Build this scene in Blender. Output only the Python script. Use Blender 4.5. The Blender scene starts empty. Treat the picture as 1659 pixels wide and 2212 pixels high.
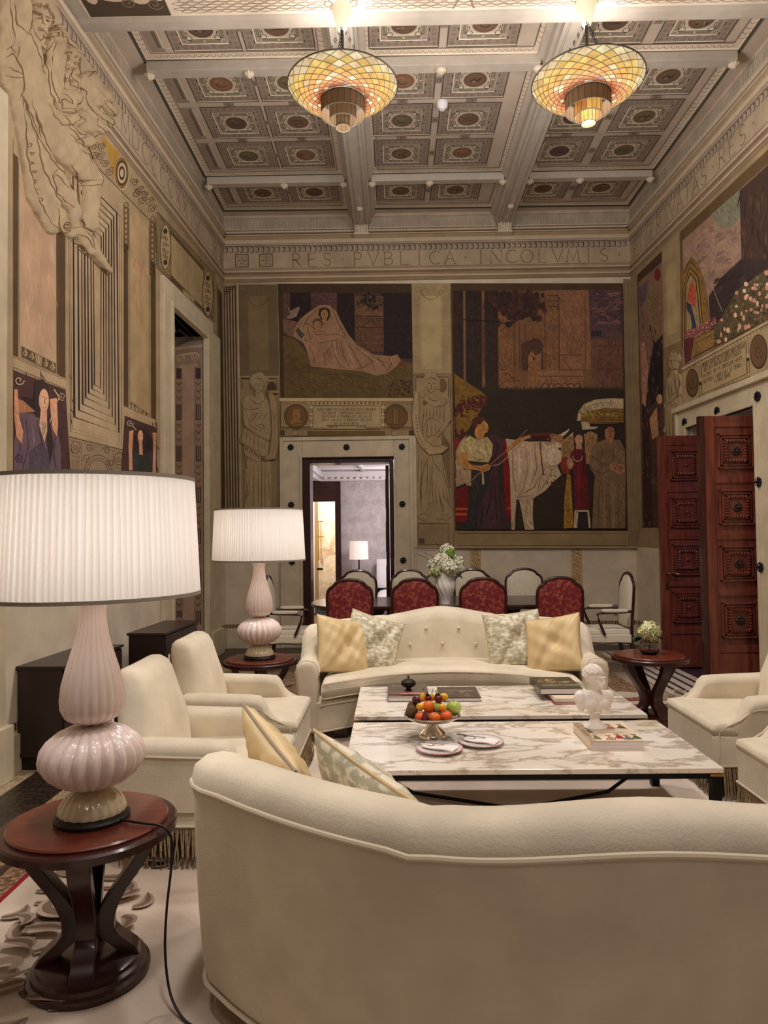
import bpy, bmesh, math, random
from math import sin, cos, pi, sqrt
from mathutils import Vector, Matrix, geometry
random.seed(7)
S = bpy.context.scene
COL = S.collection
V = Vector
# ------------------------------------------------------------------ camera, world, exposure
F, CZ = 1540.0, 1.5
cd = bpy.data.cameras.new('camera'); cam = bpy.data.objects.new('camera', cd); COL.objects.link(cam)
RM = Matrix.Rotation(0.01296508, 3, 'Z') @ Matrix.Rotation(pi/2+0.03001035, 3, 'X') @ Matrix.Rotation(-0.01135542, 3, 'Z')
cam.matrix_world = Matrix.Translation((0, 0, CZ)) @ RM.to_4x4()
cd.sensor_fit = 'VERTICAL'; cd.sensor_height = 36.0; cd.lens = 36.0*F/2212.0; cd.clip_start = 0.05; cd.clip_end = 100
S.camera = cam
S.view_settings.view_transform = 'Standard'; S.view_settings.look = 'None'
S.view_settings.gamma = 1.0; S.view_settings.use_curve_mapping = False
S.view_settings.exposure = 0.42
S.cycles.use_denoising = True
S.cycles.max_bounces = 7; S.cycles.diffuse_bounces = 4; S.cycles.glossy_bounces = 3; S.cycles.transmission_bounces = 6
S.cycles.sample_clamp_indirect = 4.0; S.cycles.caustics_reflective = False; S.cycles.caustics_refractive = False
wd = bpy.data.worlds.new('world'); S.world = wd; wd.use_nodes = True
wd.node_tree.nodes['Background'].inputs[0].default_value = (1.0, 0.92, 0.89, 1)
wd.node_tree.nodes['Background'].inputs[1].default_value = 0.03

def light(name, kind, loc, power, col=(1, .85, .68), size=.1, rot=None, spot=None):
    d = bpy.data.lights.new(name, kind); d.energy = power; d.color = col
    if kind == 'AREA':
        d.shape = 'DISK'; d.size = size
    else:
        d.shadow_soft_size = size
    if spot: d.spot_size = spot; d.spot_blend = 1.0
    o = bpy.data.objects.new(name, d); COL.objects.link(o); o.location = loc
    if rot: o.rotation_euler = rot
    return o
# chandelier light: up to the ceiling and down to the room; the pairs nearer the camera and behind it are added, unseen fill
for cx_, cy_ in ((-.345, 5.3), (1.505, 5.3), (-.345, 1.9), (1.505, 1.9), (-.345, -1.2), (1.505, -1.2)):
    light('chandelier_and_fill_uplight', 'POINT', (cx_, cy_, 5.0), 24 if cy_ > 5 else 26, (1, .94, .90), .3)
    light('chandelier_and_fill_downlight', 'POINT', (cx_, cy_, 4.3), 46 if cy_ > 5 else (10 if cy_ > 0 else .5), (1, .94, .89), .2)
    if cy_ > 0: light('added_seating_spot', 'SPOT', (cx_, cy_, 4.35), 125 if cy_ > 5 else 78, (1, .94, .90), .15, spot=2.1)  # extra down spots added to brighten the seating and rug
for cx_, cy_ in ((-1.05, 2.464), (-1.06, 5.605)):
    light('lamp_bulb_light', 'POINT', (cx_, cy_, 1.50), 9, (1, .96, .93), .05)
light('bedroom_light', 'POINT', (.45, 10.9, 2.2), 48, (1, .93, .95), .25)
light('bathroom_light', 'POINT', (-1.15, 13.5, 2.3), 45, (1, .95, .88), .2)
light('next_room_light', 'AREA', (4.6, 6.6, 2.6), 9, (.62, .6, 1), .5)

# ------------------------------------------------------------------ pixel ray helpers (used to read positions on known planes)
def ray(x, y): return RM @ V(((x-829.5)/F, -(y-1106)/F, -1.0))
C0 = V((0, 0, CZ))
def atY(x, y, Y): r = ray(x, y); return C0 + r*(Y/r.y)
def atZ(x, y, z): r = ray(x, y); return C0 + r*((z-CZ)/r.z)
D = 9.5
LW = (V((-2.25, 9.5, 0)), V((-2.63, 0, 0))); RW = (V((3.215, 9.5, 0)), V((3.585, 0, 0)))
def plane_hit(p0, p1):
    d = (p1-p0).normalized(); n = V((-d.y, d.x, 0))
    def f(x, y):
        r = ray(x, y); t = n.dot(p0-C0)/n.dot(r); return C0 + r*t
    return f
Lpx = plane_hit(*LW); Rpx = plane_hit(*RW)
def Fpx(x, y): return atY(x, y, D)
nF = V((0, -1, 0))
dL = (LW[1]-LW[0]).normalized(); nL = V((-dL.y, dL.x, 0)); nL = nL if nL.x > 0 else -nL
dR = (RW[1]-RW[0]).normalized(); nR = V((-dR.y, dR.x, 0)); nR = nR if nR.x < 0 else -nR
def Fs(s, z): return V((-2.25+s, D, z))                 # along the far wall from its left corner
def Ls(s, z): p = LW[0]+dL*s; return V((p.x, p.y, z))    # along the left wall from the far corner
def Rs(s, z): p = RW[0]+dR*s; return V((p.x, p.y, z))

# ------------------------------------------------------------------ materials
def lin(c): return tuple(((v/255)/12.92 if v/255 <= .04045 else ((v/255+.055)/1.055)**2.4) for v in c)
MAT = {}
def pmat(name, c, rough=.6, metal=0, noise=.0, nscale=8, bump=0, bscale=60, c2=None, emis=0, emc=None, trans=0, alpha=1, coat=0, sheen=0, attr=False, gain=1.0, stretch=None, ior=1.45, sss=0, detail=4, ramp=(.36, .66)):
    if name in MAT: return MAT[name]
    m = bpy.data.materials.new(name); m.use_nodes = True; nt = m.node_tree; b = nt.nodes['Principled BSDF']
    lc = tuple(min(1, v*gain) for v in lin(c))+(1,)
    b.inputs['Base Color'].default_value = lc; b.inputs['Roughness'].default_value = rough; b.inputs['Metallic'].default_value = metal
    b.inputs['IOR'].default_value = ior
    if coat: b.inputs['Coat Weight'].default_value = coat; b.inputs['Coat Roughness'].default_value = .1
    if sheen: b.inputs['Sheen Weight'].default_value = sheen; b.inputs['Sheen Roughness'].default_value = .5; b.inputs['Sheen Tint'].default_value = lc
    if trans: b.inputs['Transmission Weight'].default_value = trans
    if sss: b.inputs['Subsurface Weight'].default_value = sss; b.inputs['Subsurface Radius'].default_value = (.05, .04, .03)
    tc = nt.nodes.new('ShaderNodeTexCoord'); mp = nt.nodes.new('ShaderNodeMapping'); nt.links.new(tc.outputs['Object'], mp.inputs[0])
    if stretch: mp.inputs['Scale'].default_value = stretch
    src = None
    if attr:
        a = nt.nodes.new('ShaderNodeAttribute'); a.attribute_name = 'Col'; src = a.outputs['Color']
    if noise or c2:
        n = nt.nodes.new('ShaderNodeTexNoise'); n.inputs['Scale'].default_value = nscale; n.inputs['Detail'].default_value = detail; nt.links.new(mp.outputs[0], n.inputs['Vector'])
        cr = nt.nodes.new('ShaderNodeValToRGB'); cr.color_ramp.elements[0].position = ramp[0]; cr.color_ramp.elements[1].position = ramp[1]
        if c2 is None:
            lo = 1-noise; cr.color_ramp.elements[0].color = (lo, lo, lo, 1); cr.color_ramp.elements[1].color = (1+noise*.35,)*3+(1,)
            mx = nt.nodes.new('ShaderNodeMix'); mx.data_type = 'RGBA'; mx.blend_type = 'MULTIPLY'; mx.inputs[0].default_value = 1
            nt.links.new(cr.outputs[0], mx.inputs[7])
            if src: nt.links.new(src, mx.inputs[6])
            else: mx.inputs[6].default_value = lc
            src = mx.outputs[2]
        else:
            cr.color_ramp.elements[0].color = lc; cr.color_ramp.elements[1].color = tuple(min(1, v*gain) for v in lin(c2))+(1,)
            nt.links.new(n.outputs[0], cr.inputs[0]); src = cr.outputs[0]
        nt.links.new(n.outputs[0], cr.inputs[0])
    if src: nt.links.new(src, b.inputs['Base Color'])
    if bump:
        n2 = nt.nodes.new('ShaderNodeTexNoise'); n2.inputs['Scale'].default_value = bscale; n2.inputs['Detail'].default_value = 3; nt.links.new(mp.outputs[0], n2.inputs['Vector'])
        bp = nt.nodes.new('ShaderNodeBump'); bp.inputs['Strength'].default_value = bump; bp.inputs['Distance'].default_value = .01
        nt.links.new(n2.outputs[0], bp.inputs['Height']); nt.links.new(bp.outputs[0], b.inputs['Normal'])
    if emis:
        b.inputs['Emission Strength'].default_value = emis
        if emc: b.inputs['Emission Color'].default_value = lin(emc)+(1,)
        elif src: nt.links.new(src, b.inputs['Emission Color'])
    MAT[name] = m; return m

def marble_mat(name, base, vein, scale, width=.06, rough=.25, rot=.5, v2=None, coat=0, strength=.75, squash=(1, 2.6, 1)):
    m = bpy.data.materials.new(name); m.use_nodes = True; nt = m.node_tree; b = nt.nodes['Principled BSDF']; b.inputs['Roughness'].default_value = rough
    b.inputs['Coat Weight'].default_value = coat
    N = nt.nodes.new; Lk = nt.links.new
    tc = N('ShaderNodeTexCoord'); mp = N('ShaderNodeMapping'); mp.inputs['Scale'].default_value = squash; mp.inputs['Rotation'].default_value = (.3, .2, rot); Lk(tc.outputs['Object'], mp.inputs[0])
    w = N('ShaderNodeTexNoise'); w.inputs['Scale'].default_value = scale*.7; w.inputs['Detail'].default_value = 6; Lk(mp.outputs[0], w.inputs['Vector'])
    ad = N('ShaderNodeMix'); ad.data_type = 'RGBA'; ad.blend_type = 'ADD'; ad.inputs[0].default_value = .55; Lk(mp.outputs[0], ad.inputs[6]); Lk(w.outputs[1], ad.inputs[7])
    n = N('ShaderNodeTexNoise'); n.inputs['Scale'].default_value = scale; n.inputs['Detail'].default_value = 7; n.inputs['Roughness'].default_value = .6; Lk(ad.outputs[2], n.inputs['Vector'])
    s1 = N('ShaderNodeMath'); s1.operation = 'SUBTRACT'; s1.inputs[1].default_value = .5; Lk(n.outputs[0], s1.inputs[0])
    ab = N('ShaderNodeMath'); ab.operation = 'ABSOLUTE'; Lk(s1.outputs[0], ab.inputs[0])
    cr = N('ShaderNodeValToRGB'); cr.color_ramp.elements[0].position = 0; cr.color_ramp.elements[0].color = (strength,)*3+(1,); cr.color_ramp.elements[1].position = width; cr.color_ramp.elements[1].color = (0, 0, 0, 1)
    Lk(ab.outputs[0], cr.inputs[0])
    n3 = N('ShaderNodeTexNoise'); n3.inputs['Scale'].default_value = scale*.5; n3.inputs['Detail'].default_value = 3; Lk(mp.outputs[0], n3.inputs['Vector'])
    c3 = N('ShaderNodeValToRGB'); c3.color_ramp.elements[0].position = .42; c3.color_ramp.elements[0].color = lin(base)+(1,); c3.color_ramp.elements[1].position = .68; c3.color_ramp.elements[1].color = lin(v2 or base)+(1,)
    Lk(n3.outputs[0], c3.inputs[0])
    mx = N('ShaderNodeMix'); mx.data_type = 'RGBA'; mx.inputs[7].default_value = lin(vein)+(1,); Lk(cr.outputs[0], mx.inputs[0]); Lk(c3.outputs[0], mx.inputs[6])
    Lk(mx.outputs[2], b.inputs['Base Color'])
    MAT[name] = m; return m

paint = pmat('fresco_paint', (200, 200, 200), .75, attr=True, noise=.16, nscale=5, bump=.12, bscale=45, detail=6)
paintc = pmat('painted_ceiling', (200, 200, 200), .8, attr=True, noise=.10, nscale=4, detail=5)
stone = pmat('limestone', (222, 208, 186), .55, noise=.14, nscale=3.5, bump=.05, bscale=30, detail=8)
stone2 = pmat('limestone_frame', (210, 196, 168), .5, noise=.12, nscale=6, bump=.05, bscale=40, detail=8)
velvet = pmat('cream_velvet', (220, 208, 186), .85, noise=.14, nscale=4.5, bump=.15, bscale=140, sheen=.35)
velvetd = pmat('cream_velvet_piping', (214, 200, 178), .8, sheen=.2)
gold = pmat('gold_satin', (214, 188, 140), .45, noise=.08, nscale=6, sheen=.3)
goldp = pmat('taupe_piping', (150, 135, 115), .6)
mahog = pmat('mahogany_top', (112, 48, 34), .3, c2=(92, 36, 28), nscale=5, stretch=(1, 9, 1), coat=.35)
mahogd = pmat('dark_mahogany', (62, 26, 22), .3, c2=(48, 19, 18), nscale=6, stretch=(4, 4, 1), coat=.35)
doorw = pmat('door_mahogany', (122, 62, 46), .32, c2=(92, 42, 34), nscale=4, stretch=(7, 7, .8), coat=.3)
espresso = pmat('espresso_wood', (52, 38, 36), .35, noise=.1, nscale=5, stretch=(1, 6, 1))
blackm = pmat('black_metal', (16, 17, 20), .4, metal=.5)
brass = pmat('brass', (190, 150, 85), .3, metal=1)
bronze = pmat('dark_bronze', (48, 44, 40), .45, metal=.6, bump=.3, bscale=50)
silver = pmat('silver', (225, 215, 200), .12, metal=1)
plaster = pmat('white_plaster', (238, 230, 222), .6, sss=.05)
porcelain = pmat('white_porcelain', (240, 234, 226), .15, coat=.5)
greenleaf = pmat('dark_green_leaf', (40, 62, 32), .5)
fringem = pmat('khaki_fringe', (160, 136, 104), .9, noise=.35, nscale=60)
cream_linen = pmat('cream_linen', (222, 212, 190), .9, noise=.05, nscale=20, bump=.1, bscale=200)
cable = pmat('black_cable', (22, 18, 18), .5)
castm = pmat('chair_frame_wood', (58, 26, 24), .3, coat=.3)

# ------------------------------------------------------------------ mesh building
class MB:
    def __init__(s): s.v = []; s.f = []; s.c = []; s.mi = []; s.cur = None; s.m = 0
    def add(s, vs, fs, col=None, M=None):
        b = len(s.v); s.v += [(M @ V(v)) if M else V(v) for v in vs]
        for f in fs: s.f.append(tuple(b+i for i in f)); s.c.append(col if col is not None else s.cur); s.mi.append(s.m)
    def box(s, a, b, col=None, M=None):
        x0, y0, z0 = a; x1, y1, z1 = b
        vs = [(x0, y0, z0), (x1, y0, z0), (x1, y1, z0), (x0, y1, z0), (x0, y0, z1), (x1, y0, z1), (x1, y1, z1), (x0, y1, z1)]
        s.add(vs, [(0, 3, 2, 1), (4, 5, 6, 7), (0, 1, 5, 4), (1, 2, 6, 5), (2, 3, 7, 6), (3, 0, 4, 7)], col, M)
    def loft(s, rings, closed=True, cap=True, col=None, M=None):
        n = len(rings[0]); vs = [p for r in rings for p in r]; fs = []
        for i in range(len(rings)-1):
            for j in range(n if closed else n-1):
                k = (j+1) % n; fs.append((i*n+j, i*n+k, (i+1)*n+k, (i+1)*n+j))
        if cap and closed: fs.append(tuple(range(n))[::-1]); fs.append(tuple((len(rings)-1)*n+j for j in range(n)))
        s.add(vs, fs, col, M)
    def lathe(s, prof, seg=32, ctr=(0, 0, 0), rib=0, ribn=0, col=None, M=None, caps=True):
        rings = []
        for r, z in prof:
            ring = []
            for j in range(seg):
                a = 2*pi*j/seg; rr = r*(1+(rib*abs(cos(a*ribn/2))-rib*.5 if ribn else 0))
                ring.append((ctr[0]+rr*cos(a), ctr[1]+rr*sin(a), ctr[2]+z))
            rings.append(ring)
        s.loft(rings, cap=caps, col=col, M=M)
    def tube(s, pts, r, seg=8, col=None, closed=False, M=None):
        pts = [V(p) for p in pts]; n = len(pts); rings = []; up = V((0, 0, 1))
        for i, p in enumerate(pts):
            a = pts[i-1] if (i > 0 or closed) else p; b = pts[(i+1) % n] if (i < n-1 or closed) else p
            t = (b-a); t = t.normalized() if t.length > 1e-9 else V((0, 0, 1))
            u = t.cross(up)
            if u.length < .05: u = t.cross(V((0, 1, 0)))
            u.normalize(); w = u.cross(t); rr = r[i] if isinstance(r, (list, tuple)) else r
            rings.append([p+u*rr*cos(2*pi*k/seg)+w*rr*sin(2*pi*k/seg) for k in range(seg)])
        if closed: rings.append(rings[0])
        s.loft(rings, cap=not closed, col=col, M=M)
    def sphere(s, c, r, seg=16, col=None, M=None):
        r = (r, r, r) if isinstance(r, (int, float)) else r; h = seg//2
        rings = [[(c[0]+r[0]*max(.003, sin(pi*i/h))*cos(2*pi*j/seg), c[1]+r[1]*max(.003, sin(pi*i/h))*sin(2*pi*j/seg), c[2]-r[2]*cos(pi*i/h)) for j in range(seg)] for i in range(h+1)]
        s.loft(rings, col=col, M=M)
    def prism(s, poly, z0, z1, col=None, M=None):
        n = len(poly); vs = [(p[0], p[1], z0) for p in poly]+[(p[0], p[1], z1) for p in poly]
        tri = [tuple(t) for t in geometry.tessellate_polygon([[V((p[0], p[1], 0)) for p in poly]])]
        fs = [(i, (i+1) % n, n+(i+1) % n, n+i) for i in range(n)]+[t[::-1] for t in tri]+[tuple(n+i for i in t) for t in tri]
        s.add(vs, fs, col, M)
    def cush(s, pos, nu, nv, p=4, col=None, M=None):   # closed cushion: pos(u,v,side,e)
        vs = []; fs = []
        for side in (1, -1):
            for i in range(nu+1):
                for j in range(nv+1):
                    u = -cos(pi*i/nu); v = -cos(pi*j/nv)
                    e = max(0, (1-abs(u)**p))**(1/p)*max(0, (1-abs(v)**p))**(1/p)
                    vs.append(pos(u, v, side, e))
        m = (nu+1)*(nv+1)
        for sd in (0, 1):
            for i in range(nu):
                for j in range(nv):
                    a = sd*m+i*(nv+1)+j; q = (a, a+nv+1, a+nv+2, a+1); fs.append(q if sd == 0 else q[::-1])
        s.add(vs, fs, col, M)
    def build(s, name, mats, parent=None, smooth=True, bevel=0, ang=40, weld=False):
        me = bpy.data.meshes.new(name); me.from_pydata([tuple(v) for v in s.v], [], s.f)
        mats = mats if isinstance(mats, (list, tuple)) else [mats]
        for m in mats: me.materials.append(m)
        if len(mats) > 1: me.polygons.foreach_set('material_index', s.mi)
        if any(c is not None for c in s.c):
            at = me.color_attributes.new('Col', 'FLOAT_COLOR', 'CORNER'); k = 0; buf = []
            for f, c in zip(s.f, s.c):
                c = c or (.5, .5, .5)
                for _ in f: buf += [c[0], c[1], c[2], 1]
            at.data.foreach_set('color', buf)
        bm = bmesh.new(); bm.from_mesh(me)
        if weld: bmesh.ops.remove_doubles(bm, verts=bm.verts, dist=1e-5)
        if not getattr(s, 'open', False): bmesh.ops.recalc_face_normals(bm, faces=bm.faces)
        bm.to_mesh(me); bm.free()
        if smooth:
            me.polygons.foreach_set('use_smooth', [True]*len(me.polygons)); me.set_sharp_from_angle(angle=math.radians(ang))
        o = bpy.data.objects.new(name, me); COL.objects.link(o)
        if bevel:
            bv = o.modifiers.new('bevel', 'BEVEL'); bv.width = bevel; bv.segments = 2; bv.limit_method = 'ANGLE'
        if parent: o.parent = parent
        return o
def empty(name, loc=(0, 0, 0), rz=0):
    o = bpy.data.objects.new(name, None); o.empty_display_size = .1; COL.objects.link(o); o.location = loc; o.rotation_euler = (0, 0, rz); return o
def tag(o, label=None, cat=None, group=None, kind=None):
    if label: o['label'] = label
    if cat: o['category'] = cat
    if group: o['group'] = group
    if kind: o['kind'] = kind
    return o
def kids(o): return [c for c in COL.objects if c.parent == o]
def copy_tree(o, parent=None):
    c = o.copy(); COL.objects.link(c)
    if parent: c.parent = parent
    for ch in kids(o): copy_tree(ch, c)
    return c
def one(name, mb, mat, label, cat, loc=None, group=None, **k):
    o = mb.build(name, mat, **k)
    if loc: o.location = loc
    return tag(o, label, cat, group)
def circ(cx, cy, r, n=24, ry=None): return [(cx+r*cos(2*pi*i/n), cy+(ry or r)*sin(2*pi*i/n)) for i in range(n)]
def box1(a, b):
    m = MB(); m.box(a, b); return m
def smooth(pts, k=6):
    P_ = [V(p) for p in pts]; P_ = [P_[0]*2-P_[1]]+P_+[P_[-1]*2-P_[-2]]; out = []
    for i in range(1, len(P_)-2):
        for j in range(k):
            t = j/k; a, b, c, d = P_[i-1], P_[i], P_[i+1], P_[i+2]; out.append(.5*((2*b)+(c-a)*t+(2*a-5*b+4*c-d)*t*t+(3*b-a-3*c+d)*t**3))
    return out+[P_[-2]]
def sm(t): t = max(0, min(1, t)); return t*t*(3-2*t)

# ------------------------------------------------------------------ paint on a plane: flat painted decoration, thin coats one over the other
class Paint:
    def __init__(s, pl, n, gain=1.0, prev=None, auto=0, sub=0):
        s.pl = pl; s.n = n; s.m = MB(); s.m.open = True; s.g = gain; s.auto = auto; s.sub = sub
        s.l = prev.l+1 if prev else 0; s.q = prev.q if prev else 0
    def c(s, col): return tuple(min(.95, v*s.g) for v in lin(col))
    def up(s, k=1): s.l += k; return s
    def P(s, p, l): return s.pl(p[0], p[1])+s.n*(.001+.00012*l+.0000032*s.q)
    def poly(s, pts, col, l=None):
        l = s.l if l is None else l; s.q += 1
        tri = geometry.tessellate_polygon([[V((p[0], p[1], 0)) for p in pts]])
        s.m.add([s.P(p, l) for p in pts], [tuple(t) for t in tri], s.c(col))
        if s.auto:
            xs = [p[0] for p in pts]; ys = [p[1] for p in pts]; A = abs(sum(pts[i-1][0]*pts[i][1]-pts[i][0]*pts[i-1][1] for i in range(len(pts))))/2
            if A > 60:
                a = s.auto; s.auto = 0; n = int(A/a*(max(xs)-min(xs))*(max(ys)-min(ys))/A)
                cols = [tuple(max(0, min(255, c*k)) for c in col) for k in (.78, .88, 1.1, 1.2, .94)]
                s.hatch(min(xs), min(ys), max(xs), max(ys), min(n, 500), 9, random.choice([1.2, 1.5, .9]), 1.8, cols, pts, l=l); s.auto = a
    def rect(s, x0, y0, x1, y1, col, l=None): s.poly([(x0, y0), (x1, y0), (x1, y1), (x0, y1)], col, l)
    def stroke(s, pts, w, col, l=None, closed=False):
        l = (s.l if l is None else l); s.q += 1
        if s.sub:
            q = []
            for a, b in zip(pts, pts[1:]):
                k = max(1, int(sqrt((a[0]-b[0])**2+(a[1]-b[1])**2)/s.sub)); q += [(a[0]+(b[0]-a[0])*i/k, a[1]+(b[1]-a[1])*i/k) for i in range(k)]
            pts = q+[pts[-1]]
        n = len(pts)
        if n < 2: return
        A = []; 
        for i in range(n):
            a = pts[i-1] if (i or closed) else pts[i]; b = pts[(i+1) % n] if (i < n-1 or closed) else pts[i]
            dx, dy = b[0]-a[0], b[1]-a[1]; L = sqrt(dx*dx+dy*dy) or 1
            ww = (w[min(len(w)-1, i*len(w)//n)] if isinstance(w, (list, tuple)) else w)/2
            nx, ny = -dy/L, dx/L
            if 0 < i < n-1 or closed:
                p0 = pts[i]; d1 = (p0[0]-a[0], p0[1]-a[1]); l1 = sqrt(d1[0]**2+d1[1]**2) or 1
                k = abs((-d1[1]/l1)*nx+(d1[0]/l1)*ny); ww /= max(.5, k)
            A += [(pts[i][0]+nx*ww, pts[i][1]+ny*ww), (pts[i][0]-nx*ww, pts[i][1]-ny*ww)]
        fs = [(2*i, 2*i+1, 2*i+3, 2*i+2) for i in range(n-1)]
        if closed: fs.append((2*n-2, 2*n-1, 1, 0))
        s.m.add([s.P(p, l) for p in A], fs, s.c(col))
    def frame(s, x0, y0, x1, y1, w, col, l=None): s.stroke([(x0, y0), (x1, y0), (x1, y1), (x0, y1)], w, col, l, True)
    def qframe(s, q, w, col, l=None): s.stroke(q, w, col, l, True)
    def disc(s, cx, cy, r, col, ry=None, n=24, l=None): s.poly(circ(cx, cy, r, n, ry), col, l)
    def ring(s, cx, cy, r, w, col, ry=None, n=24, l=None): s.stroke(circ(cx, cy, r, n, ry), w, col, l, True)
    def arc(s, cx, cy, r, a0, a1, w, col, ry=None, n=10, l=None):
        s.stroke([(cx+r*cos(a0+(a1-a0)*i/n), cy+(ry or r)*sin(a0+(a1-a0)*i/n)) for i in range(n+1)], w, col, l)
    def spiral(s, cx, cy, r, a0, turns, w, col, l=None, ry=1.0):
        n = int(14*abs(turns))+4
        s.stroke([(cx+r*(1-.85*i/n)*cos(a0+2*pi*turns*i/n), cy+ry*r*(1-.85*i/n)*sin(a0+2*pi*turns*i/n)) for i in range(n+1)], w, col, l)
    def hatch(s, x0, y0, x1, y1, n, ln, ang, w, cols, inside=None, curve=0, l=None):
        for _ in range(n):
            x = random.uniform(x0, x1); y = random.uniform(y0, y1)
            if inside and not pin(x, y, inside): continue
            a = ang+random.uniform(-.25, .25); L = ln*random.uniform(.5, 1.3)
            p2 = (x+L*cos(a), y+L*sin(a))
            if inside and not pin(p2[0], p2[1], inside): continue
            mid = ((x+p2[0])/2-curve*sin(a)*L, (y+p2[1])/2+curve*cos(a)*L)
            s.stroke([(x, y), mid, p2], [w*.5, w, w*.3], random.choice(cols), l)
    def build(s, name, mat=None, parent=None): return s.m.build(name, mat or paint, parent, smooth=False)
def pin(x, y, poly):
    r = False; n = len(poly)
    for i in range(n):
        x1, y1 = poly[i]; x2, y2 = poly[i-1]
        if (y1 > y) != (y2 > y) and x < (x2-x1)*(y-y1)/(y2-y1)+x1: r = not r
    return r
def arcp(cx, cy, rx, ry, a0, a1, n=8): return [(cx+rx*cos(math.radians(a0+(a1-a0)*i/n)), cy+ry*sin(math.radians(a0+(a1-a0)*i/n))) for i in range(n+1)]
GL = {
 'A': (.8, [[(0, 0), (.4, 1), (.8, 0)], [(.16, .38), (.64, .38)]]), 'B': (.6, [[(0, 0), (0, 1)], [(0, 1)]+arcp(.3, .76, .25, .24, 90, -90)+[(0, .52)], [(0, .52)]+arcp(.33, .26, .27, .26, 90, -90)+[(0, 0)]]),
 'C': (.8, [arcp(.48, .5, .46, .5, 50, 310, 14)]), 'D': (.75, [[(0, 0), (0, 1)], [(0, 1)]+arcp(.3, .5, .45, .5, 90, -90, 10)+[(0, 0)]]),
 'E': (.55, [[(.5, 1), (0, 1), (0, 0), (.55, 0)], [(0, .52), (.42, .52)]]), 'F': (.5, [[(.5, 1), (0, 1), (0, 0)], [(0, .52), (.4, .52)]]),
 'G': (.8, [arcp(.48, .5, .46, .5, 50, 330, 14)+[(.88, .42), (.6, .42)]]), 'H': (.7, [[(0, 0), (0, 1)], [(.7, 0), (.7, 1)], [(0, .5), (.7, .5)]]),
 'I': (.12, [[(.06, 0), (.06, 1)]]), 'L': (.5, [[(0, 1), (0, 0), (.5, 0)]]), 'M': (.95, [[(0, 0), (.14, 1), (.47, .1), (.8, 1), (.95, 0)]]),
 'N': (.8, [[(0, 0), (0, 1), (.8, 0), (.8, 1)]]), 'O': (.9, [arcp(.45, .5, .45, .5, 0, 360, 18)]), 'P': (.55, [[(0, 0), (0, 1)]+arcp(.28, .74, .26, .26, 90, -90)+[(0, .48)]]),
 'Q': (.9, [arcp(.45, .5, .45, .5, 0, 360, 18), [(.5, .1), (.95, -.15)]]), 'R': (.62, [[(0, 0), (0, 1)]+arcp(.28, .75, .26, .25, 90, -90)+[(0, .5), (.25, .5), (.62, 0)]]),
 'S': (.55, [arcp(.27, .75, .25, .25, 30, 270, 8)+arcp(.27, .25, .27, .25, 80, -150, 8)]), 'T': (.7, [[(0, 1), (.7, 1)], [(.35, 1), (.35, 0)]]),
 'V': (.8, [[(0, 1), (.4, 0), (.8, 1)]]), 'X': (.75, [[(0, 1), (.75, 0)], [(.75, 1), (0, 0)]]), 'U': (.7, [[(0, 1), (0, .3)]+arcp(.35, .3, .35, .3, 180, 360)+[(.7, 1)]]),
 'Y': (.7, [[(0, 1), (.35, .5), (.7, 1)], [(.35, .5), (.35, 0)]]), '.': (.1, [[(.0, .5), (.1, .5)]]), "'": (.1, [[(0, 1), (0, .8)]])}
def text(P, txt, fx, h, w, col, adv=None, serif=True, l=None):
    """fx(u, v) maps text-space (u along, v up) to the paint's own coordinates"""
    u = 0
    for ch in txt:
        if ch == ' ': u += (adv or .55*h); continue
        gw, st = GL[ch]; o = (adv-gw*h)/2 if adv else 0
        for pl in st: P.stroke([fx(u+o+x*h, y*h) for x, y in pl], w if ch != '.' else w*2, col, l)
        if serif and ch in 'ABDEFHILMNPRTVXK':
            for x, y in ((st[0][0]), (st[0][-1])):
                if ch in 'BDPR' and (x, y) != st[0][0]: y = 1; x = 0
                if y in (0, 1): P.stroke([fx(u+o+(x-.08)*h, y*h), fx(u+o+(x+.08)*h, y*h)], w*.8, col, l)
        u += adv or (gw*h+.2*h)
    return u
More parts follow.
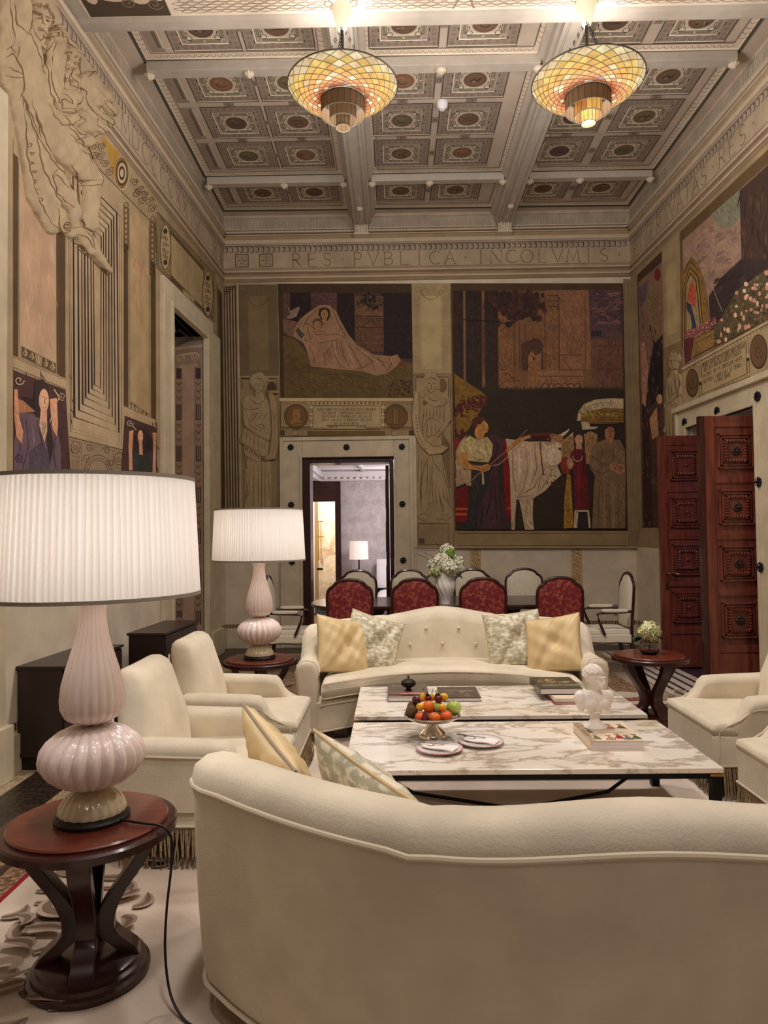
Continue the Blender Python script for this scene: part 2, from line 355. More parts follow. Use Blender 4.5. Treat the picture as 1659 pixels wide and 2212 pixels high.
def relief(name, prims, px, hit, n, mat, step=2.0, hs=.05, cuts=(), parent=None, off=.004, folds=None):
    """a low relief on a wall plane: rounded forms joined into one carved surface. prims: (x0,y0,r0,x1,y1,r1,h)"""
    x0, y0, x1, y1 = px; nx = int((x1-x0)/step)+1; ny = int((y1-y0)/step)+1; m = MB(); m.open = True; idx = {}
    def H(x, y):
        best = 0
        for (ax, ay, ar, bx, by, br, h) in prims:
            dx, dy = bx-ax, by-ay; L = dx*dx+dy*dy; t = max(0, min(1, ((x-ax)*dx+(y-ay)*dy)/L)) if L else 0
            r = ar+(br-ar)*t; d = sqrt((x-ax-dx*t)**2+(y-ay-dy*t)**2)/r
            if d < 1: best = max(best, h*sqrt(1-d*d)**.9+.12)
        if best > 0:
            if folds: best += folds(x, y)
            for (cx, cy, cr, ch) in cuts:
                d = sqrt((x-cx)**2+(y-cy)**2)/cr
                if d < 1: best -= ch*(1-d*d)
        return best
    vals = [[H(x0+i*step, y0+j*step) for j in range(ny)] for i in range(nx)]
    for i in range(nx):
        for j in range(ny):
            near = any(vals[a][b] > 0 for a in (max(0, i-1), i, min(nx-1, i+1)) for b in (max(0, j-1), j, min(ny-1, j+1)))
            if near:
                h = max(0, vals[i][j]); idx[i, j] = len(m.v); m.v.append(hit(x0+i*step, y0+j*step)+n*(off*(h > 0)+h*hs))
    for i in range(nx-1):
        for j in range(ny-1):
            q = [(i, j), (i+1, j), (i+1, j+1), (i, j+1)]
            if all(k in idx for k in q) and any(vals[a][b] > 0 for a, b in q):
                m.f.append(tuple(idx[k] for k in q)); m.c.append(None); m.mi.append(0)
    ob = m.build(name, mat, parent, ang=80); return ob, (lambda x, y: hit(x, y)+n*(off+max(0, H(x, y))*hs+.0015))
# ================================================================== THE ROOM SHELL
K = dict(kind='structure')
def struct(o): o['kind'] = 'structure'; return o
fx0 = Fpx(655, 1200).x; fx1 = Fpx(853, 1200).x; fzt = Fpx(750, 988).z
# far wall with its door opening
m = MB()
m.box((-3.1, 9.5, 0), (fx0, 9.86, 5.9)); m.box((fx1, 9.5, 0), (4.0, 9.86, 5.9)); m.box((fx0, 9.5, fzt), (fx1, 9.86, 5.9))
struct(m.build('wall_far', stone, smooth=False))
def wallbox(m, W, d, n, s0, s1, z0, z1, t0=-.36, t1=0):
    p = [W[0]+d*s0+n*t1, W[0]+d*s1+n*t1, W[0]+d*s1+n*t0, W[0]+d*s0+n*t0]
    vs = [(q.x, q.y, z0) for q in p]+[(q.x, q.y, z1) for q in p]
    m.add(vs, [(0, 1, 2, 3)[::-1], (4, 5, 6, 7), (0, 1, 5, 4), (1, 2, 6, 5), (2, 3, 7, 6), (3, 0, 4, 7)])
s_n0, s_n1 = .90, 2.15; zn = 3.93          # window niche in the left wall
m = MB()
wallbox(m, LW, dL, nL, -.4, s_n0, 0, 5.9); wallbox(m, LW, dL, nL, s_n1, 9.7, 0, 5.9); wallbox(m, LW, dL, nL, s_n0, s_n1, zn, 5.9); wallbox(m, LW, dL, nL, s_n0, s_n1, 0, .1)
wallbox(m, LW, dL, nL, s_n0-.3, s_n1+.3, 0, 5.9, -.62, -.46)
wallbox(m, LW, dL, nL, s_n0-.02, s_n0, 0, zn, -.5, -.0); wallbox(m, LW, dL, nL, s_n1, s_n1+.02, 0, zn, -.5, 0); wallbox(m, LW, dL, nL, s_n0, s_n1, zn, zn+.02, -.5, 0)
struct(m.build('wall_left', stone, smooth=False))
dz = 2.62; s_d0, s_d1 = 9.5-7.86, 9.5-6.48
m = MB()
wallbox(m, RW, dR, nR, -.4, s_d0, 0, 5.9); wallbox(m, RW, dR, nR, s_d1, 9.7, 0, 5.9); wallbox(m, RW, dR, nR, s_d0, s_d1, dz, 5.9)
struct(m.build('wall_right', stone, smooth=False))
m = MB(); m.box((-3.2, -2.6, 5.84), (4.1, 10, 5.95)); 
struct(m.build('ceiling', pmat('plaster_ceiling', (206, 190, 170), .85), smooth=False))
# dim lobby beyond the right door
m = MB(); m.box((5.3, 5.4, 0), (5.4, 9.2, 3)); m.box((3.95, 9.1, 0), (5.3, 9.2, 3)); m.box((3.95, 5.3, 0), (5.3, 5.4, 3)); m.box((3.9, 5.3, 2.9), (5.4, 9.2, 3)); m.box((3.6, 5.3, -.1), (5.4, 9.2, -.002))
struct(m.build('wall_lobby', pmat('lobby_wall', (120, 110, 120), .7), smooth=False))

# floor: brown mosaic with pale and dark border bands
def mosaic(name, c1, c2, scale, rough=.35):
    mt = bpy.data.materials.new(name); mt.use_nodes = True; nt = mt.node_tree; b = nt.nodes['Principled BSDF']; b.inputs['Roughness'].default_value = rough
    tc = nt.nodes.new('ShaderNodeTexCoord'); v = nt.nodes.new('ShaderNodeTexVoronoi'); v.inputs['Scale'].default_value = scale; nt.links.new(tc.outputs['Object'], v.inputs['Vector'])
    cr = nt.nodes.new('ShaderNodeValToRGB'); cr.color_ramp.elements[0].color = lin(c1)+(1,); cr.color_ramp.elements[1].color = lin(c2)+(1,); cr.color_ramp.elements[0].position = .2; cr.color_ramp.elements[1].position = .8
    sp = nt.nodes.new('ShaderNodeSeparateColor'); nt.links.new(v.outputs['Color'], sp.inputs[0]); nt.links.new(sp.outputs[0], cr.inputs[0])
    v2 = nt.nodes.new('ShaderNodeTexVoronoi'); v2.feature = 'DISTANCE_TO_EDGE'; v2.inputs['Scale'].default_value = scale; nt.links.new(tc.outputs['Object'], v2.inputs['Vector'])
    c2_ = nt.nodes.new('ShaderNodeValToRGB'); c2_.color_ramp.elements[0].color = (.25, .22, .18, 1); c2_.color_ramp.elements[1].position = .1; nt.links.new(v2.outputs[0], c2_.inputs[0])
    mx = nt.nodes.new('ShaderNodeMix'); mx.data_type = 'RGBA'; mx.blend_type = 'MULTIPLY'; mx.inputs[0].default_value = 1; nt.links.new(cr.outputs[0], mx.inputs[6]); nt.links.new(c2_.outputs[0], mx.inputs[7])
    nt.links.new(mx.outputs[2], b.inputs['Base Color']); return mt
mf = [mosaic('mosaic_brown', (112, 82, 58), (176, 142, 108), 55), mosaic('mosaic_pale', (196, 178, 146), (168, 146, 112), 60), mosaic('mosaic_dark', (38, 30, 26), (66, 54, 44), 60), pmat('floor_marble_pale', (215, 200, 182), .25, noise=.1, nscale=5), pmat('floor_marble_dark', (58, 52, 54), .25, noise=.2, nscale=6)]
m = MB(); m.m = 0; m.box((-3.2, -2.6, -.1), (4.1, 13.2, 0))
def flo(x0, y0, x1, y1, k, h=.001):
    m.m = k; m.add([(x0, y0, h), (x1, y0, h), (x1, y1, h), (x0, y1, h)], [(0, 1, 2, 3)])
flo(-2.62, -2.6, -2.30, 9.5, 1); flo(-2.30, -2.6, -1.98, 9.0, 2); flo(-1.98, -2.6, -1.86, 9.0, 1); flo(-1.80, -2.6, -1.76, 9.0, 2, .0012)
flo(-2.62, 9.0, 3.3, 9.5, 2); flo(-1.98, 8.86, 2.9, 9.0, 1, .0014)
for x in (2.60, 2.70, 2.82, 2.94): flo(x, -2.6, x+.035, 8.86, 2, .0012)
flo(2.52, -2.6, 3.06, 8.86, 3, .0008); flo(3.06, -2.6, 3.6, 9.0, 4, .0009)
flo(2.3, 6.36, 2.5, 8.86, 1, .0008)
for i in range(9):      # pale lozenge border beyond the rug
    y = 6.75+.25*i; m.m = 1; m.add([(-1.72, y, .0011), (-1.60, y-.11, .0011), (-1.48, y, .0011), (-1.60, y+.11, .0011)], [(0, 1, 2, 3)])
for i in range(7):
    x = -1.3+.62*i; m.m = 3; m.add([(x, 6.6, .0011), (x+.3, 6.47, .0011), (x+.6, 6.6, .0011), (x+.3, 6.73, .0011)], [(0, 1, 2, 3)])
struct(m.build('floor', mf, smooth=False))

# ================================================================== FAR WALL: painted decoration
ST = (150, 130, 98); LI = (96, 76, 52); LT = (176, 156, 122); DK = (62, 48, 34)
GF = 1.42                                   # the paint is lighter than it looks in the dim far end
def zc(y): return 4.962+(602-y)*.00633      # heights of the cornice bands, read at the far corner
P = Paint(Fpx, nF, GF)
P.rect(474, 612.5, 610, 1183, (140, 120, 90)); P.rect(890, 612.5, 1376, 1183, (140, 120, 90)); P.rect(610, 612.5, 890, 946, (140, 120, 90))
P.up()
# corner stripes
for k, (a, b) in enumerate(((482, 485), (488, 491), (494, 497), (500, 503), (506, 509))):
    P.stroke([(a+2, 622+k*-1.5), (b+8, 1183)], 2.6, (52, 36, 26)); 
for k in range(5): P.stroke([(479, 640-k*5), (487+k*6, 640-k*5)], 2.4, (52, 36, 26))
P.stroke([(513, 614), (523, 1183)], 2, LT)
# left pilaster panel
P.poly([(515, 615), (599, 615), (603, 812), (518, 812)], (98, 82, 58)); P.up()
P.poly([(535, 640), (578, 640), (581, 800), (539, 800)], (112, 94, 66)); P.hatch(520, 620, 598, 640, 40, 6, .5, 1, [(84, 68, 48), (120, 102, 74)])
P.arc(557, 640, 21, 0, pi, 1.5, (84, 68, 48))
P.poly([(517, 814), (604, 814), (611, 1183), (523, 1183)], (128, 110, 80)); P.up()
P.stroke([(523, 838), (522, 818), (597, 818), (599, 845)], 2, DK); P.disc(587, 838, 10, (66, 50, 34), 14)
P.stroke([(604, 815), (611, 1183)], 1.6, LI)
# mural one frame
struct(P.build('trim_15')); P = Paint(Fpx, nF, .74, P, auto=14)
P.up(); P.poly([(600, 613), (889, 613), (892, 860), (606, 860)], (84, 62, 38)); P.up()
P.poly([(611, 633), (888, 633), (891, 859), (614, 859)], (96, 70, 62))
MUR1 = P
P.up()
for a in ((626, 671, 632, 700), (728, 765, 633, 745), (828, 889, 633, 775)):
    P.poly([(a[0], a[2]), (a[1], a[2]), (a[1]+2, a[3]), (a[0]+1, a[3])], (50, 33, 32)); P.hatch(a[0]+2, a[2], a[1]-2, a[3]-12, 60, 12, pi/2, 1, [(62, 42, 40), (40, 26, 26), (72, 50, 46)])
P.poly([(611, 633), (627, 633), (627, 690), (612, 692)], (116, 78, 72)); P.poly([(672, 633), (728, 633), (728, 670), (673, 662)], (112, 76, 76))
for y in (646, 655, 663): P.stroke([(673, y), (727, y+1)], .8, (84, 56, 56))
P.poly([(766, 640), (828, 640), (829, 760), (769, 760)], (128, 90, 66))
P.poly([(766, 672), (790, 660), (828, 676), (828, 682), (766, 680)], (150, 108, 78)); P.up()
for y in (684, 694, 708, 722, 737, 748): P.stroke([(768, y), (828, y)], 1.1, (80, 54, 40))
for x in range(772, 828, 9): P.arc(x, 692, 3.5, pi, 2*pi, 1, (80, 54, 40)); P.stroke([(x, 709), (x, 721)], .8, (96, 66, 48)); P.disc(x, 731, 1.2, (64, 44, 34), n=6); P.disc(x, 744, 1.2, (64, 44, 34), n=6)
for _ in range(60): P.disc(random.gauss(806, 14), random.gauss(652, 9), random.uniform(1.5, 4), random.choice([(44, 32, 26), (60, 48, 30), (84, 74, 44)]), n=7)
# hill and grass
hill = [(611, 725), (640, 735), (672, 775), (690, 790), (790, 785), (860, 778), (891, 785), (891, 859), (614, 859)]
P.poly(hill, (124, 100, 56)); P.up()
P.hatch(612, 728, 890, 858, 900, 15, .42, 1.0, [(92, 74, 40), (150, 124, 72), (108, 84, 46), (140, 112, 54), (84, 66, 38)], hill)
for _ in range(70): P.disc(random.uniform(838, 889), random.uniform(822, 857), random.uniform(1, 2.4), random.choice([(92, 40, 36), (120, 60, 52), (60, 30, 26)]), n=7) if random.random() < .9 else 0
P.disc(868, 788, 5, (150, 70, 48), n=9)
P.up()
dr = (188, 146, 112)     # draped reclining figure with a child, pale pink robe
P.poly([(611, 690), (636, 694), (652, 700), (650, 728), (628, 728), (612, 718)], (150, 108, 88))
P.poly([(617, 656), (628, 672), (646, 662), (648, 668), (641, 684), (628, 690), (618, 686), (628, 680)], (170, 142, 126))
robe = [(636, 712), (648, 690), (668, 674), (690, 660), (712, 660), (726, 672), (736, 694), (752, 722), (772, 746), (806, 766), (845, 770), (858, 766), (866, 778), (856, 792), (838, 806), (815, 812), (780, 802), (730, 798), (672, 792), (664, 760), (656, 742), (634, 728)]
P.poly(robe, dr); P.up()
for q in ([(690, 664), (664, 690), (650, 714)], [(716, 664), (732, 700), (748, 728)], [(736, 736), (742, 768), (756, 796)], [(728, 738), (726, 770), (738, 796)], [(752, 740), (770, 774), (784, 800)], [(768, 752), (800, 776), (812, 806)], [(790, 764), (826, 782), (836, 804)], [(664, 706), (672, 736), (668, 760)], [(672, 752), (680, 778), (676, 792)], [(720, 742), (700, 768), (704, 792)], [(655, 735), (690, 742), (730, 734)], [(812, 776), (790, 792), (770, 798)], [(840, 772), (846, 786), (836, 802)], [(650, 700), (668, 700), (684, 716)], [(700, 726), (724, 722), (748, 730)]):
    P.stroke(q, [1, 2, 1], (128, 88, 62))
for q in ([(722, 738), (728, 770), (744, 794)], [(744, 738), (758, 770), (770, 797)], [(780, 758), (812, 778), (826, 804)], [(658, 694), (650, 712), (660, 730)]): P.stroke(q, [1, 3, 1], (214, 176, 140))
P.poly([(690, 668), (700, 664), (712, 668), (714, 684), (708, 694), (694, 692), (688, 680)], (62, 40, 30)); P.up()
P.poly(circ(701, 680, 8, 14, 10.5), (206, 152, 96)); P.poly([(696, 688), (706, 688), (708, 704), (698, 706)], (190, 138, 92)); P.up()
for q in ([(697, 677), (699, 677)], [(704, 677), (706, 677)], [(701, 677), (700.5, 683), (702, 683)], [(698, 686), (704, 686)]): P.stroke(q, 1, (96, 56, 36))
P.disc(686, 700, 11, (120, 78, 52), 12); P.up(); P.disc(686, 703, 8, (196, 142, 106), 9); P.poly([(674, 716), (690, 711), (704, 716), (703, 732), (690, 738), (676, 732)], (184, 134, 102)); P.poly([(682, 752), (692, 752), (692, 788), (684, 788)], (184, 134, 102)); P.poly([(704, 745), (715, 752), (720, 776), (710, 778)], (184, 134, 102)); P.poly([(638, 714), (644, 709), (658, 724), (652, 732)], (50, 46, 54)); P.poly([(656, 728), (690, 742), (700, 750), (668, 746)], (184, 134, 102)); P.up()
for q in ([(683, 702), (685, 702)], [(689, 702), (691, 702)], [(684, 707), (688, 707)], [(676, 722), (690, 724), (702, 722)]): P.stroke(q, 1, (112, 70, 48))
for i in range(5): P.ring(642+i*3.2, 714+i*3.2, 1.6, .8, (150, 140, 130), n=7)
tag(P.build('fresco'), 'fresco of a reclining draped woman with child, above the far door', 'fresco')
P = Paint(Fpx, nF, GF, P)
P.up(); P.poly([(604, 860), (892, 860), (892, 867), (604, 867)], LT); P.rect(607, 867, 892, 924, (142, 122, 90)); P.up()
for y in (868.5, 873, 923): P.stroke([(607, y), (892, y)], 1.3, LI)
for x in range(668, 830, 9): P.disc(x, 871.5, 2.2, LT, n=8); P.disc(x+4.5, 871.5, 1.4, DK, n=6)
for cx in (640, 855):
    P.disc(cx, 900, 26.5, (74, 52, 28), n=32); P.up(); P.disc(cx, 900, 24.5, (104, 76, 40), n=32); P.up(); P.ring(cx, 900, 22, 1, (74, 52, 28), n=28)
    if cx == 640:
        P.poly([(636, 884), (648, 884), (653, 896), (650, 906), (656, 918), (630, 920), (628, 910), (634, 904), (631, 894)], (128, 96, 54)); P.stroke([(648, 888), (652, 898), (650, 908)], 1.5, (66, 46, 26)); P.stroke([(630, 918), (644, 914), (656, 917)], 1.2, (66, 46, 26))
    else:
        P.rect(849, 884, 861, 916, (124, 92, 48)); P.stroke([(849, 884), (849, 916)], 1.2, (66, 46, 26)); P.stroke([(855, 884), (855, 916)], 1, (66, 46, 26)); P.stroke([(861, 884), (861, 916)], 1.2, (66, 46, 26)); P.stroke([(845, 917), (865, 917)], 1.6, (66, 46, 26))
P.poly([(674, 874), (822, 874), (824, 927), (676, 927)], (160, 142, 108)); P.up()
P.qframe([(677, 877), (819, 877), (821, 925), (679, 925)], 1.4, LI)
for x in (672, 827): 
    P.stroke([(x, 872), (x+1, 924)], 5, (150, 130, 96)); P.stroke([(x-2.5, 872), (x-1.5, 924)], 1, DK); P.stroke([(x+2.5, 872), (x+3.5, 924)], 1, DK)
    for y in (880, 896, 902, 918): P.disc(x+.5, y, 3.2, LT, n=8)
    P.up(); P.disc(x+.5, 899, 1.6, DK, n=6)
for i, t in enumerate(("ALEXANDER VOLTA IN RE ELECTRICA PRINCEPS", "VIM RAIAE TORPEDINIS MEDITATVS", "NATVRAE INTERPRES ET AEMVLVS", "'ERAT VIR ILLE SIMPLEX ET RECTVS", "ET TIMENS DEVM")):
    h = 5.0; wdt = sum((GL[c][0]*h+.2*h) if c != ' ' else .55*h for c in t); k = min(1, 128/wdt) if i == 0 else .93; x0 = 749.5-wdt*k/2
    text(P, t, lambda u, v, x0=x0, y0=887.5+i*7.6, k=k: (x0+u*k, y0-v), h, .75, (84, 62, 38), serif=False)
P.rect(706, 919, 792, 927, (160, 142, 108)); P.up()
P.stroke([(706, 926), (706, 920), (792, 920), (792, 926)], 1.2, LI)
for x in list(range(710, 728, 5))+list(range(772, 790, 5)): P.poly([(x, 921.5), (x+3.4, 921.5), (x+1.7, 926)], (84, 62, 38))
P.rect(606, 928, 893, 942, (146, 126, 94)); P.up(); P.stroke([(606, 928.5), (893, 928.5)], 1, LI)
P.rect(606, 930, 616, 941, (70, 60, 44)); P.rect(883, 930, 893, 941, (70, 60, 44)); P.rect(664, 931, 832, 942, (98, 78, 42))
for x0 in (617, 832):
    for dx in (2, 6, 10, 30, 34, 38, 44): P.stroke([(x0+dx, 930), (x0+dx, 942)], 1.1, (110, 88, 60))
    P.frame(x0+14, 931, x0+27, 941, 1.2, (96, 70, 46))
tag(P.build('painted_tablet'), 'painted Latin tablet between two bronze medallions above the far door', 'tablet')
P = Paint(Fpx, nF, GF, P)
P.poly([(889, 613), (972, 613), (975, 808), (892, 808)], (150, 131, 98)); P.up()
P.poly([(908, 640), (952, 640), (954, 798), (911, 798)], (164, 146, 108)); P.hatch(893, 618, 970, 640, 60, 7, .4, 1, [(126, 106, 76), (172, 152, 118)])
for x in (898, 960): 
    for y in range(650, 790, 11): P.ring(x+(y-650)*.02, y, 3.4, 1, (128, 108, 78), n=8)
P.arc(930, 628, 20, 0, pi, 1.4, (118, 98, 70)); P.ring(903, 626, 6, 1.2, (118, 98, 70), n=10); P.ring(958, 626, 6, 1.2, (118, 98, 70), n=10)
P.poly([(892, 809), (975, 809), (980, 1183), (896, 1183)], (144, 124, 92)); P.up()
P.stroke([(894, 846), (894, 811), (972, 811), (978, 1125)], 1.2, LI); P.stroke([(898, 845), (898, 815), (968, 815), (969, 860)], 2.2, (90, 70, 46))
P.poly(circ(956, 833, 9, 14, 16), (104, 82, 56)); P.poly([(952, 930), (972, 960), (974, 1100), (966, 1120), (955, 1040)], (112, 90, 62))
P.rect(897, 1127, 976, 1183, (134, 114, 84)); P.up(); P.frame(903, 1131, 968, 1176, 1.6, LI); P.rect(905.5, 1163, 917, 1174.5, (74, 52, 42)); P.up(); text(P, 'MM', lambda u, v: (908+u, 1170-v), 3, .5, (120, 96, 76), serif=False)
# mural two
struct(P.build('trim_16')); P = Paint(Fpx, nF, 1.0, P, auto=14)
P.poly([(974, 613), (1345, 613), (1355, 1147), (982, 1147)], (84, 62, 40)); P.up()
P.poly([(977, 629), (1341, 629), (1349, 1143), (983, 1143)], (132, 92, 66)); P.up()
def px2(cx, cy): return (960+cx*.2411, 860+cy*.2411)         # detail view scale
def px3(cx, cy): return (880+cx*.32550, 500+cy*.32550)
# trunks
for a, b, yb, c in ((978, 1000, 900, (58, 36, 32)), (1005, 1040, 900, (52, 38, 32)), (1046, 1075, 840, (56, 42, 34))):
    P.poly([(a, 629), (b, 629), (b+1, yb), (a+2, yb)], c); P.up(); P.hatch(a+2, 630, b-2, yb-14, 110, 14, pi/2, 1.1, [(70, 46, 40), (42, 28, 26), (84, 56, 44)])
P.stroke([(1002, 630), (1003, 840)], 3, (140, 104, 68)); P.stroke([(1043, 632), (1045, 830)], 3, (150, 112, 72))
for _ in range(30): P.stroke([(1042, random.uniform(640, 820))]+[(1047, random.uniform(640, 820))][:0]+[(1046, random.uniform(640, 820))], .8, (90, 60, 44))
# castle
P.poly([(1075, 655), (1105, 680), (1110, 840), (1077, 840)], (140, 96, 62)); P.poly([(1142, 690), (1175, 680), (1178, 845), (1144, 845)], (134, 92, 60)); P.poly([(1178, 628), (1205, 628), (1206, 810), (1176, 810)], (138, 98, 66)); P.poly([(1206, 628), (1270, 628), (1276, 800), (1207, 800)], (148, 104, 76))
P.poly([(1270, 628), (1341, 628), (1343, 735), (1274, 735)], (92, 68, 74)); P.up()
for _ in range(90):
    x = random.uniform(1273, 1335); y = random.uniform(634, 710); P.stroke([(x, y), (x+8, y-4), (x+16 if x < 1324 else x+10, y-1)], [.5, 4, .5], random.choice([(134, 92, 88), (110, 80, 86), (76, 58, 66), (148, 104, 92)]))
P.poly([(1274, 735), (1343, 732), (1344, 845), (1276, 845)], (120, 82, 66)); P.rect(1276, 716, 1298, 728, (56, 42, 50)); P.rect(1306, 722, 1342, 730, (110, 80, 74)); P.up()
for y in (750, 770, 800): P.stroke([(1278, y), (1343, y-2)], 1, (84, 56, 48))
P.stroke([(1080, 800), (1090, 800), (1090, 808), (1100, 808), (1100, 816), (1110, 816), (1110, 824), (1120, 824)], 1.2, (90, 60, 42)); P.poly([(1084, 820), (1118, 826), (1124, 842), (1084, 842)], (150, 106, 74))
P.poly([(1125, 745), (1140, 735)]+arcp(1155, 748, 16, 16, 180, 360)+[(1172, 800), (1126, 800)], (86, 58, 40)); P.up()
P.arc(1155, 752, 17, pi, 2*pi, 2, (80, 52, 36)); P.poly([(1140, 770), (1148, 758), (1156, 770), (1168, 762), (1168, 845), (1138, 845)], (150, 104, 70))
P.rect(1164, 802, 1258, 814, (156, 112, 80)); P.rect(1166, 814, 1260, 842, (150, 106, 76)); P.up()
for x in (1110, 1121, 1133, 1176, 1206, 1262): P.stroke([(x, 700 if x < 1170 else 640), (x+1, 800)], 1.1, (96, 64, 44))
for x in range(1172, 1256, 14): P.arc(x+4, 836, 6.5, pi, 2*pi, 1.6, (88, 58, 42)); P.poly([(x+2, 842), (x+2, 834), (x+6, 834), (x+6, 842)], (180, 134, 100))
P.stroke([(1166, 814), (1258, 814)], 1.6, (96, 64, 44)); P.stroke([(1206, 768), (1256, 768)], 1, (96, 64, 44)); P.rect(1150, 772, 1154, 780, (70, 44, 34)); P.rect(1136, 790, 1140, 797, (70, 44, 34)); P.arc(1098, 846, 22, pi*1.1, pi*1.9, 1.6, (96, 60, 44))
for y in (640, 652, 664): P.stroke([(1180, y), (1204, y)], 1.4, (92, 64, 50))
# pine crown
P.up()
for _ in range(300):
    x = random.gauss(1115, 34); y = random.gauss(655, 18)
    if 1052 < x < 1182 and 631 < y < 708: P.disc(x, y, random.uniform(3, 8), random.choice([(62, 38, 32), (74, 44, 36), (52, 34, 30), (88, 52, 42)]), n=7)
P.up(); P.stroke([(1000, 692), (1060, 695), (1100, 702), (1140, 680)], [1.5, 2, 1.6, 1], (44, 28, 24))
# dark hedge
hed = [(983, 842), (1050, 838), (1130, 843), (1210, 838), (1345, 842), (1350, 1143), (984, 1143)]
P.poly(hed, (52, 40, 30)); P.up()
P.hatch(984, 842, 1348, 1140, 900, 5, 1.2, 1.6, [(64, 50, 36), (44, 34, 26), (72, 58, 40), (58, 40, 32)])
for x in range(1045, 1345, 3): P.stroke([(x, 846), (x+random.uniform(-2, 2), 838+random.uniform(-2, 2))], 2, (62, 54, 34))
P.up()
# straw stack with grapes
st = [(980, 808), (1000, 822), (1040, 848), (1052, 860), (1030, 900), (1010, 930), (985, 950)]
P.poly(st, (138, 104, 36)); P.up(); P.hatch(981, 810, 1050, 945, 160, 14, .85, .9, [(160, 124, 46), (104, 76, 26), (176, 140, 60)], st)
P.up()
for _ in range(130):
    t = random.random(); x = 982+t*68; y = 886-t*20+random.gauss(0, 9)
    if x > 981: P.disc(x, y, random.uniform(2, 3.6), random.choice([(92, 34, 32), (112, 44, 40), (74, 26, 28)]), n=8)
for _ in range(30): P.disc(random.uniform(984, 1004), random.uniform(930, 952), 3, random.choice([(92, 34, 32), (74, 26, 28)]), n=8)
P.up()
def pp(pts, col): P.poly([px2(*p) for p in pts], col)
def ps(pts, w, col): P.stroke([px2(*p) for p in pts], w, col)
# cloths behind
pp([(90, 370), (140, 372), (100, 560), (92, 560)], (150, 30, 34)); pp([(92, 820), (210, 780), (220, 1110), (95, 1110)], (118, 20, 22)); pp([(510, 370), (550, 368), (600, 960), (590, 1120), (540, 1000)], (134, 14, 12)); P.up()
pp([(96, 984), (205, 984), (205, 1004), (96, 1004)], (186, 84, 34)); pp([(96, 1030), (200, 1030), (200, 1052), (96, 1052)], (186, 84, 34)); pp([(552, 975), (594, 975), (594, 1000), (556, 1000)], (176, 74, 34))
# white ox
pp([(545, 366), (640, 380), (760, 395), (850, 392), (900, 400), (1000, 600), (1040, 690), (960, 760), (900, 830), (820, 880), (790, 900), (640, 910), (620, 1180), (596, 1180), (580, 640), (566, 520)], (206, 178, 146)); P.up()
pp([(660, 900), (790, 890), (784, 1060), (798, 1180), (716, 1180), (690, 1040)], (200, 172, 140)); pp([(596, 960), (632, 960), (626, 1180), (598, 1180)], (200, 172, 140))
pp([(880, 396), (960, 350), (1040, 400), (1075, 420), (1050, 470), (1046, 560), (1000, 610), (940, 640), (890, 560), (884, 470)], (220, 194, 162)); P.up()
for q in ([(600, 420), (610, 700), (640, 880)], [(720, 410), (740, 620), (700, 820), (640, 890)], [(800, 410), (820, 640), (760, 800)], [(840, 700), (800, 800), (640, 890)], [(900, 620), (860, 700), (820, 860)], [(960, 640), (900, 760), (830, 860)], [(890, 600), (950, 650), (1010, 610)], [(900, 570), (950, 620), (1030, 590)], [(640, 900), (660, 890), (800, 870)], [(1000, 440), (1050, 480), (1046, 560)]): ps(q, [1, 2.4, 1], (150, 118, 90))
for q in ([(660, 420), (668, 640), (660, 760)], [(760, 430), (780, 600), (750, 760)], [(930, 460), (960, 540), (1000, 570)]): ps(q, [2, 6, 2], (226, 204, 172))
pp([(1030, 335), (1050, 315), (1080, 300), (1112, 278), (1104, 300), (1070, 335), (1045, 350)], (226, 204, 170)); pp([(1070, 370), (1100, 350), (1148, 308), (1140, 335), (1110, 365), (1080, 385)], (226, 204, 170))
pp([(870, 390), (960, 366), (1000, 400), (920, 436)], (188, 156, 126)); pp([(960, 320), (1040, 340), (1080, 400), (1060, 412), (1000, 396), (950, 370)], (150, 104, 66)); P.disc(*px2(1026, 458), 3, (40, 26, 24)); pp([(770, 318), (960, 312), (960, 345), (770, 340)], (106, 40, 34)); pp([(780, 340), (950, 345), (950, 395), (800, 388)], (70, 26, 24))
ps([(850, 400), (862, 540), (880, 690), (900, 690)], 2.4, (86, 36, 30))
for _ in range(60): P.disc(*px2(random.gauss(1010, 40), random.gauss(770, 40)), 1.6, random.choice([(96, 44, 34), (80, 52, 32)]), n=6)
for _ in range(40): P.disc(*px2(random.gauss(1010, 30), random.gauss(370, 18)), 2, (176, 130, 84), n=6)
P.up()
# man in white shirt leading the ox
pp([(400, 330), (470, 340), (520, 370), (530, 520), (470, 620), (480, 800), (545, 980), (590, 1175), (290, 1175), (300, 900), (400, 700), (440, 560), (400, 430)], (78, 46, 54)); pp([(100, 480), (140, 390), (200, 330), (150, 460), (160, 600), (215, 740), (170, 770), (100, 800)], (176, 150, 118)); P.up()
for q in ([(420, 700), (410, 900), (360, 1100)], [(470, 760), (500, 960), (520, 1170)], [(430, 350), (480, 440), (440, 560)], [(340, 900), (330, 1050), (310, 1170)], [(440, 640), (450, 860), (470, 1170)]): ps(q, [1, 4, 1], (52, 28, 36))
pp([(210, 640), (400, 650), (400, 760), (330, 950), (300, 1010), (270, 1180), (188, 1180), (210, 980), (250, 840), (225, 720)], (48, 46, 44)); pp([(135, 640), (235, 650), (235, 790), (190, 780)], (180, 154, 122))
pp([(150, 400), (220, 340), (300, 380), (380, 350), (430, 420), (420, 520), (390, 580), (205, 570), (130, 500)], (198, 178, 124)); P.up()
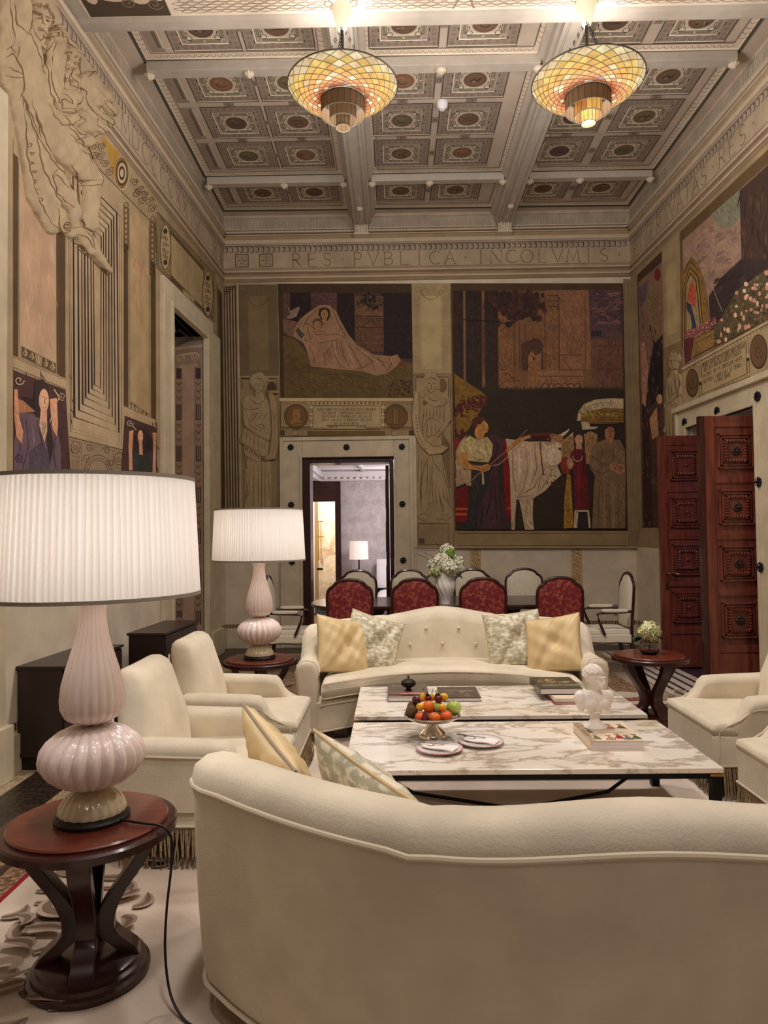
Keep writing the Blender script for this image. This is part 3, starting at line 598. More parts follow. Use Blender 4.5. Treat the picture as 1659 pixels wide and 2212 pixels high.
pp([(205, 565), (395, 580), (392, 640), (215, 640)], (52, 40, 32)); pp([(270, 250), (320, 220), (350, 200), (385, 240), (392, 280), (380, 310), (350, 325), (350, 370), (290, 375), (266, 330)], (206, 140, 76)); pp([(236, 240), (250, 190), (300, 164), (350, 172), (385, 200), (345, 205), (320, 240), (290, 240), (276, 290), (255, 280)], (86, 42, 26))
pp([(132, 490), (205, 490), (205, 570), (240, 600), (320, 608), (390, 590), (412, 620), (395, 650), (340, 665), (300, 650), (190, 640), (140, 600)], (202, 140, 76)); P.up()
for q in ([(240, 600), (320, 640), (390, 650)], [(210, 570), (190, 620)], [(330, 610), (360, 650)], [(330, 300), (350, 290), (380, 300)], [(300, 240), (296, 270)], [(240, 520), (300, 560), (380, 540)], [(360, 400), (370, 460)], [(225, 720), (300, 800), (250, 940)]): ps(q, [.6, 1.6, .6], (112, 74, 42))
ps([(190, 780), (400, 600), (560, 470), (735, 285)], 2.2, (150, 108, 72)); ps([(410, 610), (480, 600), (600, 500), (700, 390), (740, 340)], 1.8, (190, 158, 122)); pp([(540, 470), (640, 370), (760, 330), (770, 360), (700, 380), (560, 490)], (186, 130, 76)); pp([(330, 660), (344, 660), (354, 770), (334, 780)], (200, 176, 140))
# girl in red, mother in grey with basket on her head
P.up()
pp([(1040, 400), (1090, 350), (1150, 340), (1160, 440), (1110, 560), (1060, 560), (1040, 470)], (170, 132, 84)); pp([(1240, 330), (1300, 300), (1360, 330), (1360, 400), (1310, 460), (1300, 600), (1250, 590)], (170, 132, 84)); pp([(1040, 540), (1090, 530), (1130, 620), (1110, 680), (1050, 680), (1030, 610)], (150, 56, 38)); pp([(1090, 680), (1120, 690), (1150, 1160), (1060, 1170), (1066, 900)], (176, 132, 48)); P.up()
for _ in range(46): P.disc(*px2(random.choice([random.uniform(1050, 1140), random.uniform(1250, 1350)]), random.uniform(340, 520)), 1.6, (130, 98, 60), n=6)
for i in range(9): P.ring(*px2(1100+6*sin(i), 720+i*48), 3, 1, (110, 76, 30), n=8)
pp([(1290, 640), (1320, 600), (1330, 900), (1310, 940), (1290, 940)], (46, 36, 36))
pp([(1150, 340), (1190, 318), (1236, 332), (1250, 400), (1248, 560), (1228, 560), (1225, 470), (1160, 470), (1150, 420)], (62, 38, 28)); P.up(); P.poly([px2(*p) for p in circ(1195, 378, 36, 16, 46)], (204, 156, 122)); pp([(1170, 420), (1220, 420), (1225, 480), (1170, 480)], (196, 148, 114))
pp([(1118, 500), (1160, 462), (1230, 462), (1258, 510), (1260, 620), (1285, 860), (1290, 990), (1240, 1006), (1160, 1000), (1150, 700), (1120, 560)], (110, 24, 34)); pp([(1086, 560), (1130, 540), (1150, 590), (1130, 640), (1096, 630)], (196, 146, 110))
pp([(1156, 1004), (1285, 1004), (1300, 1160), (1284, 1164), (1270, 1020), (1190, 1020), (1180, 1164), (1150, 1164)], (206, 184, 156)); P.up()
P.arc(*px2(1185, 520), 10.5, 0, pi, 1.5, (214, 190, 160), ry=12); ps([(1195, 560), (1190, 760), (1200, 990)], [1, 3, 1], (138, 40, 50)); ps([(1250, 620), (1262, 850), (1270, 980)], [1, 3, 1], (80, 14, 24)); ps([(1238, 470), (1232, 700)], 3, (52, 30, 26)); ps([(1180, 372), (1188, 372)], 1.2, (80, 44, 34)); ps([(1202, 372), (1210, 372)], 1.2, (80, 44, 34)); ps([(1188, 404), (1202, 404)], 1.2, (150, 74, 60))
pp([(1178, 210), (1190, 130), (1240, 60), (1340, 20), (1480, 8), (1592, 12), (1592, 100), (1420, 96), (1290, 120), (1220, 170), (1215, 212)], (196, 176, 138)); P.up()
pp([(1220, 170), (1290, 122), (1420, 98), (1592, 100), (1594, 230), (1420, 236), (1290, 234), (1230, 214)], (142, 106, 50)); pp([(1215, 215), (1280, 222), (1290, 262), (1370, 262), (1340, 284), (1225, 288)], (204, 182, 154)); P.up()
for _ in range(60): P.disc(*px2(random.uniform(1200, 1560), 150+random.gauss(0, 14)), 2.2, random.choice([(168, 140, 54), (88, 84, 40), (184, 160, 70)]), n=6)
for y in (130, 180, 200, 226): ps([(1380, y), (1592, y)], 1.2, (84, 58, 30))
for q in ([(1240, 100), (1340, 60), (1480, 44)], [(1210, 160), (1270, 110), (1400, 70)]): ps(q, [1, 2, 1], (150, 130, 100))
pp([(1300, 500), (1330, 420), (1410, 380), (1560, 378), (1604, 460), (1610, 640), (1608, 1168), (1312, 1168), (1330, 760), (1340, 700), (1300, 640), (1290, 570)], (134, 106, 76)); P.up()
pp([(1412, 300), (1420, 262), (1460, 240), (1500, 246), (1520, 290), (1520, 350), (1500, 380), (1440, 384), (1416, 350)], (58, 36, 28)); pp([(1428, 290), (1460, 262), (1500, 270), (1518, 320), (1506, 360), (1490, 410), (1440, 410), (1426, 350)], (172, 118, 84))
pp([(1470, 590), (1540, 588), (1600, 600), (1606, 660), (1560, 690), (1500, 650), (1470, 640)], (176, 124, 92)); P.up()
for q in ([(1310, 520), (1400, 590), (1470, 600)], [(1300, 640), (1400, 680), (1480, 650)], [(1400, 420), (1390, 560)], [(1380, 760), (1370, 960), (1376, 1160)], [(1460, 760), (1470, 1160)], [(1540, 740), (1550, 1160)], [(1500, 440), (1510, 560)]): ps(q, [1, 2, 1], (96, 72, 50))
for q in ([(1420, 760), (1422, 1160)], [(1500, 780), (1506, 1160)]): ps(q, [1, 5, 1], (152, 124, 90))
for q in ([(1444, 304), (1462, 302)], [(1480, 302), (1498, 304)], [(1472, 304), (1470, 330), (1480, 332)], [(1458, 352), (1490, 352)], [(1500, 620), (1570, 660)], [(1520, 600), (1590, 640)]): ps(q, 1.2, (70, 42, 32))
P.up()
tag(P.build('fresco'), 'large fresco of a man leading a white ox, right of the far door', 'fresco')
P = Paint(Fpx, nF, GF, P)
P.rect(980, 1147, 1356, 1183, (134, 114, 82)); P.up(); P.frame(986, 1152, 1350, 1179, 1.4, LI)
P.poly([(1343, 606), (1364, 606), (1377, 1183), (1354, 1183)], (126, 108, 80)); P.up()
for dx in (2, 7, 11, 16): P.stroke([(1344+dx, 610), (1355+dx, 1180)], 1.1, (96, 78, 54))
P.stroke([(478, 1182), (606, 1182)], 2, (176, 156, 120)); P.stroke([(894, 1182), (1377, 1182)], 2, (176, 156, 120))
struct(P.build('trim_17'))
# carved-looking figures on the two pilasters
rel = pmat('grisaille_stone', (172, 150, 114), .8, noise=.12, nscale=9); relL = pmat('grisaille_stone_left', (186, 164, 132), .8, noise=.14, nscale=7)
def fold(f, a, y0, sl=0): return lambda x, y: (a*sin((x+sl*(y-y0))*f) if y > y0 else a*.4*sin((x-.5*y)*f*.8))
def q7(cx, cy): return (880+cx*.18072, 790+cy*.18072)
def rp(tr, *a): x0, y0 = tr(a[0], a[1]); x1, y1 = tr(a[3], a[4]); k = tr(1, 0)[0]-tr(0, 0)[0]; return (x0, y0, a[2]*k, x1, y1, a[5]*k, a[6])
pr = [rp(q7, 285, 230, 70, 285, 250, 66, .9), rp(q7, 280, 160, 90, 290, 200, 90, .7), rp(q7, 360, 260, 40, 350, 180, 40, .6), rp(q7, 215, 250, 30, 210, 200, 30, .6), rp(q7, 290, 320, 42, 300, 400, 60, .7), rp(q7, 300, 450, 110, 300, 620, 120, .8), rp(q7, 460, 450, 64, 480, 640, 48, .85), rp(q7, 480, 660, 44, 330, 870, 36, 1.0), rp(q7, 320, 880, 36, 230, 980, 34, 1.1), rp(q7, 300, 700, 130, 290, 900, 130, .8), rp(q7, 190, 900, 110, 160, 1700, 90, .7), rp(q7, 300, 1000, 120, 260, 1600, 60, .75), rp(q7, 330, 1100, 90, 430, 1500, 80, .9), rp(q7, 440, 1500, 80, 460, 1800, 60, .8), rp(q7, 370, 1500, 60, 380, 1800, 60, .7), rp(q7, 120, 1780, 40, 200, 1820, 50, .7), rp(q7, 170, 350, 45, 200, 330, 35, .8)]
cu = [(*q7(258, 228), 2.6, .25), (*q7(312, 226), 2.6, .25), (*q7(285, 290), 2.4, .2), (*q7(235, 520), 3, .2)]
tr_, TS = relief('temperance_relief', pr, (888, 800, 980, 1130), Fpx, nF, rel, 1.4, .035, cu, folds=fold(1.3, .10, 890)); tag(tr_, 'stone relief of a draped woman holding a curved scroll, right of the far door', 'relief')
def paint_creases(fn, tr, lines, col, sub, gain, w0=1.1):  # dark strokes painted over a relief, imitating shade in its folds and features
    P = Paint(fn, nF if tr in (q7, q5c) else (nR if tr is idn else nL), gain, sub=sub)
    for ln in lines: P.stroke([tr(*p) for p in ln], [w0*.5, w0, w0*1.3, w0, w0*.5], col)
    return P
def idn(x, y): return (x, y)
def q5c(cx, cy): return (480+cx*.14467, 800+cy*.14467)
LN7 = [[(240, 215), (255, 222), (270, 218)], [(298, 214), (312, 220), (328, 214)], [(284, 225), (280, 262), (290, 268)], [(265, 288), (285, 283), (302, 288)], [(225, 240), (240, 300), (280, 330), (330, 305), (345, 250)], [(230, 180), (270, 150), (330, 160), (350, 200)],
 [(260, 340), (255, 400), (320, 430), (400, 400)], [(390, 360), (470, 410), (440, 480), (330, 500), (250, 470)], [(440, 480), (480, 440), (520, 440)], [(440, 500), (430, 680), (470, 640)], [(520, 470), (525, 640), (470, 760), (370, 850)], [(420, 700), (340, 830)],
 [(200, 520), (180, 700), (190, 860)], [(230, 510), (225, 640)], [(270, 510), (265, 640)], [(310, 510), (312, 630)], [(350, 500), (352, 640)], [(390, 500), (388, 660)], [(185, 780), (230, 660), (300, 630), (380, 680), (420, 720)], [(240, 700), (225, 860)], [(290, 680), (290, 850)], [(340, 700), (335, 830)], [(220, 900), (250, 850), (340, 830)],
 [(200, 990), (250, 950)], [(230, 1020), (275, 960)], [(260, 1040), (300, 970)], [(290, 1030), (320, 980)], [(380, 850), (440, 920), (420, 960)],
 [(100, 960), (90, 1300), (120, 1700)], [(130, 980), (125, 1400)], [(160, 1010), (170, 1380), (150, 1600)], [(200, 1080), (190, 1300), (160, 1400), (170, 1720)], [(240, 1100), (230, 1600)], [(250, 1090), (220, 1160), (200, 1260)], [(300, 1090), (290, 1360), (305, 1660)], [(300, 1130), (360, 1230), (400, 1280)], [(420, 1100), (430, 1300), (500, 1500), (510, 1700)], [(330, 1430), (350, 1700)], [(370, 1480), (410, 1740)], [(420, 1460), (440, 1600), (500, 1640)], [(380, 1540), (430, 1700), (400, 1800)], [(240, 1660), (300, 1650)], [(120, 1790), (200, 1770), (240, 1800)], [(280, 1700), (250, 1760), (300, 1800)], [(430, 1790), (500, 1780)], [(150, 1420), (160, 1640)], [(270, 1200), (265, 1600)], [(460, 1500), (490, 1680)]]
paint_creases(TS, q7, LN7, (92, 68, 44), 2.5, 1.3).build('painted_crease', parent=tr_)
def q5(cx, cy): return (480+cx*.14467, 800+cy*.14467)
pr = [rp(q5, 535, 230, 85, 535, 270, 78, .8), rp(q5, 460, 200, 60, 470, 120, 60, .6), rp(q5, 560, 130, 100, 620, 150, 70, .6), rp(q5, 540, 350, 60, 560, 450, 80, .6), rp(q5, 400, 480, 110, 640, 560, 120, .8), rp(q5, 360, 520, 72, 370, 780, 62, .85), rp(q5, 380, 820, 60, 680, 1020, 46, .95), rp(q5, 560, 620, 180, 560, 900, 190, .65), rp(q5, 480, 950, 180, 520, 1200, 200, .6), rp(q5, 330, 1050, 70, 640, 1300, 80, .9), rp(q5, 480, 1400, 130, 480, 2150, 150, .55), rp(q5, 640, 1400, 90, 620, 2150, 110, .55), rp(q5, 380, 1500, 50, 380, 2150, 60, .5)]
cu = [(*q5(505, 212), 2.2, .2), (*q5(575, 212), 2.2, .2), (*q5(545, 310), 2.2, .2)]
cr_, CS = relief('charity_relief', pr, (514, 804, 612, 1120), Fpx, nF, rel, 1.6, .032, cu, folds=fold(1.0, .08, 970)); tag(cr_, 'stone relief of a draped woman with a garland, left of the far door', 'relief')
LN5 = [[(490, 205), (510, 215), (530, 210)], [(560, 210), (580, 215), (600, 208)], [(548, 210), (545, 270), (555, 275)], [(515, 305), (545, 300), (570, 308)], [(470, 240), (490, 310), (540, 355), (600, 310), (620, 230)], [(450, 160), (520, 120), (600, 140), (640, 180)], [(410, 180), (440, 240), (430, 300)], [(640, 120), (690, 180), (640, 190)], [(490, 350), (490, 430)], [(630, 340), (640, 440), (560, 510), (480, 480)], [(400, 390), (470, 480), (600, 520)], [(300, 560), (420, 600), (600, 560)], [(300, 580), (320, 820), (480, 960), (680, 1060)], [(360, 600), (420, 820), (600, 930), (740, 960)], [(420, 700), (480, 660), (600, 640)], [(400, 780), (470, 740), (540, 640)], [(520, 760), (620, 640)], [(600, 760), (680, 640)], [(480, 830), (600, 810), (700, 880), (690, 940)], [(560, 840), (580, 900)], [(620, 840), (640, 920)], [(370, 900), (370, 1100)], [(420, 940), (420, 1140)], [(480, 980), (480, 1180)], [(540, 1020), (540, 1200)], [(600, 1060), (600, 1180)], [(640, 1080), (640, 1180)], [(290, 1000), (330, 1100), (470, 1200), (600, 1220)], [(280, 1160), (360, 1290), (520, 1370), (600, 1360)], [(300, 1260), (380, 1470), (320, 1440)], [(480, 1400), (475, 2150)], [(540, 1400), (545, 2150)], [(600, 1400), (590, 2150)], [(650, 1400), (640, 2150)], [(720, 1400), (690, 1560), (730, 2100)], [(340, 1500), (370, 1700), (330, 2150)], [(420, 1560), (380, 1800), (340, 2000)], [(430, 1750), (360, 1950)]]
LN5 += [[(300+i*34, 1120+i*18+(i%2)*30), (320+i*34, 1150+i*18), (310+i*34, 1180+i*18)] for i in range(9)]
paint_creases(CS, q5c, LN5, (92, 70, 48), 2.5, 1.3, .9).build('painted_crease', parent=cr_)
# scrolls held by the figures, with lettering
P = Paint(lambda x, y: Fpx(x, y)+nF*.052, nF, 1.3)
band = [(*q7(110, 330), 7), (*q7(100, 470), 13), (*q7(95, 640), 14), (*q7(120, 800), 14), (*q7(180, 930), 15), (*q7(280, 1020), 17), (*q7(400, 1010), 14), (*q7(470, 960), 10)]
P.stroke([b[:2] for b in band], [b[2]+2 for b in band], (104, 80, 52)); P.up(); P.stroke([b[:2] for b in band], [b[2] for b in band], (164, 142, 106)); P.up(2)
P.spiral(*q7(208, 445), 5, 0, 1.6, 1.4, (84, 62, 40)); P.spiral(*q7(460, 945), 6, 0, 1.6, 1.4, (84, 62, 40))
for i, ch in enumerate('TEMPERANTIA'):
    t = i/10; x = 110+6*sin(t*3)+100*max(0, t-.5)**1.4*2.4; y = 590+t*400; c_ = q7(x-10+t*22, y)
    text(P, ch, lambda u, v, c_=c_, t=t: (c_[0]+v*.9+t*u*.4-2, c_[1]+u*.9), 4.4, .9, (96, 72, 46), serif=False)
tag(P.build('lettered_scroll'), 'carved curved scroll lettered TEMPERANTIA held by the relief woman right of the far door', 'scroll')
P = Paint(lambda x, y: Fpx(x, y)+nF*.05, nF, 1.3)
band = [(*q5(700, 320), 5), (*q5(760, 420), 14), (*q5(790, 600), 15), (*q5(800, 900), 13), (*q5(790, 1120), 17), (*q5(760, 1290), 14), (*q5(640, 1330), 7)]
P.stroke([b[:2] for b in band], [b[2]+2 for b in band], (96, 74, 48)); P.up(); P.stroke([b[:2] for b in band], [b[2] for b in band], (146, 124, 90)); P.up()
P.stroke([q5(700, 330), q5(860, 330)], 6, (146, 124, 90)); P.up(); P.spiral(*q5(690, 330), 6, 0, 1.5, 1.3, (84, 62, 40)); P.spiral(*q5(625, 1310), 6, 0, 1.5, 1.3, (84, 62, 40))
for i, ch in enumerate('CARITAS'): text(P, ch, lambda u, v, i=i: (q5(790, 0)[0]+v*.9-2.5, q5(0, 940-i*42)[1]-u*.9), 4.6, .8, (96, 74, 50), serif=False)
tag(P.build('lettered_scroll'), 'carved scroll lettered CARITAS held by the relief woman left of the far door', 'scroll')

# ------------------------------------------------------------------ frieze, dentils and cornice on three walls (heights shared)
GC = 1.55
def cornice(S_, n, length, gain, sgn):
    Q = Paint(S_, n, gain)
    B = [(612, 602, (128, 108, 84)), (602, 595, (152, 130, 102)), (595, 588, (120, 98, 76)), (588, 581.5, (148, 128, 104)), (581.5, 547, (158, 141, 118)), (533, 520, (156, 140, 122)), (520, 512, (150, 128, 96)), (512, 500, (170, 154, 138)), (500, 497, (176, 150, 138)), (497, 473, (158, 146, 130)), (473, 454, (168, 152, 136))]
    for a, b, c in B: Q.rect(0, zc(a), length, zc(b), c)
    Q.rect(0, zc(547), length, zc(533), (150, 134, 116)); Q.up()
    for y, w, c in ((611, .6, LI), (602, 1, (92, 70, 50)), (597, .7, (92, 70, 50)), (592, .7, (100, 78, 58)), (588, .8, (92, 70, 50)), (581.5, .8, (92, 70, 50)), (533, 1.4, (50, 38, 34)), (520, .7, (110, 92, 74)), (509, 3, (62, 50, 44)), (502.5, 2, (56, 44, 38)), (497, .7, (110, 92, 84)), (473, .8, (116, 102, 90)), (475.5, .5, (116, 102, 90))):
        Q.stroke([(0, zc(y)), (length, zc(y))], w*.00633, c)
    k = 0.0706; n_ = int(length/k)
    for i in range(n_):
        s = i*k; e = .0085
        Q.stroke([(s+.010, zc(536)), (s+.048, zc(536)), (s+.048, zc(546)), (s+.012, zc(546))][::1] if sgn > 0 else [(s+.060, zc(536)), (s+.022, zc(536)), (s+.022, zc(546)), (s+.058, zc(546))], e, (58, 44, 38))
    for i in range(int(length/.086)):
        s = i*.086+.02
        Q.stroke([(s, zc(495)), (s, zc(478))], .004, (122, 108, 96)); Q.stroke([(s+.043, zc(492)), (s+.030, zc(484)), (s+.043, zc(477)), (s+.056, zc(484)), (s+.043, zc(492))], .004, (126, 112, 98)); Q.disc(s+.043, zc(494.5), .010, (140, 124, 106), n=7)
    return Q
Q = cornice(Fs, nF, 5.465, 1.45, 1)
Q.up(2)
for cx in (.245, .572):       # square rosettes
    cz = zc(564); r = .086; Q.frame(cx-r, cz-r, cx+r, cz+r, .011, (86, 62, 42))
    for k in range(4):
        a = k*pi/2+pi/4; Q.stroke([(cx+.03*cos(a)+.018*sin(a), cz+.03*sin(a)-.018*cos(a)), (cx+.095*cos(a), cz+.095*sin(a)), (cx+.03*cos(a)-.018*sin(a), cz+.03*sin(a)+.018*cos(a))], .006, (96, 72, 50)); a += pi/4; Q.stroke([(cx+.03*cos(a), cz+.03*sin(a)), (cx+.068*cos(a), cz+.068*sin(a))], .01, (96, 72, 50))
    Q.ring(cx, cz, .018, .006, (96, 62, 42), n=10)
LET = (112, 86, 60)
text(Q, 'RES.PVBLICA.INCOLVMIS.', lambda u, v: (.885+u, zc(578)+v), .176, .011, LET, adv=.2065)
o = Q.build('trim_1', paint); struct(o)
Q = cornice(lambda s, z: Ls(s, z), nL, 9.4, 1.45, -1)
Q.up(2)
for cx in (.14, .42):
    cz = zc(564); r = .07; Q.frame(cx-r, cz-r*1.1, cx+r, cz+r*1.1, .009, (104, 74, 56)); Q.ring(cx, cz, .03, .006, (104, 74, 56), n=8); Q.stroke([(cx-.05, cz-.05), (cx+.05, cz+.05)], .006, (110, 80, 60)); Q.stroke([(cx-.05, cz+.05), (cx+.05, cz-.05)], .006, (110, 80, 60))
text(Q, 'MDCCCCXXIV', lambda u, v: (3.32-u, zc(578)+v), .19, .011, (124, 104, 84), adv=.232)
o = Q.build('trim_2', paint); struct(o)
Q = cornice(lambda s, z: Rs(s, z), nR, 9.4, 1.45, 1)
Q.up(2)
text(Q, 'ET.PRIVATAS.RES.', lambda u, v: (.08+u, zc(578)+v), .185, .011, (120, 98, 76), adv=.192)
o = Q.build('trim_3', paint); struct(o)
# real moulded ledges that stand out from the painted cornice
mc = pmat('cornice_plaster', (206, 188, 164), .8, noise=.08)
m = MB()
for a, b, t in ((604, 601, .018), (589.5, 587, .012), (529, 521, .022), (512.5, 510.5, .035), (507.5, 504, .045), (500.5, 498, .03)):
    wallbox(m, LW, dL, nL, 0, 9.6, zc(a), zc(b), -.01, t); wallbox(m, RW, dR, nR, 0, 9.6, zc(a), zc(b), -.01, t); m.box((-2.26, 9.5-t, zc(a)), (3.22, 9.52, zc(b)))
struct(m.build('trim_4', mc, smooth=False))
# ================================================================== LEFT WALL painting
GLW = 1.3
def q4(cx, cy): return (cx*.3014, 600+cy*.3014)
def q1(cx, cy): return (cx*.33755, cy*.3375)
P = Paint(Ls, nL, GLW); P.rect(0, 1.28, s_n0, 4.897, (150, 130, 102)); P.rect(s_n0, zn, s_n1, 4.897, (150, 130, 102)); P.rect(s_n1, 1.28, 9.5, 4.897, (156, 136, 106))
struct(P.build('trim_18')); P = Paint(Lpx, nL, GLW, P, auto=0)
STL = (158, 136, 106); BR = (78, 60, 36); LL = (96, 76, 54)
def lp(pts, c, f=q4): P.poly([f(*p) for p in pts], c)
def ls(pts, w, c, f=q4): P.stroke([f(*p) for p in pts], w, c)
# brown strips and tall pink panels
P.poly([(28, 330), (39, 340), (39, 785), (28, 772)], BR); P.poly([(122, 480), (141, 500), (141, 820), (122, 806)], BR)
P.poly([(267, 520), (276, 530), (277, 880), (267, 876)], BR); P.poly([(325, 560), (336, 572), (337, 908), (326, 902)], BR)
P.poly([(40, 350), (121, 440), (122, 783), (41, 745)], (172, 148, 118)); P.poly([(278, 440), (322, 488), (324, 896), (279, 876)], (160, 138, 104)); P.up()
P.poly([(46, 360), (116, 440), (117, 766), (47, 736)], (178, 146, 118)); P.poly([(283, 452), (318, 490), (319, 880), (284, 866)], (166, 142, 106)); P.up()
P.hatch(50, 420, 112, 740, 60, 50, pi/2, 3, [(184, 146, 122), (170, 140, 110), (188, 158, 130)]); P.hatch(285, 470, 316, 700, 24, 40, pi/2, 2.5, [(174, 120, 96), (170, 140, 108)])
for a, b in (((40, 350), (41, 745)), ((121, 440), (122, 783)), ((278, 440), (279, 876)), ((322, 488), (324, 896)), ((125, 480), (126, 806)), ((28, 300), (28, 1020))): P.stroke([a, b], 1, LL)
# gilded brackets at the panel feet
for (x0, y0, x1, y1) in ((46, 748, 120, 786), (281, 868, 323, 896)):
    f = lambda u, v: (x0+(x1-x0)*u, y0+(y1-y0)*u+v*(30 if x0 < 100 else 24))
    P.poly([f(0, 0), f(1, 0), f(1, .62), f(0, .72)], (84, 66, 42)); P.up()
    for u in (.1, .3, .7, .9): P.stroke([f(u, .05), f(u+.06, .35), f(u, .6)], 3, (160, 138, 102)); P.spiral(*f(u, .35), 5, u*9, 1.2, 1.5, (170, 148, 112))
    P.poly([f(.4, -.05), f(.6, -.05), f(.58, .72), f(.42, .72)], (164, 142, 106)); P.stroke([f(.46, 0), f(.46, .7)], 1, LL); P.stroke([f(.54, 0), f(.54, .7)], 1, LL)
    P.stroke([f(0, .75), f(1, .66)], 1.6, LL); P.stroke([f(0, 0), f(1, 0)], 1.2, LL)
lp([(92, 555), (470, 722), (470, 790), (92, 640)], (166, 144, 112)); lp([(888, 920), (1122, 1020), (1122, 1078), (888, 990)], (166, 144, 112)); P.up()
for q in ([(92, 555), (470, 722)], [(92, 640), (470, 800)], [(888, 920), (1122, 1020)], [(888, 990), (1122, 1078)], [(92, 568), (470, 734)]): ls(q, 1.1, LL)
# nested black frames
P.poly([(141, 340), (266, 470), (266, 972), (150, 938)], (164, 142, 112)); P.up()
P.qframe([(146, 352), (261, 468), (262, 962), (152, 932)], 1, LL); P.qframe([(150, 358), (257, 466), (258, 955), (155, 926)], .8, LL); P.up()
xl = [160, 170, 178, 184.5, 191, 198, 203.5]; xr = [256, 248.6, 242, 235, 229, 223.6, 217]; yl = [901, 886, 873, 859, 849, 840, 830]; yr = [934.6, 918, 901, 883, 867, 852, 840]; xt = [251.5, 245, 240, 234, 228, 223, 218]; yt = [459, 467.5, 476, 486, 494.5, 503, 511]
for i in range(7):
    s_ = 1.05; ytl = yt[i]-(xt[i]-xl[i])*s_; P.stroke([(xl[i]-3, ytl), (xt[i], yt[i]), (xr[i], yr[i]), (xl[i], yl[i])], 2.4-.12*i, (38, 28, 24), closed=True)
P.stroke([(176, 420), (181, 866)], 3.5, (136, 118, 94)); P.stroke([(236, 500), (239, 880)], 2.5, (140, 120, 96))
P.frame(202, 806, 216, 834, .8, LL)
# arched ornament under the frames
lp([(486, 1130), (888, 1242), (868, 1600), (515, 1600)], (138, 118, 94)); P.up()
ls([(490, 1140), (886, 1236)], 1.6, (60, 46, 34)); ls([(490, 1160), (886, 1256)], 1, LL); ls([(582, 1180), (582, 1500)], 1.2, LL); ls([(810, 1240), (806, 1500)], 1.2, LL)
for r in (30, 25, 21): P.arc(*q4(700, 1395), r, pi, 2*pi, 1.3, (74, 58, 44), ry=r*1.25)
for cx, cy in ((540, 1215), (850, 1300)):
    P.ring(*q4(cx, cy), 10, 1.4, (80, 62, 46), ry=13, n=16); P.spiral(*q4(cx, cy), 7, 0, 1.5, 1.2, (80, 62, 46)); ls([(cx-30, cy+60), (cx+30, cy+75)], 1.2, LL)
    for k in range(5): ls([(cx-24+k*12, cy+90), (cx-24+k*12, cy+200)], 1, LL)
for cx, cy, a in ((640, 1215, 0), (760, 1240, pi), (620, 1290, 1), (790, 1330, 2)): P.spiral(*q4(cx, cy), 9, a, 1.5, 1.5, (80, 62, 46)); 
struct(P.build('trim_19'))
P = Paint(Lpx, nL, GLW, P, auto=45)
# painted women between curtains
def woman(f, k, dress, T):
    lp(T, (70, 44, 42), f); P.up()
    P.hatch(*f(*T[0]), *f(*T[2]), 60, 16, 1.2, 1.6, [(88, 58, 54), (54, 34, 34), (98, 60, 50)]); P.up()
W1 = [(95, 662), (468, 804), (515, 1600), (95, 1600)]
woman(q4, 1, None, W1)
lp([(150, 850), (240, 870), (250, 930), (200, 945), (160, 900)], (40, 28, 28)); lp([(95, 860), (160, 880), (250, 960), (130, 970)], (158, 108, 76)); P.up()
lp([(130, 965), (235, 975), (290, 1010), (400, 1060), (430, 1200), (440, 1600), (95, 1600), (95, 1190)], (98, 78, 88)); P.up()
for q in ([(180, 1000), (200, 1200), (150, 1400)], [(150, 990), (160, 1100), (120, 1300)], [(260, 1020), (300, 1200), (280, 1400)], [(210, 1240), (290, 1190), (340, 1260)], [(400, 1100), (380, 1250), (400, 1400)]): ls(q, [1, 3, 1], (70, 54, 64))
for q in ([(220, 1050), (240, 1180)], [(340, 1230), (350, 1400)]): ls(q, [1, 3, 1], (126, 106, 116))
lp([(205, 1250), (290, 1195), (350, 1290), (350, 1600), (215, 1600)], (76, 66, 76)); lp([(250, 740), (300, 728), (345, 780), (350, 840), (330, 940), (350, 1000), (380, 1200), (350, 1340), (320, 1100), (290, 1000), (250, 1000), (235, 860)], (50, 34, 34)); P.up()
P.poly([q4(*p) for p in circ(308, 880, 36, 16, 84)], (206, 158, 126)); lp([(285, 950), (330, 950), (332, 1100), (312, 1180), (275, 1060)], (200, 152, 122)); lp([(95, 800), (120, 800), (130, 1000), (160, 1100), (150, 1190), (110, 1140), (95, 1000)], (194, 138, 106)); lp([(350, 870), (400, 860), (410, 1060), (400, 1140), (370, 1080), (355, 960)], (196, 142, 110)); P.up()
for q in ([(292, 852), (304, 856)], [(322, 862), (332, 866)], [(312, 858), (314, 900), (320, 903)], [(308, 930), (322, 934)]): ls(q, 1.4, (92, 44, 40))
lp([(286, 1030), (326, 1040), (318, 1120), (300, 1130)], (150, 138, 118)); P.spiral(*q4(130, 735), 11, 0, 1.2, 2.5, (176, 154, 124)); P.spiral(*q4(438, 850), 9, 1, 1.6, 1.6, (170, 148, 118)); P.spiral(*q4(135, 1290), 10, 1, 1.5, 2, (64, 50, 60)); ls([(360, 880), (372, 960), (350, 1040)], 2, (180, 150, 130)); ls([(380, 800), (420, 860), (390, 900)], 3, (176, 150, 120))
tag(P.build('fresco'), 'painted dark-haired woman in a mauve robe raising her arms, left wall', 'fresco')
P = Paint(Lpx, nL, GLW, P, auto=45)
W2 = [(893, 990), (1120, 1076), (1122, 1600), (850, 1600)]
woman(q4, 1, None, W2)
lp([(950, 1130), (1040, 1110), (1085, 1160), (1080, 1240), (960, 1270)], (36, 26, 30)); lp([(940, 1220), (1000, 1270), (1080, 1260), (1086, 1600), (946, 1600)], (48, 50, 46)); lp([(975, 1070), (1030, 1080), (1046, 1150), (1030, 1260), (960, 1240)], (54, 34, 30)); P.up()
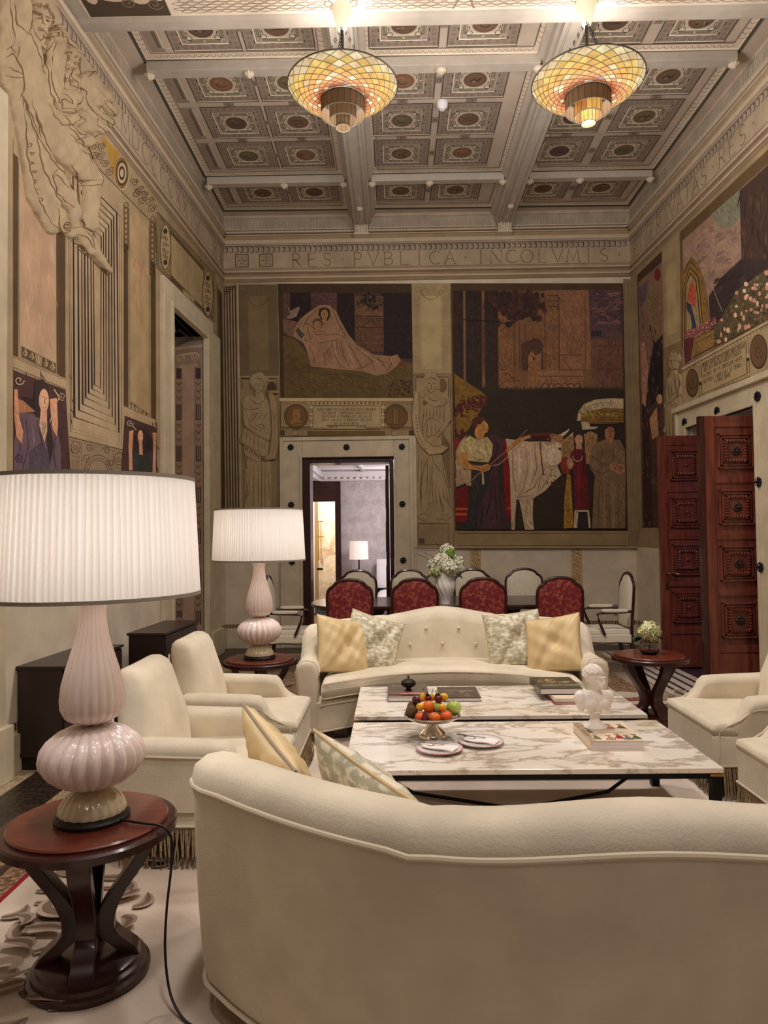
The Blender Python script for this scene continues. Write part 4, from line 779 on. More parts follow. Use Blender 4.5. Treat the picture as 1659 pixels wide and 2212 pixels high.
P.poly([q4(*p) for p in circ(1000, 1140, 20, 14, 48)], (204, 154, 122)); lp([(990, 1180), (1015, 1185), (1016, 1270), (992, 1268)], (196, 148, 116)); lp([(918, 1100), (950, 1090), (940, 1250), (944, 1380), (918, 1380), (914, 1200)], (196, 140, 108)); lp([(1086, 1110), (1116, 1110), (1112, 1250), (1110, 1400), (1086, 1400), (1092, 1200)], (196, 140, 108)); P.up()
for q in ([(990, 1128), (998, 1130)], [(1006, 1132), (1012, 1134)], [(996, 1168), (1006, 1170)]): ls(q, 1.1, (92, 44, 40))
P.spiral(*q4(925, 1040), 8, 0, 1.4, 1.8, (170, 148, 118)); ls([(940, 1060), (970, 1090)], 2, (170, 148, 118))
tag(P.build('fresco'), 'smaller painted woman in black with raised arms beside the window niche', 'fresco')
P = Paint(Lpx, nL, GLW, P)
# scroll band, ringed roundel and hanging ornaments high on the wall
P.poly([q1(*p) for p in ((545, 870), (650, 880), (1000, 1330), (985, 1440), (600, 1050))], (150, 130, 100)); P.up()
P.poly([q1(*p) for p in ((640, 890), (660, 878), (760, 985), (745, 1010), (720, 1150), (690, 1000))], (160, 124, 52)); P.poly([q1(*p) for p in circ(775, 1112, 46, 20, 108)], (176, 156, 124)); P.up()
for r, c in ((44, (120, 92, 50)), (36, (70, 50, 34)), (29, (178, 158, 126)), (20, (66, 48, 34)), (12, (178, 158, 126))): P.poly([q1(*p) for p in circ(773, 1108, r, 20, r*2.3)], c); P.up()
for cx, cy in ((590, 940), (630, 1000), (660, 1050), (690, 1100), (600, 1000), (645, 940), (850, 1170), (880, 1220), (915, 1250), (945, 1290), (900, 1290), (860, 1240), (965, 1340)):
    P.spiral(*q1(cx, cy), 9, cx*.1, 1.5, 1.5, (86, 66, 46)); P.spiral(*q1(cx+18, cy-14), 6, cx*.3, -1.3, 1.2, (96, 74, 52))
for x0, y0, y1 in ((803, 1310, 1600), (972, 1400, 1760)):
    for y in range(y0, y1, 34): P.ring(*q1(x0, y), 4, 1.2, (90, 70, 50), ry=6, n=9); P.stroke([q1(x0, y+14), q1(x0, y+24)], 1.3, (90, 70, 50))
    P.stroke([q1(x0-16, y0), q1(x0-16, y1)], 1, LL); P.stroke([q1(x0+16, y0+20), q1(x0+16, y1)], 1, LL)
# panel above the window niche
P.poly([q1(*p) for p in ((990, 1335), (1372, 1745), (1372, 2060), (1000, 1710))], (136, 116, 84)); P.up()
P.qframe([q1(*p) for p in ((1000, 1360), (1362, 1750), (1362, 2036), (1006, 1700))], 1.2, (66, 50, 34)); P.qframe([q1(*p) for p in ((1016, 1392), (1350, 1758), (1350, 2006), (1022, 1680))], 1, (80, 62, 42))
P.poly([q1(*p) for p in ((1082, 1470), (1300, 1715), (1300, 1990), (1086, 1790))], (84, 66, 38)); P.up(); P.poly([q1(*p) for p in ((1088, 1500), (1296, 1738), (1296, 1972), (1090, 1760))], (158, 138, 102)); P.up()
for cx, cy in ((1052, 1580), (1325, 1880)):
    P.poly([q1(*p) for p in circ(cx, cy, 36, 20, 150)], (166, 146, 110)); P.up(); P.stroke([q1(*p) for p in circ(cx, cy, 34, 22, 146)], 1.6, (80, 62, 42), closed=True)
    for dy in (-100, 100): P.disc(*q1(cx, cy+dy), 4.5, (60, 46, 32), n=10, ry=6)
    for dy in (-60, -20, 20, 60): P.spiral(*q1(cx-8, cy+dy), 5, dy, 1.3, 1.3, (84, 66, 44)); P.spiral(*q1(cx+10, cy+dy+12), 4, dy+2, -1.2, 1.2, (84, 66, 44))
P.poly([q1(*p) for p in ((1165, 1850), (1245, 1920), (1245, 1990), (1165, 1940))], (160, 140, 104)); P.up()
for x in (1180, 1205, 1230): P.spiral(*q1(x, 1905+(x-1165)*.5), 5, x, 1.4, 1.3, (80, 62, 42))
# stripes by the far corner
for i, x in enumerate((471, 474, 476.5)): P.stroke([(x, 625+i*4), (x+9, 1183)], 1.3, (52, 38, 28))
P.stroke([(468, 612), (477, 1183)], 1, LL)
struct(P.build('trim_20'))

# great relief of a crouching winged figure, upper left
def q9(cx, cy): return (cx*.18083, cy*.18083)
def r9(*a): return rp(q9, *a)
def r1(*a): return rp(q1, *a)
pr = [r9(420, 260, 130, 400, 330, 120, 1.0), r9(400, 420, 60, 420, 480, 90, .6), r9(470, 130, 110, 530, 260, 90, .8),          # head, chin, hair
      r9(200, -60, 110, 230, 300, 130, .9), r9(60, -60, 110, 60, 520, 110, .6), r9(400, 20, 70, 560, 20, 60, .8), r9(560, 60, 60, 640, 260, 45, .8), # raised arm, wall drapery
      r9(250, 330, 150, 300, 760, 190, .95), r9(60, 620, 150, 110, 1000, 110, .55), r9(300, 760, 180, 360, 1150, 190, .9),
      r9(650, 390, 75, 640, 450, 60, .9), r9(700, 440, 50, 860, 560, 36, .7), r9(560, 480, 40, 520, 900, 36, .7), r9(520, 900, 34, 700, 1330, 30, .6),
      r9(650, 560, 110, 620, 1150, 100, .85), r9(840, 620, 90, 840, 1020, 90, .75), r9(800, 1050, 110, 780, 1260, 110, .5),
      r9(330, 1150, 190, 520, 1440, 130, .9), r9(600, 1420, 120, 900, 1420, 90, .9), r9(960, 1420, 110, 1050, 1500, 100, .7),
      r9(1060, 980, 130, 1180, 1180, 100, .5), r9(1230, 1100, 60, 1300, 1180, 60, .45), r9(1240, 1250, 60, 1340, 1330, 50, .5), r9(1150, 1380, 70, 1290, 1460, 60, .5), r9(1120, 1480, 60, 1220, 1560, 50, .45), r9(980, 1150, 90, 1110, 1400, 80, .5),
      r1(250, 480, 70, 230, 700, 70, .8), r1(120, 560, 80, 200, 900, 90, .55), r1(230, 700, 90, 420, 960, 95, .95), r1(420, 960, 95, 590, 1150, 60, 1.0), r1(575, 1160, 50, 560, 1440, 48, 1.0),
      r1(420, 860, 70, 560, 900, 40, .6), r1(200, 900, 80, 330, 1250, 90, .6), r1(330, 1100, 60, 480, 1380, 40, .6), r1(440, 1250, 40, 470, 1420, 30, .5), r1(160, 900, 50, 220, 1250, 60, .45), r1(220, 1250, 60, 330, 1440, 60, .5), r1(350, 1380, 60, 390, 1450, 46, .7), r1(470, 1470, 34, 560, 1560, 50, .75), r1(520, 1510, 50, 570, 1600, 38, .7), r1(585, 1600, 34, 680, 1740, 16, .85), r1(480, 1440, 26, 440, 1500, 26, .6)]
cu = [(*q9(370, 210), 5, .45), (*q9(475, 240), 5, .45), (*q9(385, 345), 7, .28), (*q9(420, 360), 4, .2), (*q9(760, 1150), 22, .35), (*q9(800, 930), 12, .35), (*q9(720, 1320), 16, .4), (*q9(600, 420), 5, .3), (*q9(680, 430), 4, .3), (*q9(440, 320), 5, .2), (*q1(390, 1450), 5, .3)]
def fl(x, y):
    a = .06*sin((x+.6*y)*.22)+.03*sin((x-.3*y)*.5)
    if y > 150 and x < 80: a += .09*sin((x-.28*y)*.33)
    if 190 < y < 260 and x > 190: a += .1*sin((x-y)*.35)
    return a
o, WS = relief('winged_figure_relief', pr, (-30, -40, 252, 600), Lpx, nL, relL, 1.7, .055, cu, folds=fl)
tag(o, 'large grisaille relief of a crouching winged man with drapery, high on the left wall', 'relief')
LN9 = [[(345, 170), (370, 160), (395, 182)], [(350, 178), (372, 190), (392, 186)], [(450, 232), (480, 236), (505, 262)], [(455, 250), (478, 262), (500, 268)], [(335, 140), (370, 135), (400, 158)], [(440, 205), (480, 205), (512, 232)], [(402, 160), (398, 230), (412, 280), (440, 300)], [(380, 280), (400, 285)], [(358, 345), (392, 338), (418, 352), (448, 385)], [(366, 356), (400, 366), (440, 392)], [(276, 285), (300, 370), (350, 440), (400, 492), (460, 460), (520, 350), (530, 250)], [(540, 180), (560, 260), (540, 400), (530, 490)],
 [(590, 370), (620, 350), (650, 370)], [(575, 410), (610, 385), (625, 440)], [(620, 380), (650, 380), (655, 450)], [(650, 385), (680, 400), (690, 455)], [(700, 440), (760, 520), (860, 600)], [(700, 350), (740, 420), (850, 540), (880, 580)],
 [(570, 470), (510, 620), (485, 850), (510, 1050), (600, 1260), (730, 1350)], [(600, 500), (545, 700), (540, 950), (590, 1150), (720, 1330), (800, 1345)], [(700, 800), (720, 830), (690, 960), (700, 1050), (780, 1080)], [(720, 860), (715, 1040), (740, 1060)], [(790, 840), (800, 900), (850, 990), (860, 1060), (780, 1020), (790, 850)], [(705, 1110), (760, 1130), (830, 1200), (820, 1240), (740, 1180), (700, 1200), (720, 1300), (860, 1300)], [(700, 1340), (780, 1360), (860, 1340), (930, 1240), (935, 1150)], [(700, 590), (740, 620), (730, 760), (780, 780)], [(850, 620), (900, 640), (930, 740), (900, 960)], [(840, 760), (900, 860), (860, 940)], [(860, 800), (920, 820)], [(880, 700), (860, 780), (910, 900)],
 [(40, 0), (60, 200), (110, 480), (80, 560)], [(100, 40), (130, 300), (240, 420)], [(330, 0), (335, 160), (280, 290), (230, 420)], [(250, 400), (330, 560), (400, 700), (450, 900)], [(420, 640), (480, 720), (440, 820)], [(150, 560), (130, 700), (200, 900), (200, 1100), (160, 1200)], [(0, 600), (60, 560), (120, 640)], [(0, 700), (80, 640), (130, 720)], [(20, 800), (100, 840), (210, 900)], [(10, 900), (90, 930), (200, 930)], [(200, 1150), (260, 1300), (350, 1500), (380, 1640)], [(330, 1350), (400, 1500), (430, 1640)],
 [(500, 1240), (560, 1400), (660, 1500), (800, 1490), (880, 1420), (870, 1370)], [(800, 1490), (900, 1600), (960, 1620), (1000, 1560)], [(860, 1380), (960, 1460)], [(970, 1150), (1000, 1260), (1100, 1380), (1150, 1410)], [(920, 1010), (980, 1100), (970, 1150)], [(1010, 920), (1080, 860), (1140, 850)], [(1200, 1215), (1270, 1195), (1390, 1330), (1380, 1385), (1350, 1390), (1200, 1225)], [(1190, 1320), (1340, 1440), (1310, 1500), (1140, 1400)], [(1120, 1410), (1120, 1500), (1240, 1590), (1290, 1530), (1170, 1400)], [(1010, 1580), (1100, 1650), (1190, 1600)], [(1180, 1360), (1170, 1310), (1190, 1260)]]
LNq = [[(300, 640), (420, 820), (540, 960), (610, 1130), (618, 1190)], [(500, 1190), (505, 1300), (515, 1450)], [(420, 1060), (500, 1160), (600, 1150)], [(480, 1180), (540, 1190), (600, 1180)], [(612, 1190), (600, 1340), (604, 1520)], [(100, 600), (190, 860), (330, 1060), (450, 1180), (500, 1330), (480, 1440)], [(110, 640), (150, 1000), (200, 1240), (290, 1420), (380, 1500)], [(190, 860), (240, 1080), (330, 1260), (400, 1340), (430, 1440)], [(150, 650), (290, 960), (390, 1080), (420, 1100)], [(340, 1080), (300, 1120), (330, 1240), (440, 1330)], [(300, 1140), (330, 1120), (400, 1200)], [(340, 1330), (340, 1440), (380, 1500), (430, 1480)], [(410, 900), (470, 920), (560, 960)], [(400, 860), (450, 900), (540, 870)], [(470, 960), (530, 990), (550, 1050)],
 [(440, 1460), (500, 1450), (570, 1490), (600, 1540)], [(460, 1500), (520, 1520), (560, 1590)], [(450, 1540), (500, 1570), (550, 1630)], [(480, 1580), (530, 1620), (560, 1640)], [(520, 1480), (560, 1540), (570, 1600)], [(560, 1640), (620, 1700), (680, 1760), (690, 1730)], [(600, 1540), (640, 1640), (690, 1740)], [(640, 1720), (660, 1735)]]
P = Paint(WS, nL, 1.35, sub=3)
for ln in LN9: P.stroke([q9(*p) for p in ln], [.8, 1.6, 2.2, 1.6, .8], (112, 86, 60))
for ln in LNq: P.stroke([q1(*p) for p in ln], [.8, 1.6, 2.2, 1.6, .8], (112, 86, 60))
P.disc(*q9(375, 174), 1.6, (96, 72, 50), n=8); P.disc(*q9(480, 250), 1.6, (96, 72, 50), n=8)
for cx, cy in ((400, 70), (450, 100), (500, 125), (535, 165), (545, 215), (540, 270), (480, 75), (350, 60)): P.spiral(*q9(cx, cy), 5, cx, 1.3, 1.4, (118, 92, 66))
for i in range(26): P.spiral(*q9(random.uniform(700, 920), random.uniform(560, 960)), random.uniform(3, 6), i, 1.1, 1.3, (124, 98, 72))
for i, ch in enumerate('OPARMIO'):
    c_ = q1((150, 162, 172, 182, 192, 208, 226)[i], 920+i*58)
    text(P, ch, lambda u, v, c_=c_: (c_[0]+v*.8-2-u*.15, c_[1]+u*.95), 9, 1.3, (112, 86, 58), serif=False)
P.spiral(*q1(395, 1445), 11, 0, 2, 2, (106, 82, 56))
P.build('painted_crease', parent=o)  # strokes are paint in the grisaille manner, dark where carved folds would be shaded

# window niche: marble frame, painted pilaster on its far jamb, painted soffit
m = MB()
def fr(W, d, n, s0, s1, z0, z1, w, t, top=True):
    wallbox(m, W, d, n, s0-w, s0, z0, z1+w, 0, t); wallbox(m, W, d, n, s1, s1+w, z0, z1+w, 0, t)
    if top: wallbox(m, W, d, n, s0, s1, z1, z1+w, 0, t)
fr(LW, dL, nL, s_n0, s_n1, .0, zn, .22, .05); fr(LW, dL, nL, s_n0+.03, s_n1-.03, .3, zn-.03, .05, .07)
wallbox(m, LW, dL, nL, .32, s_n0-.22, 0, zn+.12, 0, .04); wallbox(m, LW, dL, nL, .36, s_n0-.05, 0, .32, 0, .09); wallbox(m, LW, dL, nL, s_n1+.05, s_n1+.3, 0, .32, 0, .08)
win = struct(m.build('window_1', stone2, smooth=False, bevel=.006))
yj = Ls(s_n0, 0).y-.004
jh = lambda x, y: atY(x, y, yj)
P = Paint(jh, V((0, -1, 0)), 1.9)
def qj(cx, cy): return (340+cx*.3797, 560+cy*.3797)
P.poly([qj(*p) for p in ((66, 520), (262, 500), (262, 2120), (66, 2120))], (112, 92, 78)); P.up()
P.poly([qj(*p) for p in ((142, 600), (208, 596), (208, 2100), (146, 2100))], (132, 108, 92)); P.stroke([qj(90, 540), qj(90, 2110)], 1.2, (150, 126, 104)); P.stroke([qj(252, 520), qj(256, 2110)], 1.2, (150, 126, 104))
for cx in (122, 232):
    P.stroke([qj(cx, 620), qj(cx+2, 2080)], 11, (52, 36, 34)); P.up()
    for k in range(6):
        y = 680+k*235; P.poly([qj(cx-15, y), qj(cx+15, y), qj(cx+17, y+150), qj(cx-13, y+150)], (116, 96, 80)); P.up()
        for dy in (20, 60, 100, 140): P.arc(*qj(cx+1, y+dy), 5, 0, pi, 1, (60, 44, 38)); P.stroke([qj(cx-12, y+dy), qj(cx+12, y+dy+26)], .9, (70, 52, 44)); P.stroke([qj(cx+12, y+dy), qj(cx-12, y+dy+26)], .9, (70, 52, 44))
        P.stroke([qj(cx-5, y+155), qj(cx-4, y+230)], 1, (140, 120, 100)); P.stroke([qj(cx+6, y+155), qj(cx+7, y+230)], 1, (140, 120, 100))
for cx, cy in ((133, 565), (217, 553)): P.disc(*qj(cx, cy), 9, (150, 128, 106)); P.up(); P.spiral(*qj(cx, cy), 8, 0, 2, 1.3, (70, 52, 44)); P.spiral(*qj(cx, cy+45), 4, 0, 1.4, 1.3, (150, 128, 106))
P.stroke([qj(133, 545), qj(217, 533)], 4, (150, 128, 106)); P.stroke([qj(70, 512), qj(262, 492)], 6, (140, 118, 98)); P.spiral(*qj(228, 2080), 9, 0, 1.8, 1.4, (150, 128, 106)); P.spiral(*qj(125, 2050), 7, 0, 1.8, 1.4, (150, 128, 106))
o = P.build('painted_pilaster'); o.parent = win
P = Paint(lambda x, y: (lambda r: C0+r*((zn-.006-CZ)/r.z))(ray(x, y)), V((0, 0, -1)), 1.8)
P.qframe([qj(*p) for p in ((55, 280), (230, 470), (150, 500), (60, 420))], 1.2, (60, 44, 38)); P.stroke([qj(118, 400), qj(190, 450)], 4, (60, 44, 38)); P.poly([qj(*p) for p in ((60, 330), (100, 372), (110, 420), (70, 400))], (120, 96, 82))
o = P.build('painted_soffit'); o.parent = win

# near left doorway frame in the left wall
m = MB(); wallbox(m, LW, dL, nL, 5.10, 5.36, 0, 4.30, 0, .05); wallbox(m, LW, dL, nL, 5.36, 7.6, 4.04, 4.30, 0, .05); wallbox(m, LW, dL, nL, 5.06, 5.4, 0, .34, 0, .08); wallbox(m, LW, dL, nL, 5.32, 5.37, .34, 4.06, 0, .07)
struct(m.build('trim_5', stone2, smooth=False, bevel=.006))
# baseboards with mosaic strip
m = MB(); wallbox(m, LW, dL, nL, 0, 5.0, 0, .24, 0, .03); struct(m.build('baseboard_left', stone2, smooth=False))
m = MB(); m.box((-2.25, 9.46, 0), (fx0-.28, 9.5, .24)); m.box((fx1+.28, 9.46, 0), (3.22, 9.5, .24)); struct(m.build('baseboard_far', stone2, smooth=False))
m = MB(); wallbox(m, RW, dR, nR, 0, 1.4, 0, .24, 0, .03); wallbox(m, RW, dR, nR, 3.4, 9, 0, .24, 0, .03); struct(m.build('baseboard_right', stone2, smooth=False))
for nm, S_, n, L_ in (('trim_6', Fs, nF, [(0, 2.25+fx0-.28), (2.25+fx1+.28, 5.465)]), ('trim_7', Ls, nL, [(0, .3), (2.5, 4.96)]), ('trim_8', Rs, nR, [(0, 1.4)])):
    P = Paint(S_, n, 1.5)
    for a, b in L_:
        P.rect(a, .255, b, .315, (150, 128, 98), 0)
        s = a+.01
        while s < b-.03: P.poly([(s, .262), (s+.022, .262), (s+.014, .285), (s+.028, .308), (s+.006, .308)], (58, 46, 34), 1); P.disc(s+.032, .285, .006, (58, 46, 34), n=6, l=1); s += .042
    if nm == 'trim_6':
        for cx in (1027, 1245):
            c0 = Fpx(cx, 1184).x+2.25; P.rect(c0-.07, .4, c0+.07, 1.28, (176, 150, 108), 0)
            for k in range(15):
                z = .45+k*.056; P.spiral(c0-.03, z, .026, k*2, 1.3, .006, (84, 62, 38), 1); P.spiral(c0+.03, z+.01, .026, k*2+2, -1.3, .006, (84, 62, 38), 1); P.disc(c0, z+.03, .009, (84, 62, 38), n=6, l=1)
            P.stroke([(c0-.068, .4), (c0-.068, 1.28)], .004, (110, 88, 60), 1); P.stroke([(c0+.068, .4), (c0+.068, 1.28)], .004, (110, 88, 60), 1)
    struct(P.build(nm))

# ================================================================== RIGHT WALL painting
P = Paint(Rs, nR, 1.35); P.rect(0, 1.28, s_d0, 4.897, (146, 126, 96)); P.rect(s_d0, dz, s_d1, 4.897, (146, 126, 96)); P.rect(s_d1, 1.28, 9.5, 4.897, (150, 130, 100))
struct(P.build('trim_21')); P = Paint(Rpx, nR, 1.35, P, auto=20)
def q8(cx, cy): return (1460+cx*.15367, 560+cy*.15367)
P.poly([(1376.5, 594), (1430, 542), (1432, 1140), (1388, 1140)], (70, 48, 34)); P.up()
P.poly([(1379, 610), (1430, 566), (1431, 640), (1436, 1136), (1390, 1136)], (128, 98, 84)); P.up()
P.poly([(1380, 622), (1400, 606), (1394, 650), (1384, 670)], (92, 82, 92)); P.disc(1421, 593, 7, (110, 40, 36), ry=14); P.poly([(1398, 640), (1412, 610), (1420, 700), (1430, 740), (1432, 760), (1408, 720)], (124, 104, 68))
P.poly([(1400, 820), (1412, 745), (1434, 720), (1436, 880), (1404, 880)], (38, 28, 32)); P.poly([(1386, 840), (1404, 850), (1412, 960), (1420, 1136), (1391, 1136)], (58, 36, 40)); P.poly([(1404, 880), (1436, 850), (1438, 1136), (1412, 1136)], (74, 54, 46)); P.up()
P.hatch(1386, 700, 1434, 1130, 90, 14, 1.3, 2, [(58, 40, 38), (92, 66, 56), (44, 32, 34), (120, 92, 76)]); P.disc(1426, 862, 6, (196, 150, 116), ry=11, n=12); P.poly([(1404, 905), (1420, 880), (1424, 940), (1410, 950)], (180, 132, 100)); P.poly([(1386, 742), (1394, 738), (1402, 800), (1396, 880), (1388, 870)], (170, 126, 104))
tag(P.build('fresco'), 'narrow dark fresco strip in the far corner of the right wall', 'fresco'); P = Paint(Rpx, nR, 1.35, P)
# pilaster with figure
P.up(); P.poly([(1430, 540), (1471, 502), (1480, 1183), (1440, 1183)], (152, 132, 100)); P.up(); P.poly([(1440, 580), (1462, 562), (1466, 716), (1443, 726)], (166, 146, 106)); P.stroke([(1431, 541), (1442, 1180)], 1.2, LL); P.stroke([(1470, 503), (1478, 1180)], 1.2, LL)
P.stroke([(1436, 750), (1438, 1110)], 1.1, LL); P.poly([(1437, 752), (1474, 735), (1477, 830), (1440, 840)], (124, 100, 72))
struct(P.build('trim_22')); P = Paint(Rpx, nR, 1.35, P, auto=26)
P.up(); P.poly([(1471, 500), (1720, 268), (1740, 650), (1480, 794)], (92, 72, 46)); P.up()
P.poly([(1476, 520), (1722, 300), (1738, 645), (1480, 790)], (142, 112, 94)); P.up()
P.poly([(1480, 540), (1560, 470), (1602, 430), (1602, 560), (1560, 590), (1530, 640), (1500, 640)], (150, 122, 104))
for _ in range(80):
    x = random.uniform(1500, 1600); y = random.uniform(470, 620)
    if y > 1990-x*.98+ -0: P.stroke([(x, y), (x+8, y-8), (x+18 if x < 1580 else x+10, y-12)], [1, 7, 1], random.choice([(160, 128, 106), (134, 106, 94), (150, 116, 104), (122, 100, 90)]))
P.poly([(1540, 462), (1602, 408), (1602, 470), (1580, 494), (1552, 490)], (122, 120, 100)); P.up()
P.poly([(1600, 412), (1722, 302), (1738, 640), (1606, 600)], (66, 48, 40)); P.up(); P.hatch(1604, 410, 1735, 600, 130, 30, pi/2, 3, [(82, 60, 48), (54, 38, 36), (96, 72, 56)])
P.poly([(1534, 640), (1560, 600), (1604, 560), (1730, 560), (1736, 660), (1538, 740)], (56, 44, 44)); P.up(); P.hatch(1540, 600, 1700, 690, 90, 20, -.5, 3, [(44, 34, 38), (70, 56, 54)])
# shrine
P.up(); P.poly([q8(*p) for p in ((90, 200), (230, -40), (330, 60), (440, 380), (490, 900), (400, 900), (150, 1250), (120, 1240))], (128, 96, 50)); P.up()
P.poly([q8(*p) for p in ((165, 560), (170, 350), (230, 220), (300, 330), (330, 640), (360, 940), (250, 1010), (180, 1120))], (150, 130, 96)); P.up()
P.poly([q8(*p) for p in ((215, 360), (260, 320), (305, 430), (300, 690), (250, 640), (180, 560))], (172, 76, 56)); P.poly([q8(*p) for p in ((170, 590), (235, 640), (300, 900), (310, 960), (250, 985), (230, 800), (175, 700))], (54, 54, 74)); P.up()
for q in ([(110, 1230), (120, 420), (215, 120)], [(140, 1230), (150, 430), (215, 190)], [(215, 120), (335, 250), (400, 900)], [(215, 190), (300, 290), (370, 930)], [(130, 200), (215, 20), (350, 160)]): P.stroke([q8(*p) for p in q], 1.8, (76, 54, 30))
for q in ([(125, 1230), (135, 430), (215, 150)], [(215, 150), (318, 270), (385, 915)]): P.stroke([q8(*p) for p in q], 1.2, (176, 146, 84))
P.poly([q8(*p) for p in ((150, 1200), (300, 1090), (560, 980), (560, 1220), (240, 1400), (150, 1440))], (134, 104, 62)); P.up()
for a, b in (((280, 1120), (560, 985)), ((290, 1180), (556, 1050)), ((270, 1370), (560, 1220))): P.stroke([q8(*a), q8(*b)], 1.4, (84, 60, 34))
for _ in range(190):
    t = random.random(); P.disc(*q8(140+t*440+random.gauss(0, 12), 1090-t*210+random.gauss(0, 36)), random.uniform(1, 2.4), random.choice([(150, 84, 84), (176, 116, 112), (122, 60, 64)]), n=6)
P.poly([q8(*p) for p in ((130, 1120), (280, 1100), (230, 1400), (150, 1470))], (92, 44, 44)); P.stroke([q8(520, 350), q8(680, 740)], 1, (180, 160, 140)); P.up()
bush = [q8(*p) for p in ((560, 1230), (560, 940), (680, 800), (740, 680), (900, 420), (1050, 320), (1250, 170), (1700, -60), (1760, 620), (1290, 870))]
P.poly(bush, (84, 74, 50)); P.up()
for _ in range(700):
    x = random.uniform(1545, 1735); y = random.uniform(555, 750)
    if pin(x, y, bush): P.disc(x, y, random.uniform(1.2, 3.4), random.choice([(70, 66, 42), (104, 92, 62), (122, 106, 74), (56, 50, 38)]), n=6)
P.up()
for _ in range(150):
    x = random.uniform(1545, 1735); y = random.uniform(555, 750)
    if pin(x, y, bush): P.disc(x, y, random.uniform(2.2, 5.2), random.choice([(206, 156, 132), (190, 138, 116), (218, 176, 150)]), ry=random.uniform(3, 7), n=8)
P.up()
for _ in range(60):
    x = random.uniform(1560, 1735); y = random.uniform(565, 740)
    if pin(x, y, bush): P.disc(x, y, 1.6, (158, 96, 84), n=6)
tag(P.build('fresco'), 'fresco of a gilded shrine and pink rose bush at dusk on the right wall', 'fresco'); P = Paint(Rpx, nR, 1.35, P)
P.up(); P.poly([(1477, 794), (1740, 650), (1745, 775), (1478, 896)], (156, 136, 102)); P.up()
def edge(t, dy): return (1477+t*263, 794-t*144+dy)
P.stroke([edge(0, 4), edge(1, 4)], 6, (172, 152, 118)); P.up()
for dy, c, w in ((8, (70, 52, 36), 2), (13, LL, 1), (-1, LL, 1)): P.stroke([edge(0, dy), edge(1, dy)], w, c)
for i in range(26):
    t = .13+i*.0265; 
    if t < .66: P.disc(*edge(t, 11.5), 2.6, (176, 154, 120), n=8, ry=3.2)
for cx, cy, rx, ry in ((257, 1740, 92, 202), (1195, 1300, 125, 245)):
    P.poly([q8(*p) for p in circ(cx, cy, rx, 26, ry)], (62, 46, 32)); P.up(); P.poly([q8(*p) for p in circ(cx-3, cy-8, rx-12, 26, ry-22)], (100, 74, 50)); P.up()
    P.spiral(*q8(cx, cy), 10, 0, 1.4, 1.3, (66, 46, 32), ry=1.7); P.stroke([q8(cx-30, cy+80), q8(cx+40, cy+60)], 1.2, (66, 46, 32))
P.poly([q8(*p) for p in ((388, 1480), (1012, 1160), (1024, 1610), (395, 1900))], (164, 144, 108)); P.up(); P.qframe([q8(*p) for p in ((388, 1480), (1012, 1160), (1024, 1610), (395, 1900))], 1.3, LL)
for x, y0 in ((367, 1500), (1040, 1160)):
    P.stroke([q8(x, y0), q8(x+12, y0+440)], 3.4, (170, 148, 112)); P.stroke([q8(x-14, y0), q8(x-2, y0+440)], 1, DK); P.stroke([q8(x+14, y0), q8(x+26, y0+440)], 1, DK); P.disc(*q8(x+6, y0+190), 3.2, (172, 152, 116), ry=6); P.disc(*q8(x+6, y0+250), 3.2, (60, 46, 32), ry=4)
for i, t in enumerate(('VENIENT ANNIS SAECVLA SERIS QVIBVS OCEANVS', 'VINCVLA RERVM LAXET ET INGENS', 'PATEAT TELLVS TIPHYSQVE NOVOS', 'DETEGAT ORBES NEC SIT TERRIS', 'VLTIMA THVLE')):
    wd_ = sum(GL[c][0]+.2 if c != ' ' else .45 for c in t); x0, x1 = ((400, 1000), (415, 945), (415, 965), (420, 945), (570, 805))[i]; y0 = (1535, 1590, 1672, 1752, 1748)[i]; k = (x1-x0)/wd_
    sl = -.495+.012*i
    text(P, t, lambda u, v, x0=x0, y0=y0, k=k, sl=sl: q8(x0+u*k, y0+u*k*sl-v*58), 1.0, .75, (74, 54, 34), serif=False)
P.poly([q8(*p) for p in ((350, 1950), (560, 1870), (560, 1960), (355, 2040))], (98, 80, 54)); P.poly([q8(*p) for p in ((830, 1740), (1080, 1640), (1080, 1710), (835, 1830))], (98, 80, 54)); P.poly([q8(*p) for p in ((566, 1826), (826, 1720), (828, 1815), (570, 1930))], (148, 130, 100)); P.up()
for i in range(15): P.stroke([q8(572+i*18, 1824-i*7.3), q8(575+i*18, 1926-i*7.3)], 1, (90, 70, 50))
P.poly([q8(*p) for p in ((120, 2060), (175, 2040), (178, 2120), (125, 2145))], (84, 70, 50)); 
for x in (190, 230, 270, 320): P.stroke([q8(x, 2030-(x-190)*.45), q8(x+2, 2110-(x-190)*.45)], 1.1, LL)
tag(P.build('painted_tablet'), 'painted Latin tablet between two oval medallions above the right door', 'tablet')
pr = [(1459, 778, 11, 1458, 792, 10, .9), (1458, 768, 11, 1463, 775, 11, .7), (1458, 800, 7, 1458, 816, 9, .6), (1455, 825, 14, 1460, 870, 15, .8), (1468, 812, 6, 1470, 850, 6, .9), (1470, 850, 6, 1452, 868, 6, .9), (1448, 830, 8, 1446, 880, 9, .6), (1457, 890, 17, 1458, 990, 17, .7), (1463, 900, 9, 1472, 985, 8, .8), (1462, 900, 8, 1442, 930, 7, .8)]
rr_, RS_ = relief('draped_figure_relief', pr, (1436, 752, 1480, 1010), Rpx, nR, rel, 1.4, .035, [(1455, 780, 2.4, .25), (1463, 780, 2.4, .25), (1459, 792, 2, .2)], folds=fold(1.1, .1, 890)); tag(rr_, 'stone relief of a draped figure on the right wall beside the tablet', 'relief')
